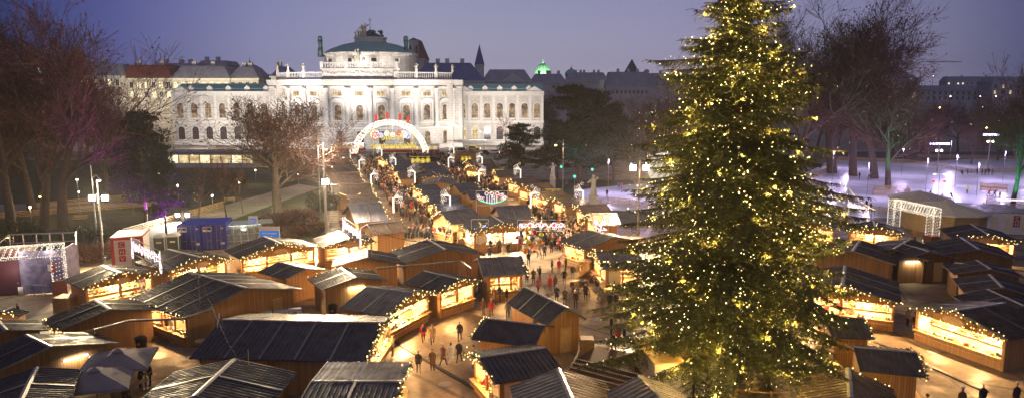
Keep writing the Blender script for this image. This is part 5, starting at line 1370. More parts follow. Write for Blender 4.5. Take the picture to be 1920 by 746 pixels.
# ---------------------------------------------------------------- light arches
V = Vector
def bulbs_on(bl, pts, n, br, rnd, jit=.05, m=0):
    for i in range(n):
        t = (i+.5)/n*(len(pts)-1); k = int(t); p = V(pts[k]).lerp(V(pts[min(k+1, len(pts)-1)]), t-k)
        bl.octa(p + V((rnd.gauss(0,jit), rnd.gauss(0,jit), rnd.gauss(0,jit))), br, m)
def box_truss_arch(name, label, PL, PR, zt, w=1.1, down=('r',), n=46, zl=None):
    A = V(PL); B = V(PR); u = (B-A).normalized(); rt = thing(name, label, 'light arch', (A+B)/2 * 1, math.atan2(u.y, u.x)); rt.location.z = 0
    L_ = (B-A).length; rnd = random.Random(3); fr = MB(); bl = MB(); h = L_/2
    for y in (-w/2, w/2):
        for z in (zt-w, zt):
            fr.beam((-h,y,z),(h,y,z), .06,.06); bulbs_on(bl, [(-h,y,z),(h,y,z)], int(L_*5), .055, rnd, .02)
    for i in range(int(L_*2)+1):
        x_ = -h+i*.5
        for y in (-w/2, w/2): fr.beam((x_,y,zt-w),(min(h,x_+.5),y,zt), .03,.03); bulbs_on(bl, [(x_,y,zt-w),(min(h,x_+.5),y,zt)], 5, .045, rnd, .02)
        fr.beam((x_,-w/2,zt),(min(h,x_+.5),w/2,zt), .03,.03); bulbs_on(bl, [(x_,-w/2,zt),(min(h,x_+.5),w/2,zt)], 4, .045, rnd, .02)
    bs = MB()
    for s in down:
        x1 = h if s == 'r' else -h; x0 = x1 - w if s == 'r' else x1 + w
        for x_ in (x0, x1):
            for y in (-w/2, w/2): fr.beam((x_,y,1.3),(x_,y,zt), .06,.06); bulbs_on(bl, [(x_,y,1.4),(x_,y,zt)], int(zt*6), .055, rnd, .02)
        for i in range(int((zt-1.4)/.4)):
            z = 1.4+i*.4
            for y in (-w/2, w/2): bulbs_on(bl, [(x0,y,z),(x1,y,z+.4)], 4, .045, rnd, .02)
            for x_ in (x0, x1): bulbs_on(bl, [(x_,-w/2,z),(x_,w/2,z+.4)], 4, .045, rnd, .02)
        bs.box(min(x0,x1)-.1, max(x0,x1)+.1, -w/2-.1, w/2+.1, 0, 1.4)
    fr.build('frame', M_['white'], rt); bl.build('light_string', M_['bulbw'], rt); bs.build('base', M_['brick'], rt)
    for i in range(3): lamp('POINT', (-h+L_*(i+.5)/3, 0, zt-w/2), 160, (1,.85,.6), .4, parent=rt)
    return rt
a = at(128,535); b = at(0,556); zt = 5.8
box_truss_arch('light_arch', 'rectangular light arch with brick red base at the left edge', at(-60,566), at(127,548), 5.0, 1.1, ('r','l'))
box_truss_arch('light_arch', 'rectangular light arch in front of the rink tents on the right', at(1668,440), at(1752,463), 5.0, 1.1, ('r','l'))
# great semicircular arch
ARCHB = emat('arch bulb', (1,.86,.66), 5)
Rr = 11.6; c0 = at(732, 294); arch = thing('light_arch', 'great white semicircular light arch at the end of the lanes, before the theatre', 'light arch', c0)
fr = MB(); bl = MB(); rnd = random.Random(8); 
for yy in (-.7, .7):
    for r in (Rr, Rr-1.5):
        pts = [(r*math.cos(t*math.pi/32), yy, r*.96*math.sin(t*math.pi/32)) for t in range(33)]
        fr.tube(pts, .08, 4); bulbs_on(bl, pts, 230, .085, rnd, .04)
    for i in range(33):
        t = i*math.pi/32; t2 = (i+1)*math.pi/32
        for (ra, ta, rb, tb) in ((Rr,t,Rr-1.5,t),(Rr,t,Rr-1.5,t2)):
            p = (ra*math.cos(ta), yy, ra*.96*math.sin(ta)); q = (rb*math.cos(tb), yy, rb*.96*math.sin(tb)); fr.beam(p, q, .05,.05); bulbs_on(bl, [p, q], 5, .10, rnd, .03)
fr.build('frame', M_['white'], arch); bl.build('light_string', ARCHB, arch)
b = MB(); b.box(-Rr-.6,-Rr+1.9,-.9,.9,0,1.0); b.box(Rr-1.9,Rr+.6,-.9,.9,0,1.0); b.build('base', M_['red'], arch)
for i in range(5): lamp('POINT', (Rr*.9*math.cos(math.pi*(i+.5)/5), -3, Rr*.9*math.sin(math.pi*(i+.5)/5)), 70, (1,.9,.72), .5, parent=arch)
for k, (t, x_) in enumerate(((1.92,0),(1.62,0),(1.30,0),(1.08,0))):
    b = MB(); r = Rr+.3; b.box(-.35,.35,-.3,.3,0,1.9); b.lathe(0,0,[(.02,2.5),(.12,2.2),(.02,1.95)],6)
    o = b.build('candle', M_['bulbr']); o.location = c0 + V((r*math.cos(t), 0, r*.96*math.sin(t))); tag(o, 'red candle on the crown of the great arch, %s from the left' % ORD[k], 'candle')
# mirrored lettering below the arch (it reads from the far side)
def text(body, size, m, loc, rz=0, parent=None, name='lettering', flip=False, ext=.03, bev=.0, rx=90, shear=0, align='CENTER'):
    cu = bpy.data.curves.new(name, 'FONT'); cu.body = body; cu.size = size; cu.extrude = ext; cu.align_x = align; cu.bevel_depth = bev; cu.shear = shear; cu.resolution_u = 2
    t = bpy.data.objects.new(name, cu); C.objects.link(t); dg = bpy.context.evaluated_depsgraph_get(); me = bpy.data.meshes.new_from_object(t.evaluated_get(dg)); bpy.data.objects.remove(t)
    me.transform(Matrix.Rotation(R(rx), 4, 'X'))
    if flip: me.transform(Matrix.Rotation(math.pi, 4, 'Z'))
    me.materials.clear(); me.materials.append(M_[m]); o = link(name, me, parent); o.location = loc; o.rotation_euler = (0,0,rz); return o
sg = thing('light_sign', 'yellow mirrored lettering Frohe Weihnachten under the great arch', 'light sign', c0 + V((.6,-.2,0)))
text('Frohe', 2.9, 'bulby', (.3,0,5.1), 0, sg, 'lettering', True, .05, .02, shear=.2); text('Weihnachten', 2.6, 'bulby', (.6,0,2.5), 0, sg, 'lettering', True, .05, .02, shear=.2)
b = MB(); b.tube([(-6,.1,0),(-6,.1,6)], .08, 4); b.tube([(7,.1,0),(7,.1,6)], .08, 4); b.tube([(-6,.1,2.3),(7,.1,2.3)], .05, 4); b.tube([(-6,.1,4.9),(7,.1,4.9)], .05, 4); b.build('frame', M_['metal'], sg)
def star(b, c, r, n=8, m=0, th=.06, y=0):
    c = V(c)
    for i in range(n):
        t = 2*math.pi*i/n; b.beam(c, c + V((r*math.cos(t), 0, r*math.sin(t))), th, th, m)
        t2 = t + math.pi/n; b.beam(c + V((r*.55*math.cos(t2),0,r*.55*math.sin(t2))), c + V((r*math.cos(t), 0, r*math.sin(t))), th, th, m)
for x_, lb in ((-5.2,'left'),(6.8,'right')):
    b = MB(); star(b, (0,0,0), 1.5, 10); b.tube([(0,.1,-6.8),(0,.1,0)], .05, 4); o = b.build('light_star', M_['bulby']); o.location = c0 + V((x_,0,6.8)); tag(o, 'yellow star light at the %s of the word Frohe' % lb, 'light sign')
for k, (px, py, r, m) in enumerate([(704,255,1.0,'bulbr'),(703,252,1.2,'bulbw'),(714,254,.65,'bulbb'),(725,251,.7,'bulbw'),(736,253,.6,'bulbw'),(748,250,.65,'bulbr'),(757,252,.95,'bulbp'),(764,254,.9,'bulbb')]):
    p = atY(px, py, c0.y - .5 + k*.35); b = MB(); n = 16
    b.tube([(r*math.cos(2*math.pi*i/n),0,r*math.sin(2*math.pi*i/n)) for i in range(n+1)], .13, 5, cap=False); star(b, (0,0,0), r*.85, 6, 0, .09); b.tube([(0,0,r),(0,0,9.5-abs(px-732)*.09-(p.z-2))], .025, 3)
    o = b.build('light_bauble', M_[m]); o.location = p; tag(o, '%s ring shaped light bauble hanging in the great arch, %s from the left' % ({'bulbr':'red','bulbw':'white','bulbb':'bluish','bulbp':'pinkish'}[m], ORD[k]), 'light bauble')
# ---------------------------------------------------------------- flower lamp posts in the lanes
def flower_post_mesh():
    b = MB(); b.box(-.11,.11,-.11,.11,2.3,4.5,0); 
    for k in range(6): b.tube([(0,0,4.4),(.4+.25*k*.8,0,4.9-.28*k*.2),(.7+.15*(k%3),0,5.4-.42*k)], .03, 4, 0)
    for x_, z_ in ((.2,5.6),(.75,5.3),(.5,4.7),(1.05,4.5),(.65,3.9),(1.2,5.0),(1.2,3.7)):
        for i in range(5):
            t = i*math.pi*.4; b.octa((x_+.20*math.cos(t),0,z_+.20*math.sin(t)), .06, 0)
        b.octa((x_,0,z_), .09, 1)
    base = MB(); base.tube([(0,0,0),(0,0,1.9)], .09, 6); return b.mesh('lamp_head', [M_['bulbw'], M_['bulbr']]), base.mesh('lamp_post', [M_['metal']])
FP = flower_post_mesh(); f0 = None
fps = [(657,296,0),(674,320,0),(696,350,0),(738,400,0),(716,296,1),(742,316,1),(778,344,1),(844,396,1),(851,292,1),(841,315,0),(904,313,1),(898,342,0),(976,339,1),(995,391,0),(1093,385,1)]
for k, (px, py, mir) in enumerate(fps):
    p = at(px, py, 2.2); p.z = 0
    side = ['left edge of the left lane','right edge of the left lane','left edge of the right lane','right edge of the right lane'][0 if k < 4 else 1 if k < 8 else 2 if k in (8,9,11) else 3]
    rt = thing('flower_lamp', 'glowing flower post at the %s, %s from the arch' % (side, ORD[[0,1,2,3,0,1,2,3,0,1,0,2,1,2,3][k]]), 'light post', p, 0, 'flower light posts along the lanes')
    rt.scale = (-1 if mir else 1, 1, 1); link('lamp_head', FP[0], rt); link('lamp_post', FP[1], rt)
    lamp('POINT', p + V((0,-.6,3.8)), 170, (1,.86,.7), .3)
# ---------------------------------------------------------------- framed light signs over the square
def light_sign(label, px0, py0, px1, py1, Yg, fn, frame=True):
    a = atY(px0, py1, Yg); b_ = atY(px1, py0, Yg); w_ = b_.x-a.x; h_ = b_.z-a.z
    rt = thing('light_sign', label, 'light sign', ((a.x+b_.x)/2, Yg, 0)); z0, z1 = a.z, b_.z
    f = MB(); hw = w_/2
    if frame:
        for p, q in (((-hw,0,z0),(hw,0,z0)),((-hw,0,z1),(hw,0,z1)),((-hw,0,z0),(-hw,0,z1)),((hw,0,z0),(hw,0,z1))): f.beam(p, q, .06,.06)
    for s in (-1, 1): f.tube([(s*hw,0.05,0),(s*hw,0.05,z0+.05)], .035, 5)
    f.build('frame', M_['white'], rt)
    b = MB(); fn(b, hw, z0, z1); b.build('light_motif', [M_['bulbp'], M_['bulbr'], M_['bulbg'], M_['bulbb'], M_['bulby']], rt)
def flower(b, x_, z_, r, m=0, c=1):
    for i in range(6):
        t = i*math.pi/3; t2 = t+math.pi/3; b.beam((x_+r*math.cos(t),0,z_+r*math.sin(t)),(x_+r*math.cos(t2),0,z_+r*math.sin(t2)), r*.25, r*.25, m)
    if c is not None: b.octa((x_,0,z_), r*.45, c)
def disc(b, x_, z_, r, m_in=1, m_out=0):
    n = 14; b.tube([(x_+r*math.cos(2*math.pi*i/n),0,z_+r*math.sin(2*math.pi*i/n)) for i in range(n+1)], r*.16, 5, m_out, False)
    b.lathe(x_, 0, [(.001,0)], 3) if False else None
    b.M = Matrix.Translation((x_,0,z_)) @ Matrix.Rotation(math.pi/2, 4, 'X'); b.lathe(0,0,[(r*.6,-.05),(r*.6,.05)], 12, m_in); b.M = None
def m_candles(b, hw, z0, z1):
    h = z1-z0; r2 = random.Random(2)
    for i in range(5): b.beam((-.75+i*.37,0,z0+.35),(-.75+i*.37,0,z1-.55-.1*abs(i-2)), .09,.09, 3 if i % 2 else 0)
    for x_ in (-.8,0,.8): flower(b, x_, z1-.4, .28)
    for i in range(15):
        x_ = r2.choice((-1,1))*r2.uniform(1.2, hw-.3); flower(b, x_, z0+h*.35+r2.random()*h*.5, r2.uniform(.13,.24))
    n = 24; pts = [(-hw*.85+1.7*hw*i/n, 0, z0+.25+.55*(abs(i-n/2)/(n/2))**1.6 + (.12 if i % 2 else 0)) for i in range(n+1)]; b.tube(pts, .07, 5, 2, False)
light_sign('framed light sign with candles, flowers and a green garland over the right lane', 893, 358, 952, 385, at(925,420).y, m_candles)
def m_berries(b, hw, z0, z1):
    r2 = random.Random(5); n = 40; zc = (z0+z1)/2
    b.tube([(-hw*.93+1.86*hw*i/n,0,zc+.28*math.sin(i*.9)*(z1-z0)*.6) for i in range(n+1)], .055, 4, 0, False); b.tube([(-hw*.9+1.8*hw*i/n,0,zc+.25*math.cos(i*1.1)*(z1-z0)*.7) for i in range(n+1)], .045, 4, 0, False)
    for x_, r in ((-.48,.30),(.48,.30),(-.18,.2),(-.02,.2),(-.74,.2),(.76,.2)): disc(b, x_*hw, zc + r2.uniform(-.15,.15), r)
    for i in range(9): flower(b, r2.uniform(-.9,.9)*hw, zc+r2.uniform(-.5,.5)*(z1-z0)*.7, .18)
light_sign('long framed light sign of red berries and white tendrils over the square', 970, 412, 1063, 433, at(1015,470).y, m_berries)
def m_moon(b, hw, z0, z1):
    b.tube([(-.2+.3*math.cos(t*.35-1.2),0,z1-.7+.3*math.sin(t*.35-1.2)) for t in range(9)], [.03,.06,.08,.09,.1,.09,.08,.06,.03], 5, 4)
    star(b, (hw*.5,0,z1-1.0), .35, 6, 3); star(b, (-hw*.5,0,z0+.6), .35, 6, 3); b.octa((hw*.8,0,z1-.5), .1, 4); b.octa((0,0,z0+.7), .13, 4)
light_sign('small framed sign with yellow moon and stars at the food stall corner', 884, 411, 916, 441, at(899,470).y, m_moon)
def m_comet(b, hw, z0, z1):
    m_moon(b, hw, z0+(z1-z0)*.45, z1); star(b, (0,0,z0+.9), .85, 5, 0, .12)
    for k in range(5): b.tube([(-.2,0,z0+.7-.05*k),(-hw*.5,0,z0+.45-.08*k),(-hw*.95,0,z0+.1+.06*k)], .05, 4, 0 if k % 2 else 1)
    b.beam((.1,0,z0+.15),(hw*.95,0,z0+.1), .08,.08, 0); b.beam((-.6,0,z0+.2),(.6,0,z0+.2), .07,.07, 0)
light_sign('framed comet, star and moon light sign above the wide grey roofed hut', 1110, 402, 1141, 444, at(1125,470).y, m_comet)
def m_baubles(n, m=4):
    def f(b, hw, z0, z1):
        for i in range(n):
            x_ = -hw + 2*hw*(i+.5)/n; r = min(hw/n*.8, (z1-z0)*.35); disc(b, x_, z0+r*1.1 + .15*(i % 2), r, m, m); b.beam((x_,0,z0+2*r),(x_,0,z1), .03,.03, m)
        b.beam((-hw,0,z1),(hw,0,z1), .05,.05, m)
    return f
light_sign('four yellow bauble lights on a bar over the left lane stalls', 769, 294, 807, 306, at(790,322).y, m_baubles(4), False)
light_sign('three yellow bauble lights over the far right lane', 864, 294, 884, 301, at(873,318).y, m_baubles(3), False)
light_sign('row of yellow baubles over the middle of the right lane', 922, 318, 945, 326, at(935,345).y, m_baubles(3), False)
light_sign('yellow ring lights over the brown roofs of the right lane', 1022, 355, 1052, 368, at(1037,388).y, m_baubles(3), False)
# script light frames on the left
def script_sign(label, pa, pb, pc, seed):
    A, B = at(*pa, 3.2), at(*pb, 3.2); u = (B-A); u.z = 0; L_ = u.length; u.normalize(); rt = thing('light_sign', label, 'light sign', ((A.x+B.x)/2,(A.y+B.y)/2,0), math.atan2(u.y,u.x))
    b = MB(); r2 = random.Random(seed); hw = L_/2; n = 60
    for o_ in (0,.25): b.tube([(-hw*.9+1.8*hw*i/n + .2*math.sin(i*1.3), 0, 3.7+o_+.32*math.sin(i*.85+o_*3)+.12*math.sin(i*2.1)) for i in range(n+1)], .05, 4, 0, False)
    for s in (-1, 1):
        b.beam((s*hw,0,2.9),(s*hw,0,4.6), .07,.07); b.tube([(s*hw+.28*math.cos(t*.6),0,2.9+.5*math.sin(t*.6)) for t in range(11)], .05, 4, 0, False)
        for k in range(4): flower(b, s*hw*.95, 3+.35*k, .16)
    b.build('light_motif', [M_['bulbp'], M_['bulbr']], rt); f = MB()
    for s in (-1, 1): f.tube([(s*hw,.06,0),(s*hw,.06,4.7)], .05, 5)
    f.beam((-hw,.06,4.6),(hw,.06,4.6), .05,.05); f.beam((-hw,.06,2.9),(hw,.06,2.9), .05,.05); f.build('frame', M_['metal'], rt)
script_sign('sloping script of white lights beside the white container', (248,470), (301,497), None, 3)
script_sign('framed letters of white lights above the stall with the round sign', (643,428), (676,452), None, 4)
script_sign('bright script of lights by the rink fence left of the right light arch', (1590,392), (1628,405), None, 5)
# ---------------------------------------------------------------- lamp posts and floodlight masts
def mast(label, px, py, ytop, heads, E, colr, mt='flood', r=.11, hr=.32, hy=None, name='floodlight_mast', cat='floodlight', box=True, aim=None, spot=130):
    b0 = at(px, py); rt = thing(name, label, cat, b0); zt = atY(px, ytop, b0.y).z
    b = MB(); b.tube([(0,0,0),(0,0,zt*.5),(0,0,zt)], [r*1.3,r,r*.7], 8); b.lathe(0,0,[(r*2.2,0),(r*2.2,.5),(r*1.4,.7)], 8); b.build('pole', M_['metal'], rt)
    for (dx, yh) in heads:
        zh = atY(px, yh, b0.y).z; h = MB(); g = MB()
        if box: h.box(dx-hr*1.1, dx+hr*1.1, -.02, .3, zh-hr, zh+hr); h.beam((0,.1,zh),(dx,.1,zh), .06,.06)
        else: h.tube([(0,0,zh+.3),(dx*.6,0,zh+.7),(dx,0,zh+.2)], .04, 5); h.lathe(dx, 0, [(hr*.4,zh+.25),(hr*1.2,zh)], 8)
        ho = h.build('lamp_head', M_['metal'], rt)
        if box: g.box(dx-hr, dx+hr, -.05, -.021, zh-hr*.8, zh+hr*.8)
        else: g.ball((dx,0,zh-.02), hr*.8, 0, 8, 5, .7)
        g.build('lamp_glass', M_[mt], ho)
        p = b0 + V((dx,-.25 if box else 0,zh-.35))
        if E:
            if aim: lamp('SPOT', b0 + V((dx,-.15,zh)), E, colr, .25, aim=aim, spot=spot, blend=.6)
            else: lamp('POINT', p, E, colr, .25)
    return rt
mast('floodlight mast with two glaring lamps left of the purple-lit pines', 195, 492, 338, [(-.75,371),(.75,371)], 30000, (1,.76,.42), hr=.34, aim=at(330,640), spot=140)
mast('tall floodlight mast with one glaring lamp beside the left row of stalls', 613, 452, 268, [(.1,341)], 130000, (1,.74,.42), r=.16, hr=.42, aim=at(760,520), spot=150)
mast('floodlight mast with two glaring lamps left of the spruce crown', 1196, 440, 300, [(-.9,315),(.9,315)], 62000, (1,.68,.36), hr=.4, aim=at(1060,600), spot=150)
mast('low pair of white floodlights above the blue containers', 343, 415, 395, [(-.75,403),(.75,403)], 14000, (1,.95,.8), hr=.3, aim=at(330,500))
lamp('POINT', at(613,452) + V((0,-.8,14.5)), 12000, (1,.82,.55), .4); lamp('POINT', at(1196,440) + V((0,-.8,13)), 5000, (1,.78,.5), .4); lamp('POINT', at(195,492) + V((0,-.8,9.5)), 3000, (1,.82,.5), .3)
ST = 'street lamps'
for lb, px, py, yt, hd, E, c, m in [
  ('curved street lamp with two pale heads, higher at the left of the arch', 601, 400, 255, [(1.3,279)], 5000, (1,.8,.55),'lampw'),
  ('curved street lamp with a pale head right of the floodlight mast', 608, 380, 300, [(1.6,312)], 6000, (1,.8,.55),'lampw'),
  ('tall bent street lamp behind the twin floodlights', 184, 470, 310, [(.9,338)], 500, (1,.8,.55),'lampw'),
  ('amber street lamp lighting the pine before the rink', 1055, 390, 262, [(-1.3,272)], 1500, (1,.62,.18),'sodium'),
  ('slender arched street lamp before the right theatre wing', 908, 290, 240, [(-1.2,246)], 700, (1,.85,.6),'lampw'),
  ('small street lamp with amber light at the left edge', 28, 470, 440, [(-.8,444)], 260, (1,.62,.22),'sodium'),
  ('low street lamp glowing among the dark trees at left', 84, 420, 366, [(-.3,368)], 300, (1,.65,.25),'sodium'),
  ('thin lamp post with orange glow in the wood behind the rink', 1213, 330, 285, [(.6,291)], 700, (1,.7,.3),'sodium'),
  ('double-headed pale lamp by the lawn of the left park', 150, 400, 330, [(0,336)], 200, (.8,1,.8),'lampw'),
  ]:
    mast(lb, px, py, yt, hd, E, c, m, r=.07, hr=.26, name='street_lamp', cat='street lamp', box=False)
# blue-white rink lights
for lb, px, py, yt, n in [('rink light pole with bluish lamps over warm lamps, in front of the dark wood', 1851, 322, 255, 6), ('rink light pole with bluish lamp row beside the bare sapling', 1757, 322, 272, 7), ('rink light pole at the far right, seen by the tree', 1925, 330, 272, 5)]:
    b0 = at(px, py); rt = thing('rink_light', lb, 'floodlight', b0); zt = atY(px, yt, b0.y).z; b = MB(); b.tube([(0,0,0),(0,0,zt)], [.14,.09], 6); b.beam((-n*.35,0,zt),(n*.35,0,zt), .1,.1); b.build('pole', M_['metal'], rt)
    g = MB()
    for i in range(n): g.box(-n*.35+i*.7+.1, -n*.35+i*.7+.6, -.15, -.05, zt+.08, zt+.5)
    g.build('lamp_glass', emat('rink lamp', (.55,.5,1), 14), rt)
    g = MB(); g.ball((-.6,-.1,zt-1.4), .28, 0, 6, 4); g.ball((.6,-.1,zt-1.4), .28, 0, 6, 4); g.build('warm_lamp', M_['lampw'], rt)
    lamp('SPOT', b0 + V((0,-.6,zt+.3)), 1200, (.66,.52,1), .4, aim=at(px-60, 352), spot=150, blend=.8)
lp = mast('rink lamp post with four small reddish heads on the ice', 1757, 383, 315, [], 0, (1,1,1), name='street_lamp', cat='street lamp', r=.06)
for dx, zz in ((-.9,8.6),(.9,8.6),(-1.0,6.6),(1.0,6.6)):
    b = MB(); b.ball((dx,0,zz*.62), .3, 0, 8, 5, .6); b.beam((0,0,zz*.62),(dx,0,zz*.62), .05,.05); b.build('lamp_head', M_['bulbr'] if zz < 8 else M_['bulbp'], lp)
# uplights: purple on the left trees, teal on the right ones
def up(px, py, c, E, h=8, dx=0): 
    p = at(px, py); b = MB(); b.lathe(0,0,[(.16,0),(.2,.22)], 8); o = b.build('uplight', M_['black']); o.location = p + V((0,-.9,0)); tag(o, '%s ground uplight at the tree near %s' % (('purple' if c[0] > .3 else 'teal'), {0:'the left park',1:'the rink'}[px > 700]), 'uplight', 'ground uplights')
    lamp('SPOT', p + V((dx,-.9,.3)), E, c, .1, aim=p + V((0,0,h)), spot=75, blend=.6)
for px, py in ((203,452),(243,430),(312,445),(330,440),(285,430)): up(px, py, (.55,.04,1), 6500)
for px, py in ((1662,354),(1895,394)): up(px, py, (.02,1,.42), 7000)
for px, py in ((1078,348),(1105,350),(1440,345),(1345,350),(1500,352)): up(px, py, (.02,.8,.85), 5000)
up(975, 342, (1,.62,.15), 1800)
# warm spill over the roofs of the park left (orange boughs at the edge)
lamp('POINT', at(8, 430) + V((0,0,7)), 500, (1,.4,.08), .2)
# teal and violet little lamps hanging between the pines
for k, (px, py, m) in enumerate([(1052,313,'bulbg'),(1077,331,'bulbg'),(1110,318,'bulbg'),(1188,304,'bulbg'),(1183,308,'bulbb')]):
    p = at(px, py+30); q = atY(px, py, p.y); b = MB(); b.ball((0,0,q.z), .28, 0, 8, 5); b.tube([(0,.1,0),(0,.1,q.z)], .04, 4, 1); o = b.build('garden_lamp', [M_[m], M_['metal']]); o.location = (p.x, p.y, 0); tag(o, '%s globe lamp between the pines, %s from the left' % ('teal' if m == 'bulbg' else 'blue', ORD[k]), 'lamp')
# points of light in the far wood
for k, (px, py, Y, c) in enumerate([(1782,181,330,'lampw'),(1843,201,300,'sodium'),(1838,181,330,'lampw'),(1762,202,260,'sodium'),(1907,207,280,'lampw'),(1821,233,240,'lampw'),(1748,226,240,'lampw'),(1872,228,240,'sodium'),(1867,181,330,'lampw'),(1720,262,230,'lampw'),(1730,262,230,'bulbp'),
      (1640,248,240,'bulbb'),(1900,248,220,'lampw'),(1850,240,230,'sodium'),(1750,143,880,'lampw'),(1863,127,890,'bulbr'),(1229,210,230,'lampw'),(1222,211,230,'lampw'),(1136,204,300,'lampw'),(1199,212,300,'lampw'),(1100,271,170,'lampw'),(148,243,200,'sodium'),(192,212,240,'lampw'),(204,212,240,'lampw'),(75,230,170,'sodium'),(360,290,190,'sodium')]):
    q = atY(px, py, Y); b = MB(); b.octa((0,0,q.z), .32); b.tube([(0,.2,0),(0,.2,q.z)], .07, 4, 1); o = b.build('distant_lamp', [M_[c], M_['black']]); o.location = (q.x, Y, 0); tag(o, 'tiny distant street lamp seen through the bare trees', 'street lamp', 'tiny distant lamps')

# thin lamp poles added on the ice to brighten the rink
for k, (px, py) in enumerate([(1590,316),(1625,372),(1690,330),(1735,360),(1790,350),(1830,372),(1780,312),(1560,340),(1880,340),(1140,362),(1210,372)]):
    b0 = at(px, py); rt = thing('rink_light', 'added thin lamp pole with violet globe brightening the ice, %s of the row' % ORD[k], 'lamp', b0, 0, 'thin lamp poles added on the ice'); b = MB(); b.tube([(0,0,0),(0,0,6.5)], [.05,.035], 5); b.build('pole', M_['metal'], rt)
    b = MB(); b.ball((0,0,6.6), .14, 0, 8, 5); b.build('globe', M_['bulbb'], rt); lamp('POINT', b0 + V((0,-.3,6.3)), 2200, (.72,.57,1), .3)
# ---------------------------------------------------------------- containers, toilets, shelter, signs
def rect_from(pa, pb, d):
    A = at(*pa); B = at(*pb); u = B-A; L_ = u.length; u.normalize(); v = V((-u.y,u.x,0)); return (A+B)/2 + v*d/2, math.atan2(u.y,u.x), L_
for k, (a_, b_, lb) in enumerate([((334,470),(379,469),'blue steel storage container on the left with open-looking door bars'), ((380,469),(426,467),'blue steel storage container on the right next to the glass shelter')]):
    c_, an, L_ = rect_from(a_, b_, 5); rt = thing('storage_container', lb, 'container', c_, an, 'pair of blue containers')
    b = MB(); h = L_/2-.03; b.box(-h, h, -2.5, 2.5, .1, 3.3)
    for i in range(18): b.box(-h-.04, -h+.02, -2.4+i*.27, -2.28+i*.27, .2, 3.2); b.box(h-.02, h+.04, -2.4+i*.27, -2.28+i*.27, .2, 3.2)
    for i in range(8): b.box(-h+.1, h-.1, -2.4+i*.6, -2.15+i*.6, 3.3, 3.35)
    b.build('body', M_['blue'], rt)
    for s in (-1, 1):
        d = MB(); d.box(s*h/2-h/2+.06, s*h/2+h/2-.06, -2.56, -2.5, .2, 3.2); do = d.build('door', M_['blue'], rt)
        r = MB()
        for xx in (.25,.65): r.tube([(s*xx*h*.9,-2.62,.15),(s*xx*h*.9,-2.62,3.25)], .035, 5)
        r.box(s*h*.35-.25, s*h*.35+.25, -2.66,-2.6, 1.2,1.28); r.build('lock_bar', M_['metal'], do)
    p = MB(); p.box(-h+.15, -h+1.2, -2.6, -2.57, 2.4, 3.0); po = p.build('sticker', M_['white'], rt); q = MB(); q.box(-h+.2,-h+.62,-2.612,-2.602,2.68,2.92,0); q.box(-h+.68,-h+1.14,-2.612,-2.602,2.6,2.92,1); q.build('logo', [M_['red'], PM['navy']], po)
    p = MB(); p.box(h-.7, h-.2, -2.6, -2.57, .7, 1.0); p.box(h-.6,h-.3,-2.6,-2.57,2.7,2.85); p.build('plate', M_['white'], rt)
for k, (a_, b_, lb) in enumerate([((288,479),(311,478),'dark green portable toilet, left one of the two'), ((313,477),(337,476),'dark green portable toilet, right one of the two')]):
    c_, an, L_ = rect_from(a_, b_, 1.3); rt = thing('portable_toilet', lb, 'toilet', c_, an, 'two portable toilets'); h = L_/2-.05
    b = MB(); b.box(-h,h,-.65,.65,.05,2.2); b.build('cabin', M_['green'], rt)
    b = MB(); b.prism([(-h-.05,2.2),(h+.05,2.2),(h*.75,2.5),(0,2.62),(-h*.75,2.5)], -.72, .72)
    b.build('roof', M_['white'], rt); b = MB()
    for s in (-1, 1): b.box(s*h-.05,s*h+.05,-.70,-.64,.05,2.2)
    b.build('frame', M_['white'], rt); b = MB(); b.box(-.3,.3,-.69,-.66,1.5,1.7); b.build('plate', M_['cream'], rt)
c_, an, L_ = rect_from((213,512),(272,508),4.0); rt = thing('office_container', 'white container with red frame and red letters C H V, snowy looking roof', 'container', c_, an)
b = MB(); h = L_/2; b.box(-h,h,-2,2,.1,3.9); b.build('body', M_['white'], rt); b = MB(); b.box(-h-.05,-h+.25,-2.06,-1.99,.1,3.9); b.box(h-.25,h+.05,-2.06,-1.99,.1,3.9); b.box(-h,h,-2.06,-1.99,3.7,4.0); b.box(-h-.03,h+.03,-2.03,2.03,3.9,4.02); b.build('frame', M_['red'], rt)
b = MB(); b.box(-h+.05,h-.05,-1.9,1.95,4.03,4.07); b.box(-.06,.06,-1.95,1.95,4.05,4.12); b.build('roof', M_['roofg'], rt)
for i, ch in enumerate('CHV'):
    b = MB(); b.box(-h+.7,-h+1.35,-2.09,-2.06,2.85-i*.78,3.48-i*.78); bo = b.build('letter_board', M_['red'], rt); text(ch, .62, 'white', (-h+1.02,-2.11,2.94-i*.78), 0, bo, 'letter')
b = MB(); b.box(.4,1.6,-2.08,-2.05,.6,2.3); b.build('window', M_['windark'], rt)
# left framework with printed panels behind the light arch
c_, an, L_ = rect_from((42,553),(122,549),4); rt = thing('advert_pavilion', 'open topped pavilion with printed violet wall panels behind the left light arch', 'pavilion', c_, an); h = L_/2
b = MB(); b.box(-h,h,-2,-1.9,.1,4.4); b.box(h-.1,h,-1.9,2,.1,4.4); b.build('wall', M_['graffiti'], rt); b = MB(); b.box(-h-2.5,-h,-2,2,.05,4.3); b.build('side_wall', mat('dark red panel', (.09,.02,.035), None, 2, .7), rt)
b = MB()
for x_ in [-h-2.4+i*(2*h+2.4)/5 for i in range(6)]: b.tube([(x_,2,.1),(x_,2,5.4)], .06, 5); b.tube([(x_,-2,4.4),(x_,-2,4.9)], .05, 5)
b.tube([(-h-2.4,2,5.4),(h,2,5.4),(h+1,-1,4.6)], .08, 5); b.tube([(-h-2.4,2,4.5),(h,2,4.5)], .06, 5); b.tube([(-h-2.4,2,5.4),(-h-2.5,-2,4.5)], .06, 5); b.build('frame', M_['metal'], rt)
o = link('snowman', None) if False else None
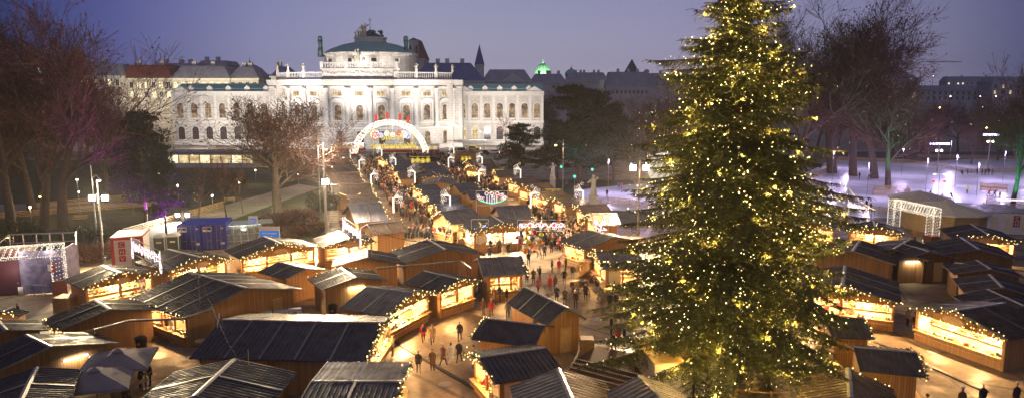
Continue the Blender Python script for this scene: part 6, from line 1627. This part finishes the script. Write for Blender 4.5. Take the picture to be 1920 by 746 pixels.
p = at(46,546) + V((.3,-1.0,0)); b = MB(); b.ball((0,0,1.25), .42, 0, 10, 6); b.ball((0,0,1.9), .32, 0, 10, 6); b.ball((0,0,2.4), .22, 0, 10, 6); b.lathe(0,0,[(.2,2.55),(.02,3.0)], 8); b.box(-.5,.5,-.4,.4,0,.85); o = b.build('bottle_figure', M_['white'], None, True); o.location = p; tag(o, 'plump white lit figure standing before the violet panels', 'figure')
lamp('POINT', p + V((0,-1.5,2.5)), 60, (1,.9,.75), .1)
p = at(101,552); rt = thing('sign_post', 'red and white notice board on a post before the violet panels', 'sign', p); b = MB(); b.tube([(0,0,0),(0,0,3.2)], .04, 5); b.build('post', M_['metal'], rt); b = MB(); b.box(-.35,.35,-.05,0,2.3,3.2,0); b.box(-.33,0,-.06,-.052,2.4,3.1,1); b.build('board', [M_['red'], M_['white']], rt)
def barrier(pa, pb, lb, grp='crowd barriers', h=1.1):
    A = at(*pa); B = at(*pb); c_ = (A+B)/2; u = B-A; L_ = u.length; b = MB(); hw = L_/2
    b.tube([(-hw,0,.2),(-hw,0,h),(hw,0,h),(hw,0,.2),(-hw,0,.2)], .025, 5)
    n = int(L_/.13)
    for i in range(1, n): b.tube([(-hw+L_*i/n,0,.2),(-hw+L_*i/n,0,h)], .01, 3)
    for s in (-1,1): b.beam((s*hw*.85,-.3,.02),(s*hw*.85,.3,.02), .05,.03); b.beam((s*hw*.85,0,0),(s*hw*.85,0,.2), .04,.04)
    o = b.build('crowd_barrier', M_['metal']); o.location = c_; o.rotation_euler = (0,0,math.atan2(u.y,u.x)); tag(o, lb, 'barrier', grp)
barrier((40,552),(60,553),'steel crowd barrier before the violet panels, left one'); barrier((62,554),(88,554),'steel crowd barrier before the violet panels, carrying a white notice')
# glass shelter (underground entrance) and its signs
c_, an, L_ = rect_from((426,466),(492,461),3.0); rt = thing('glass_shelter', 'glass roofed stair shelter right of the blue containers', 'shelter', c_, an); h = L_/2
b = MB(); n = 5
for i in range(n+1):
    x_ = -h+L_*i/n; b.tube([(x_,-1.5,0),(x_,-1.5,2.6)], .05, 5); b.tube([(x_,1.5,0),(x_,1.5,2.9)], .05, 5); b.tube([(x_,-1.5,2.6),(x_,1.5,2.9)], .04, 5)
for z in (.9,1.8,2.6): b.tube([(-h,-1.5,z),(h,-1.5,z)], .035, 5)
b.build('frame', M_['white'], rt); b = MB(); b.box(-h-.3,h+1.5,-1.7,1.7,2.95,3.0); b.build('roof', M_['glass'], rt); b = MB(); b.box(-h,h,1.45,1.5,.2,2.8); b.box(-h,h,-1.5,-1.48,.2,2.5); b.build('glass_pane', M_['glass'], rt)
b = MB(); b.box(-h,h,-.05,.05,2.6,2.7); b.build('ceiling_lamp', M_['bulbw'], rt); lamp('POINT', (0,0,2.3), 260, (.95,1,.85), .4, parent=rt)
for lb, px, py, w_, z0, z1, top in [('small blue sign board on top of the glass shelter', 477, 462, 1.1, 3.0, 4.0, 'S'), ('white and blue sign board with a small logo behind the widest glowing stall', 507, 468, 2.6, 1.4, 3.0, 'U')]:
    rt = thing('sign_board', lb, 'sign', at(px, py)); b = MB()
    for s in (-1,1): b.tube([(s*w_*.48,.05,0),(s*w_*.48,.05,z1)], .04, 5)
    b.build('post', M_['metal'], rt); b = MB(); b.box(-w_/2,w_/2,-.06,0,z0,z1); b.build('board', M_['white'], rt)
    b = MB(); b.box(-w_/2+.1,w_/2-.1,-.075,-.062,z0+.08,z0+(z1-z0)*.68); bb = b.build('blue_field', emat('sign blue', (.02,.18,.6), .9), rt)
    b = MB(); b.box(-.35,-.05,-.09,-.077,z0+.14,z0+.36); b.box(.05,.35,-.09,-.077,z0+.14,z0+.36); b.box(-w_*.36,w_*.36,-.09,-.077,z0+(z1-z0)*.42,z0+(z1-z0)*.52); b.build('pictogram', M_['white'], bb)
# parasols
def parasol(lb, px, py, z, w_, rz):
    b0 = at(px, py, z); b0.z = 0; rt = thing('parasol', lb, 'parasol', b0, rz, 'two grey parasols'); h = w_/2
    b = MB(); cs = [(-h,-h,z-.5),(h,-h,z-.5),(h,h,z-.5),(-h,h,z-.5)]
    for k in range(4):
        a, c = cs[k], cs[(k+1)%4]; m = ((a[0]+c[0])/2*.97,(a[1]+c[1])/2*.97,z-.46)
        t = [(a[0]*.12,a[1]*.12,z+.12),(m[0]*.12,m[1]*.12,z+.12),(c[0]*.12,c[1]*.12,z+.12)]
        b.face([a, m, t[1], t[0]]); b.face([m, c, t[2], t[1]]); b.face([a, m, (m[0],m[1],z-.62), (a[0],a[1],z-.68)]); b.face([m, c, (c[0],c[1],z-.68), (m[0],m[1],z-.62)])
    b.build('canopy', M_['fabric'], rt); b = MB(); q = h*.2
    b.face([(-q,-q,z+.16),(q,-q,z+.16),(0,0,z+.36)]); b.face([(q,-q,z+.16),(q,q,z+.16),(0,0,z+.36)]); b.face([(q,q,z+.16),(-q,q,z+.16),(0,0,z+.36)]); b.face([(-q,q,z+.16),(-q,-q,z+.16),(0,0,z+.36)]); b.build('vent_cap', M_['fabric'], rt)
    b = MB(); b.tube([(0,0,0),(0,0,z+.3)], .04, 6); b.build('pole', M_['wood_dark'], rt)
parasol('grey square parasol nearest the bottom left corner', 178, 697, 2.5, 4.2, .35); parasol('grey square parasol farther from the corner, behind the nearest one', 222, 661, 2.6, 4.2, .30)
for k, (px, py, rz, lb) in enumerate([(240,722,.9,'long beige bench under the right side of the parasols'), (128,690,1.1,'beige folded bench between the tube lit wall and the parasols'), (150,672,1.1,'short beige bench end beside the farther parasol')]):
    rt = thing('beer_bench', lb, 'bench', at(px, py, .7), rz); rt.location.z = 0; b = MB(); b.box(-1.3,1.3,-.28,.28,.68,.73); b.build('seat', M_['cream'], rt)
    for s in (-1,1): b = MB(); b.beam((s*1,-.2,0),(s*1,-.2,.68), .05,.05); b.beam((s*1,.2,0),(s*1,.2,.68), .05,.05); b.build('leg', M_['metal'], rt)
# high table, bins, dish, lattice boxes, air units, cable pipes
def round_table(px, py, lb, r=.42):
    rt = thing('high_table', lb, 'table', at(px, py)); b = MB(); b.lathe(0,0,[(r,1.08),(r,1.12)], 14); b.build('table_top', M_['wood_pale'], rt); b = MB(); b.tube([(0,0,.03),(0,0,1.08)], .045, 6); b.lathe(0,0,[(.3,0),(.3,.03)], 10); b.build('leg', M_['metal'], rt)
round_table(275, 728, 'small high table with food between two people by the parasols', .35); round_table(505, 733, 'round wooden high table beneath the eave of the longest roof', .6); round_table(378, 664, 'white round high table beside the satellite dish'); round_table(1105, 560, 'round high table near the barrel')
def bin_(px, py, lb, r=.33, lid=None):
    rt = thing('waste_bin', lb, 'bin', at(px, py)); b = MB(); b.lathe(0,0,[(r*.8,0),(r,.95)], 12); b.build('body', M_['black'], rt); b = MB(); b.lathe(0,0,[(r*1.08,.95),(r*1.08,1.0),(r*.5,1.12),(.01,1.14)], 12); b.build('lid', M_[lid or 'black'], rt); b = MB(); b.M = Matrix.Translation((0,-r*.93,.6)) @ Matrix.Rotation(math.pi/2,4,'X'); b.lathe(0,0,[(.13,0),(.13,.03)], 10); b.build('sticker', PM['orange'], rt)
bin_(266, 655, 'large black bin with orange round sticker before the dark plank wall', .45); bin_(310, 617, 'bin with red lid beside the counter of the satellite dish stall', .3, 'red'); bin_(625, 592, 'black bin below the fluorescent tube', .4); bin_(641, 425, 'red bin beside the striped steps', .35, 'red')
p = at(362,640); rt = thing('satellite_dish', 'white round satellite dish on the corner of the broad stall', 'dish', p); b = MB(); b.M = Matrix.Translation((0,0,1.5)) @ Matrix.Rotation(R(70),4,'X') @ Matrix.Rotation(R(-25),4,'Y'); b.lathe(0,0,[(.02,0),(.3,.05),(.55,.16)], 16); b.build('dish', M_['white'], rt, True); b = MB(); b.tube([(0,.1,0),(0,.1,1.5)], .04, 6); b.build('post', M_['metal'], rt)
for k, (px, py, lb) in enumerate([(497,590,'white cooling unit at the back of the broad stall, left of three'), (527,588,'white cooling unit at the back of the broad stall, middle of three'), (553,584,'white cooling unit at the back of the broad stall, right of three')]):
    rt = thing('cooling_unit', lb, 'cooling unit', at(px, py, 1.0), .26); rt.location.z = .0; b = MB(); b.box(-.55,.55,-.3,.3,.25,1.3); b.build('housing', M_['white'], rt); b = MB(); b.M = Matrix.Translation((0,-.31,.8)) @ Matrix.Rotation(math.pi/2,4,'X'); b.lathe(0,0,[(.3,0),(.3,.02)], 12); b.build('fan_grille', M_['metal'], rt); b = MB()
    for s in (-1,1): b.box(s*.45-.05,s*.45+.05,-.28,.28,0,.25)
    b.build('foot', M_['metal'], rt)
def lattice(px, py, w_, h_, lb, rz=0):
    b = MB(); hw = w_/2
    for y in (-hw, hw):
        n = 7
        for i in range(-n, n):
            for sgn in (1,-1):
                x0 = -hw + w_*i/n; t0 = max(0, -i/n if sgn > 0 else 0)
                a0 = max(-hw, x0); a1 = min(hw, x0+w_)
                if a1 > a0:
                    z0 = (a0-x0)/w_*h_; z1 = (a1-x0)/w_*h_
                    if sgn > 0: b.beam((a0,y,z0),(a1,y,z1), .03,.02)
                    else: b.beam((a0,y+.02,h_-z0),(a1,y+.02,h_-z1), .03,.02)
    for s in (-1,1):
        for y in (-hw,hw): b.beam((s*hw,y,0),(s*hw,y,h_), .06,.06)
        b.box(s*hw-.01,s*hw+.01,-hw,hw,.1,h_-.05)
    b.box(-hw,hw,-hw,hw,h_,h_+.05); b.box(-hw+.05,hw-.05,-hw+.08,hw-.08,.05,h_-.05,0)
    o = b.build('lattice_box', M_['wood_pale']); o.location = at(px, py); o.rotation_euler = (0,0,rz); tag(o, lb, 'lattice box')
lattice(1100, 663, 1.0, 1.25, 'wooden lattice box with a bin inside, right of the steep striped hut'); lattice(126, 583, 1.5, 1.4, 'lattice sided box beside the brick red arch base'); lattice(868, 455, 1.4, 1.5, 'black and white lattice box at the food stall corner'); lattice(1097, 515, 1.3, 1.6, 'lattice screen left of the black and white ribbed roof')
def barrel(px, py, lb):
    b = MB(); b.lathe(0,0,[(.38,0),(.48,.35),(.5,.55),(.48,.75),(.38,1.1)], 12); o = b.build('barrel', M_['wood_dark'], None, True); o.location = at(px, py); tag(o, lb, 'barrel')
barrel(1121, 533, 'dark wooden barrel used as a table beside the black and white roof'); barrel(1112, 528, 'dark wooden barrel behind the other one by the black and white roof')
def pipe(pts, lb, r=.09, z=3.0):
    P = [at(x_, y_, z) for x_, y_ in pts]; b = MB(); c0_ = P[0]
    b.tube([p-c0_ for p in P], r, 6); 
    for p in (P[0], P[-1]): b.tube([V((p.x-c0_.x,p.y-c0_.y,-z)), p-c0_], .05, 5)
    o = b.build('cable_pipe', M_['roofg']); o.location = c0_; tag(o, lb, 'cable pipe')
pipe([(176,618),(241,601),(340,597),(400,578)], 'pale cable pipe bridging from the dark plank hut to the broad stall'); pipe([(705,503),(864,489),(884,502)], 'pale bent cable pipe along the broad closed plank back'); pipe([(1790,492),(1850,500),(1925,508)], 'pale cable pipe before the bright toy stall on the right')
for lb, px, py, zt, m in [('thin pale pole rising beside the satellite dish',378,640,9.2,'roofg'),('wooden flag pole with pennant at the bottom left',469,775,4.2,'wood_pale'),('slender mast in front of the broad closed stall',896,545,9,'metal'),('slender rod between the near closed stalls',698,540,9.5,'metal'),('red and white barrier pole leaning on the longest roof',395,700,4.5,'white')]:
    p = at(px, py); b = MB(); b.tube([(0,0,0),(.1 if 'barrier' not in lb else .9,0,zt)], [.045,.03], 6); o = b.build('pole', M_[m]); o.location = p; tag(o, lb, 'pole')
# stage with steps and plywood box by the spruce
rt = thing('stage_steps', 'broad dark steps with white dotted edges at the foot of the spruce', 'steps', at(1150,705), -.62)
for i in range(4):
    b = MB(); b.box(-3,3,-1.5+i*.45,3.2,.0+i*.17,.17+i*.17); b.build('step', PM['brown'], rt); b = MB()
    for k in range(38): b.octa((-2.9+k*.156,-1.5+i*.45,.19+i*.17), .018)
    b.build('edge_light', M_['bulbw'], rt)
b = MB(); b.tube([(2.9,-1.6,0),(2.9,-1.6,1.2),(2.9,.4,1.9)], .05, 5); b.build('handrail', M_['wood_pale'], rt)
c_, an, L_ = rect_from((1226,748),(1345,742),4.6); rt = thing('plywood_shed', 'large plywood box with yellow lit top below the spruce', 'shed', c_, an); h = L_/2
b = MB(); b.box(-h,h,-2.3,2.3,.05,2.4); b.build('wall', M_['white'], rt); b = MB(); b.box(-h-.1,h+.1,-2.4,2.4,2.41,2.5); b.build('roof', M_['ply'], rt); b = MB(); b.box(-.03,.03,-2.4,2.4,2.5,2.53); b.build('roof_joint', M_['strip'], rt)
c_, an, L_ = rect_from((1255,690),(1400,680),4.0); rt = thing('plywood_shed', 'second plywood box glowing yellow deeper beneath the spruce boughs', 'shed', c_, an); h = L_/2
b = MB(); b.box(-h,h,-2,2,.05,2.7); b.build('wall', M_['ply'], rt); b = MB(); b.box(-h-.1,h+.1,-2.1,2.1,2.71,2.8); b.build('roof', M_['ply'], rt)
lamp('POINT', at(1300,700,4.5), 700, (1,.66,.22), .3)
b = MB(); n = 30; c_ = at(1440,705)
b.tube([(4.2*math.cos(t*2*math.pi/n),4.2*math.sin(t*2*math.pi/n),.9) for t in range(n+1)], .04, 4, 0, False)
for t in range(12): b.tube([(4.2*math.cos(t*math.pi/6),4.2*math.sin(t*math.pi/6),0),(4.2*math.cos(t*math.pi/6),4.2*math.sin(t*math.pi/6),1.0)], .05, 5, 0)
o = b.build('tree_railing', M_['wood_pale']); o.location = at(1405,712); tag(o, 'round wooden railing circling the trunk of the spruce', 'railing')
# benches by the pink group
rt = thing('park_bench', 'dark bench with people resting near the barrel', 'bench', at(1088,545), .3); b = MB(); b.box(-1.0,1.0,-.25,.25,.42,.47); b.build('seat', M_['wood_dark'], rt); b = MB(); b.box(-1.0,1.0,.25,.3,.5,.95); b.build('backrest', M_['wood_dark'], rt)
for s in (-1,1): b = MB(); b.beam((s*.8,0,0),(s*.8,0,.42), .3,.06); b.build('leg', M_['metal'], rt)
person(at(1083,547) + V((-.1,-.1,-.03)), 'tan', 'person in tan sitting on the dark bench near the barrel', 'sit', 10, 'black'); person(at(1093,545) + V((.2,0,-.03)), 'black', 'person in black sitting on the dark bench near the barrel', 'sit', -10, 'navy')
# balloon bunch
p = at(991, 497); rt = thing('balloon_bunch', 'big bunch of colourful foil balloons in front of the food stall', 'balloons', p); r2 = random.Random(6)
BC = [PM['pink'], PM['red'], PM['blue'], PM['yellow'], PM['white'], PM['purple'], PM['hivis'], PM['orange'], PM['cream']]
for i in range(46):
    q = V((r2.gauss(0,.62), r2.gauss(0,.5), r2.uniform(1.5,4.3))); b = MB(); b.ball((0,0,0), r2.uniform(.18,.30), 0, 8, 6, r2.uniform(.8,1.25)); b.tube([(0,0,-.2), (-q.x*.8,-q.y*.8,-q.z+1.1)], .006, 3)
    o = b.build('balloon', BC[r2.randrange(9)], rt, True); o.location = q
person(p + V((0,-.3,0)), 'black', 'balloon seller in black below the bunch of foil balloons', 'mug', 20, 'black')
# statues on plinths
for k, (px, py, yt, lb) in enumerate([(1112,401,327,'pale robed statue on a tall plinth, nearest the spruce'), (1036,360,305,'pale statue on a plinth in front of the pines'), (977,318,295,'small pale statue above the far brown roofs'), (933,308,293,'pale bust on a plinth behind the right lane'), (516,398,378,'white marble figure on the floodlit lawn')]):
    b0 = at(px, py); rt = thing('statue', lb, 'statue', b0); zt = atY(px, yt, b0.y).z; pz = zt*.48; wd = max(.5, zt*.11)
    b = MB(); b.box(-wd,wd,-wd,wd,0,pz*.15); b.box(-wd*.8,wd*.8,-wd*.8,wd*.8,pz*.15,pz*.9); b.box(-wd*.95,wd*.95,-wd*.95,wd*.95,pz*.9,pz); b.build('plinth', M_['statue'], rt)
    b = MB(); statue_mb(b, 0, 0, pz, zt-pz, r2); b.build('figure', M_['statue'], rt, True)
lamp('SPOT', at(516,412) + V((0,-1,.5)), 1500, (.85,1,.45), .3, aim=at(516,392) + V((0,0,.5)), spot=120)
lamp('POINT', at(516,392) + V((0,0,6)), 900, (.85,1,.45), .5)
# white sphere tent
b = MB(); b.ball((0,0,2.8), 3.6, 0, 24, 14); o = b.build('sphere_tent', emat('glowing balloon skin', (1,.88,.70), .75), None, True); o.location = at(1244,340); tag(o, 'large pale glowing sphere behind the left spruce boughs', 'tent')
# ---------------------------------------------------------------- rink furniture
def rink_fence(pts, lb, h=1.1):
    P = [at(*q) for q in pts]; c_ = P[0]; rt = thing('rink_barrier', lb, 'barrier', c_); b = MB(); q_ = MB()
    for a, d in zip(P, P[1:]):
        a = a-c_; d = d-c_; L_ = (d-a).length; n = max(1, int(L_/2))
        for z in (.2,.45,.7,.95): b.beam(a + V((0,0,z)), d + V((0,0,z)), .04,.13)
        for i in range(n+1): q = a.lerp(d, i/n); q_.tube([q, q + V((0,0,h))], .05, 4)
    b.build('plank_rails', M_['wood_pale'], rt); q_.build('post', M_['wood_pale'], rt)
for pts, lb in [([(1560,300),(1700,306),(1750,312),(1820,325),(1925,322)],'long plank barrier along the far side of the ice'), ([(1636,366),(1640,358),(1700,356),(1706,364),(1684,367),(1636,366)],'plank barrier ring round the spreading tree in the ice'),
   ([(1838,352),(1888,356),(1888,362),(1838,358),(1838,352)],'plank barrier box on the right of the ice'), ([(1848,388),(1850,377),(1925,386),(1925,396),(1848,388)],'plank barrier ring round the dark tree at the right edge'),
   ([(1480,356),(1530,352),(1580,378),(1600,392),(1700,406),(1925,420)],'plank barrier along the near side of the ice'), ([(1085,392),(1140,380),(1180,384),(1240,398)],'curved plank barrier near the robed statue'), ([(1500,345),(1560,318),(1575,300)],'plank barrier on the left bank of the ice beside lit trees')]: rink_fence(pts, lb)
# white boards behind the far rink and the pale band
rink_fence([(1720,296),(1925,300)], 'pale boards of the farther ice surface')
# polygonal tent, shop tents
def poly_tent(px, py, r, h, n, lb, m='white', wm='wood_pale'):
    rt = thing('party_tent', lb, 'tent', at(px, py)); b = MB(); b.lathe(0,0,[(r,0.02),(r,h)], n); b.build('wall', mat('tan canvas wall', (.40,.27,.12), (.33,.21,.09), 2, .8), rt); b = MB(); b.lathe(0,0,[(r*1.08,h-.2),(r*1.08,h),(.15,h*1.45),(.01,h*1.5)], n); b.build('roof', M_[m], rt)
poly_tent(1768, 428, 5.6, 2.8, 10, 'white roofed tent with tan canvas walls behind the right light arch', 'cream'); poly_tent(1722, 398, 4.6, 2.5, 8, 'low pale roofed tent behind the arch, closer to the ice', 'cream')
text('Pavillon', .5, 'red', at(1740,444,2.75) + V((0,-.2,0)), 0, None, 'tent_lettering', False, .01)['label'] = 'small red writing on the valance of the white roofed tent'
bpy.data.objects['tent_lettering']['category'] = 'lettering'
for k, (px, py, w_, lb) in enumerate([(1838,428,9,'grey white container cabin with flat canvas roof, left of the two'), (1905,440,8,'grey white container cabin with the red letters C H')]):
    rt = thing('office_container', lb, 'container', at(px, py), -.25); b = MB(); b.box(-w_/2,w_/2,0,4,.05,3.0); b.build('body', M_['white'], rt); b = MB(); b.box(-w_/2-.15,w_/2+.15,-.15,4.15,3.01,3.1); b.build('roof', M_['roofg'], rt)
    for i in range(4): b = MB(); x_ = -w_/2+.8+i*(w_-1)/4; b.box(x_,x_+.9,-.03,-.005,.3,2.4); b.build('door', M_['cream'], rt)
    if k:
        for i, ch in enumerate('CH'): b = MB(); b.box(-.5,.3,-.07,-.04,1.95-i*.85,2.7-i*.85); bo = b.build('letter_board', M_['red'], rt); text(ch, .7, 'white', (-.1,-.09,2.08-i*.85), 0, bo, 'letter')
for k, (x0, y0, x1, y1, lb) in enumerate([(1480,420,1560,428,'brown canvas stall tent with bulbs, behind the right spruce boughs'), ]):
    pass
lb_ = MB(); lb_.beam((0,0,3.15),(12,-1.2,3.15), .12,.12); o = lb_.build('light_tube', emat('long led tube', (1,.85,1), 4)); o.location = at(1866,412); tag(o, 'long white light tube on the container roofs at the right', 'lamp')
# ---------------------------------------------------------------- road traffic before the theatre
def car(px, py, rz, m, lb, van=False, lights=True):
    b0 = at(px, py); b0.z = .02; rt = thing('parked_car' if not van else 'delivery_van', lb, 'car' if not van else 'van', b0, rz); L_ = 2.2 if not van else 2.6; h1 = .85 if not van else 1.1; h2 = 1.42 if not van else 2.1
    b = MB(); b.prism([(-L_,.35),(L_,.35),(L_,h1*.75),(L_*.92,h1),(-L_*.95,h1),(-L_,h1*.8)], -.85,.85); b.prism([(-L_*.8,h1),(L_*.5,h1),(L_*.25,h2),(-L_*.62,h2)], -.75,.75); b.build('body', m, rt)
    for s in (-1,1): b = MB(); b.prism([(-L_*.72,h1+.05),(L_*.40,h1+.05),(L_*.22,h2-.1),(-L_*.58,h2-.1)], s*.76-.01, s*.76+.01); b.build('window', M_['windark'], rt)
    for x_ in (-L_*.62,L_*.62):
        for s in (-1,1): b = MB(); b.M = Matrix.Translation((x_,s*.8,.33)) @ Matrix.Rotation(math.pi/2,4,'X'); b.lathe(0,0,[(.33,-.1),(.33,.1)], 12); b.build('wheel', M_['rubber'], rt)
    for s in (-1,1): b = MB(); b.box(L_-.02,L_+.03,s*.6-.14,s*.6+.14,.55,.7); b.build('headlight', M_['lampw'] if lights else M_['white'], rt); b = MB(); b.box(-L_-.03,-L_+.02,s*.6-.14,s*.6+.14,.6,.75); b.build('tail_light', M_['bulbr'], rt)
car(888,282,0,PM['yellow'],'yellow car on the road in front of the right theatre wing'); car(905,291,math.pi,PM['black'],'black car on the near road lane right of the arch'); car(925,289,math.pi,PM['white'],'white car behind the black one'); car(852,288,0,PM['grey'],'grey car right of the great arch'); car(868,289,0,M_['white'],'white van right of the great arch',True); car(630,300,0,M_['white'],'white car left of the great arch'); car(950,290,math.pi,PM['red'],'dark red car partly behind the low pine'); car(612,288,0,PM['grey'],'grey car at the far left of the road')
b0 = at(880,279); b = MB(); b.box(-6,6,-1.2,1.2,3.0,3.15); 
for x_ in (-5.5,0,5.5): b.tube([(x_,0,0),(x_,0,3)], .08, 5)
o = b.build('tram_shelter', M_['metal']); o.location = b0; tag(o, 'dark flat tram stop roof before the right theatre wing', 'shelter')
for k, (px, py, w_, lb) in enumerate([(655,286,5,'white and red tram car at the left foot of the arch'), (770,289,9,'white and red tram car glimpsed at the right foot of the arch')]):
    rt = thing('tram', lb, 'tram', at(px, py)); b = MB(); b.box(-w_,w_,-1.2,1.2,.35,3.1,0); b.box(-w_-.01,w_+.01,-1.22,1.22,.5,1.4,1); b.build('body', [M_['white'], M_['red']], rt)
    b = MB(); b.box(-w_+.4,w_-.4,-1.23,-1.19,1.6,2.6); b.build('window', M_['winlit'], rt); b = MB()
    for x_ in (-w_*.6,w_*.6): b.box(x_-.8,x_+.8,-1.0,1.0,.03,.35)
    b.build('bogie', M_['black'], rt)
# ---------------------------------------------------------------- small lit kiosk at the left edge
hut('tiny lit stall at the left picture edge near the blond person', (-30,592), (38,592), FAR=(-34,584), front='n', strips=0, E=350, detail=1)
# striped steps beside the floodlight mast
rt = thing('wooden_steps', 'short wooden stair with pale treads behind the left row of stalls', 'steps', at(626,418), .2)
for i in range(7): b = MB(); b.box(-.7,.7,.3*i,.3*i+.28,.22*i+.1,.22*i+.16); b.build('tread', M_['cream'], rt)
b = MB(); 
for s in (-1,1): b.beam((s*.72,0,0),(s*.72,2.1,1.6), .05,.25)
b.build('stringer', M_['wood_dark'], rt)
# ---------------------------------------------------------------- general lane glow from bare bulbs strung over the lanes
def string(pa, pb, z, lb, sag=.5, n=26):
    A = at(*pa, z); B = at(*pb, z); c_ = A.copy(); c_.z = 0; b = MB(); w_ = MB(); pts = []
    for i in range(n+1):
        t = i/n; p = A.lerp(B, t) - c_; p.z = z - sag*4*t*(1-t); pts.append(p); b.octa(p - V((0,0,.08)), .07, 0)
    w_.tube(pts, .015, 3, 0, False); rt = thing('bulb_string', lb, 'fairy lights', c_); b.build('bulb', M_['bulb'], rt); w_.build('wire', M_['black'], rt)
    q = MB(); 
    for p in (pts[0], pts[-1]): q.tube([V((p.x,p.y,0)), p], .04, 5)
    q.build('post', M_['metal'], rt)
string((1592,352),(1640,392), 3.6, 'string of bulbs along the rink fence'); string((636,360),(676,361), 3.4, 'row of bulbs under the brown roof by the floodlight mast')
# lane lights: flower posts, stalls; the broad blue sun lamp is added dusk fill
lamp('SUN', (0,0,80), .22, (.62,.66,1), R(60), aim=(10,60,0))
def cable(pa, pb, za, zb, lb, sag=.8):
    A = at(*pa, za); B = at(*pb, zb); c_ = A.copy(); c_.z = 0; pts = []
    for i in range(15):
        t = i/14; p = A.lerp(B, t) - c_; p.z = za + (zb-za)*t - sag*4*t*(1-t); pts.append(p)
    b = MB(); b.tube(pts, .02, 4, 0, False); o = b.build('cable', M_['black']); o.location = c_; tag(o, lb, 'cable')
cable((378,525),(470,700), 9, 4.2, 'overhead cable from the pale pole to the wooden flag pole'); cable((698,430),(896,440), 9, 8.8, 'overhead cable between the slender rod and the slender mast'); cable((613,300),(884,400), 12, 7, 'overhead cable from the tall floodlight mast to the moon sign')
cable((896,440),(1110,405), 8.8, 8, 'overhead cable from the slender mast to the comet sign'); cable((195,400),(378,520), 9, 9, 'overhead cable from the twin floodlight mast to the pale pole')
for k, (px, py, lb) in enumerate([(835,720,'near the bottom of the open square'),(905,620,'left of the small blue roofed stall'),(1010,600,'right of the steep striped hut roof'),(1120,600,'before the left spruce twigs'),(1750,660,'before the red curtain stall'),(330,640,'beside the satellite dish')]):
    b = MB(); b.lathe(0,0,[(.42,.0),(.42,.03)], 16); b.lathe(0,0,[(.50,.0),(.50,.018)], 16); o = b.build('manhole_cover', M_['metal']); o.location = at(px, py) + V((0,0,.004)); tag(o, 'round iron manhole cover ' + lb, 'manhole cover')
for pa, pb, lb in [((740,640),(900,735),'black rubber cable ramp crossing the open square'),((935,610),(1060,640) ,'black cable ramp beside the steep striped hut'),((1640,640),(1850,735),'black cable ramp before the red curtain stall')]:
    A = at(*pa); B = at(*pb); b = MB(); b.beam(V((0,0,.03)), B-A+V((0,0,.03)), .35, .05); b.beam(V((0,0,.05)), B-A+V((0,0,.05)), .14, .05); o = b.build('cable_ramp', M_['black']); o.location = A; tag(o, lb, 'cable ramp')
# PARKBITS
for k, (pa, pb, lb) in enumerate([((230,442),(420,388),'low railing along the gravel path in the left park'), ((-20,412),(300,386),'long low railing in front of the pavilion path'), ((60,392),(330,366),'far low railing across the left park'), ((640,430),(622,330),'fence behind the left row of stalls')]):
    barrier(pa, pb, lb, 'park railings', .9) if False else rink_fence([pa, pb], lb, .9)
for k, (px, py, rz, lb) in enumerate([(352,434,.4,'park bench on the lawn above the blue containers'), (150,415,.1,'park bench under the huge left plane tree'), (430,380,.3,'park bench beside the gravel path near the saplings')]):
    rt = thing('park_bench', lb, 'bench', at(px, py), rz); b = MB(); b.box(-1,1,-.25,.25,.42,.47); b.build('seat', M_['wood_pale'], rt); b = MB(); b.box(-1,1,.25,.3,.55,.95); b.build('backrest', M_['wood_pale'], rt)
    for s in (-1,1): b = MB(); b.beam((s*.8,0,0),(s*.8,0,.42), .3,.06); b.build('leg', M_['metal'], rt)
for k, (px, py) in enumerate([(60,425),(150,392),(250,400),(335,378),(400,400),(450,372),(300,352),(480,345),(560,352)]):
    b0 = at(px, py); rt = thing('park_fill_lamp', 'low globe lamp added to brighten the left park, %s from the left edge' % ORD[k], 'lamp', b0); b = MB(); b.tube([(0,0,0),(0,0,2.8)], [.05,.04], 5); b.build('pole', M_['metal'], rt); b = MB(); b.ball((0,0,2.95), .16, 0, 8, 5); b.build('globe', M_['lampw'], rt)
    lamp('POINT', b0 + V((0,-.3,2.9)), 260, (1,.72,.38), .15)  # park lamps put in to brighten the dull lawn and paths
# ---------------------------------------------------------------- evening haze
hz = MB(); hz.box(-900,900,-30,1300,-1.5,75)
HM = bpy.data.materials.new('haze'); HM.use_nodes = True; nt = HM.node_tree; nt.nodes.remove(nt.nodes['Principled BSDF']); pv_ = nt.nodes.new('ShaderNodeVolumePrincipled')
pv_.inputs['Color'].default_value = (.86,.84,.92,1); pv_.inputs['Density'].default_value = HAZE_D; pv_.inputs['Anisotropy'].default_value = .3
nt.links.new(pv_.outputs[0], nt.nodes['Material Output'].inputs['Volume'])
if HAZE_D > 0:
    o = hz.build('haze', HM); tag(o, None, None, None, 'stuff')
print('LIGHTS', NL[0])
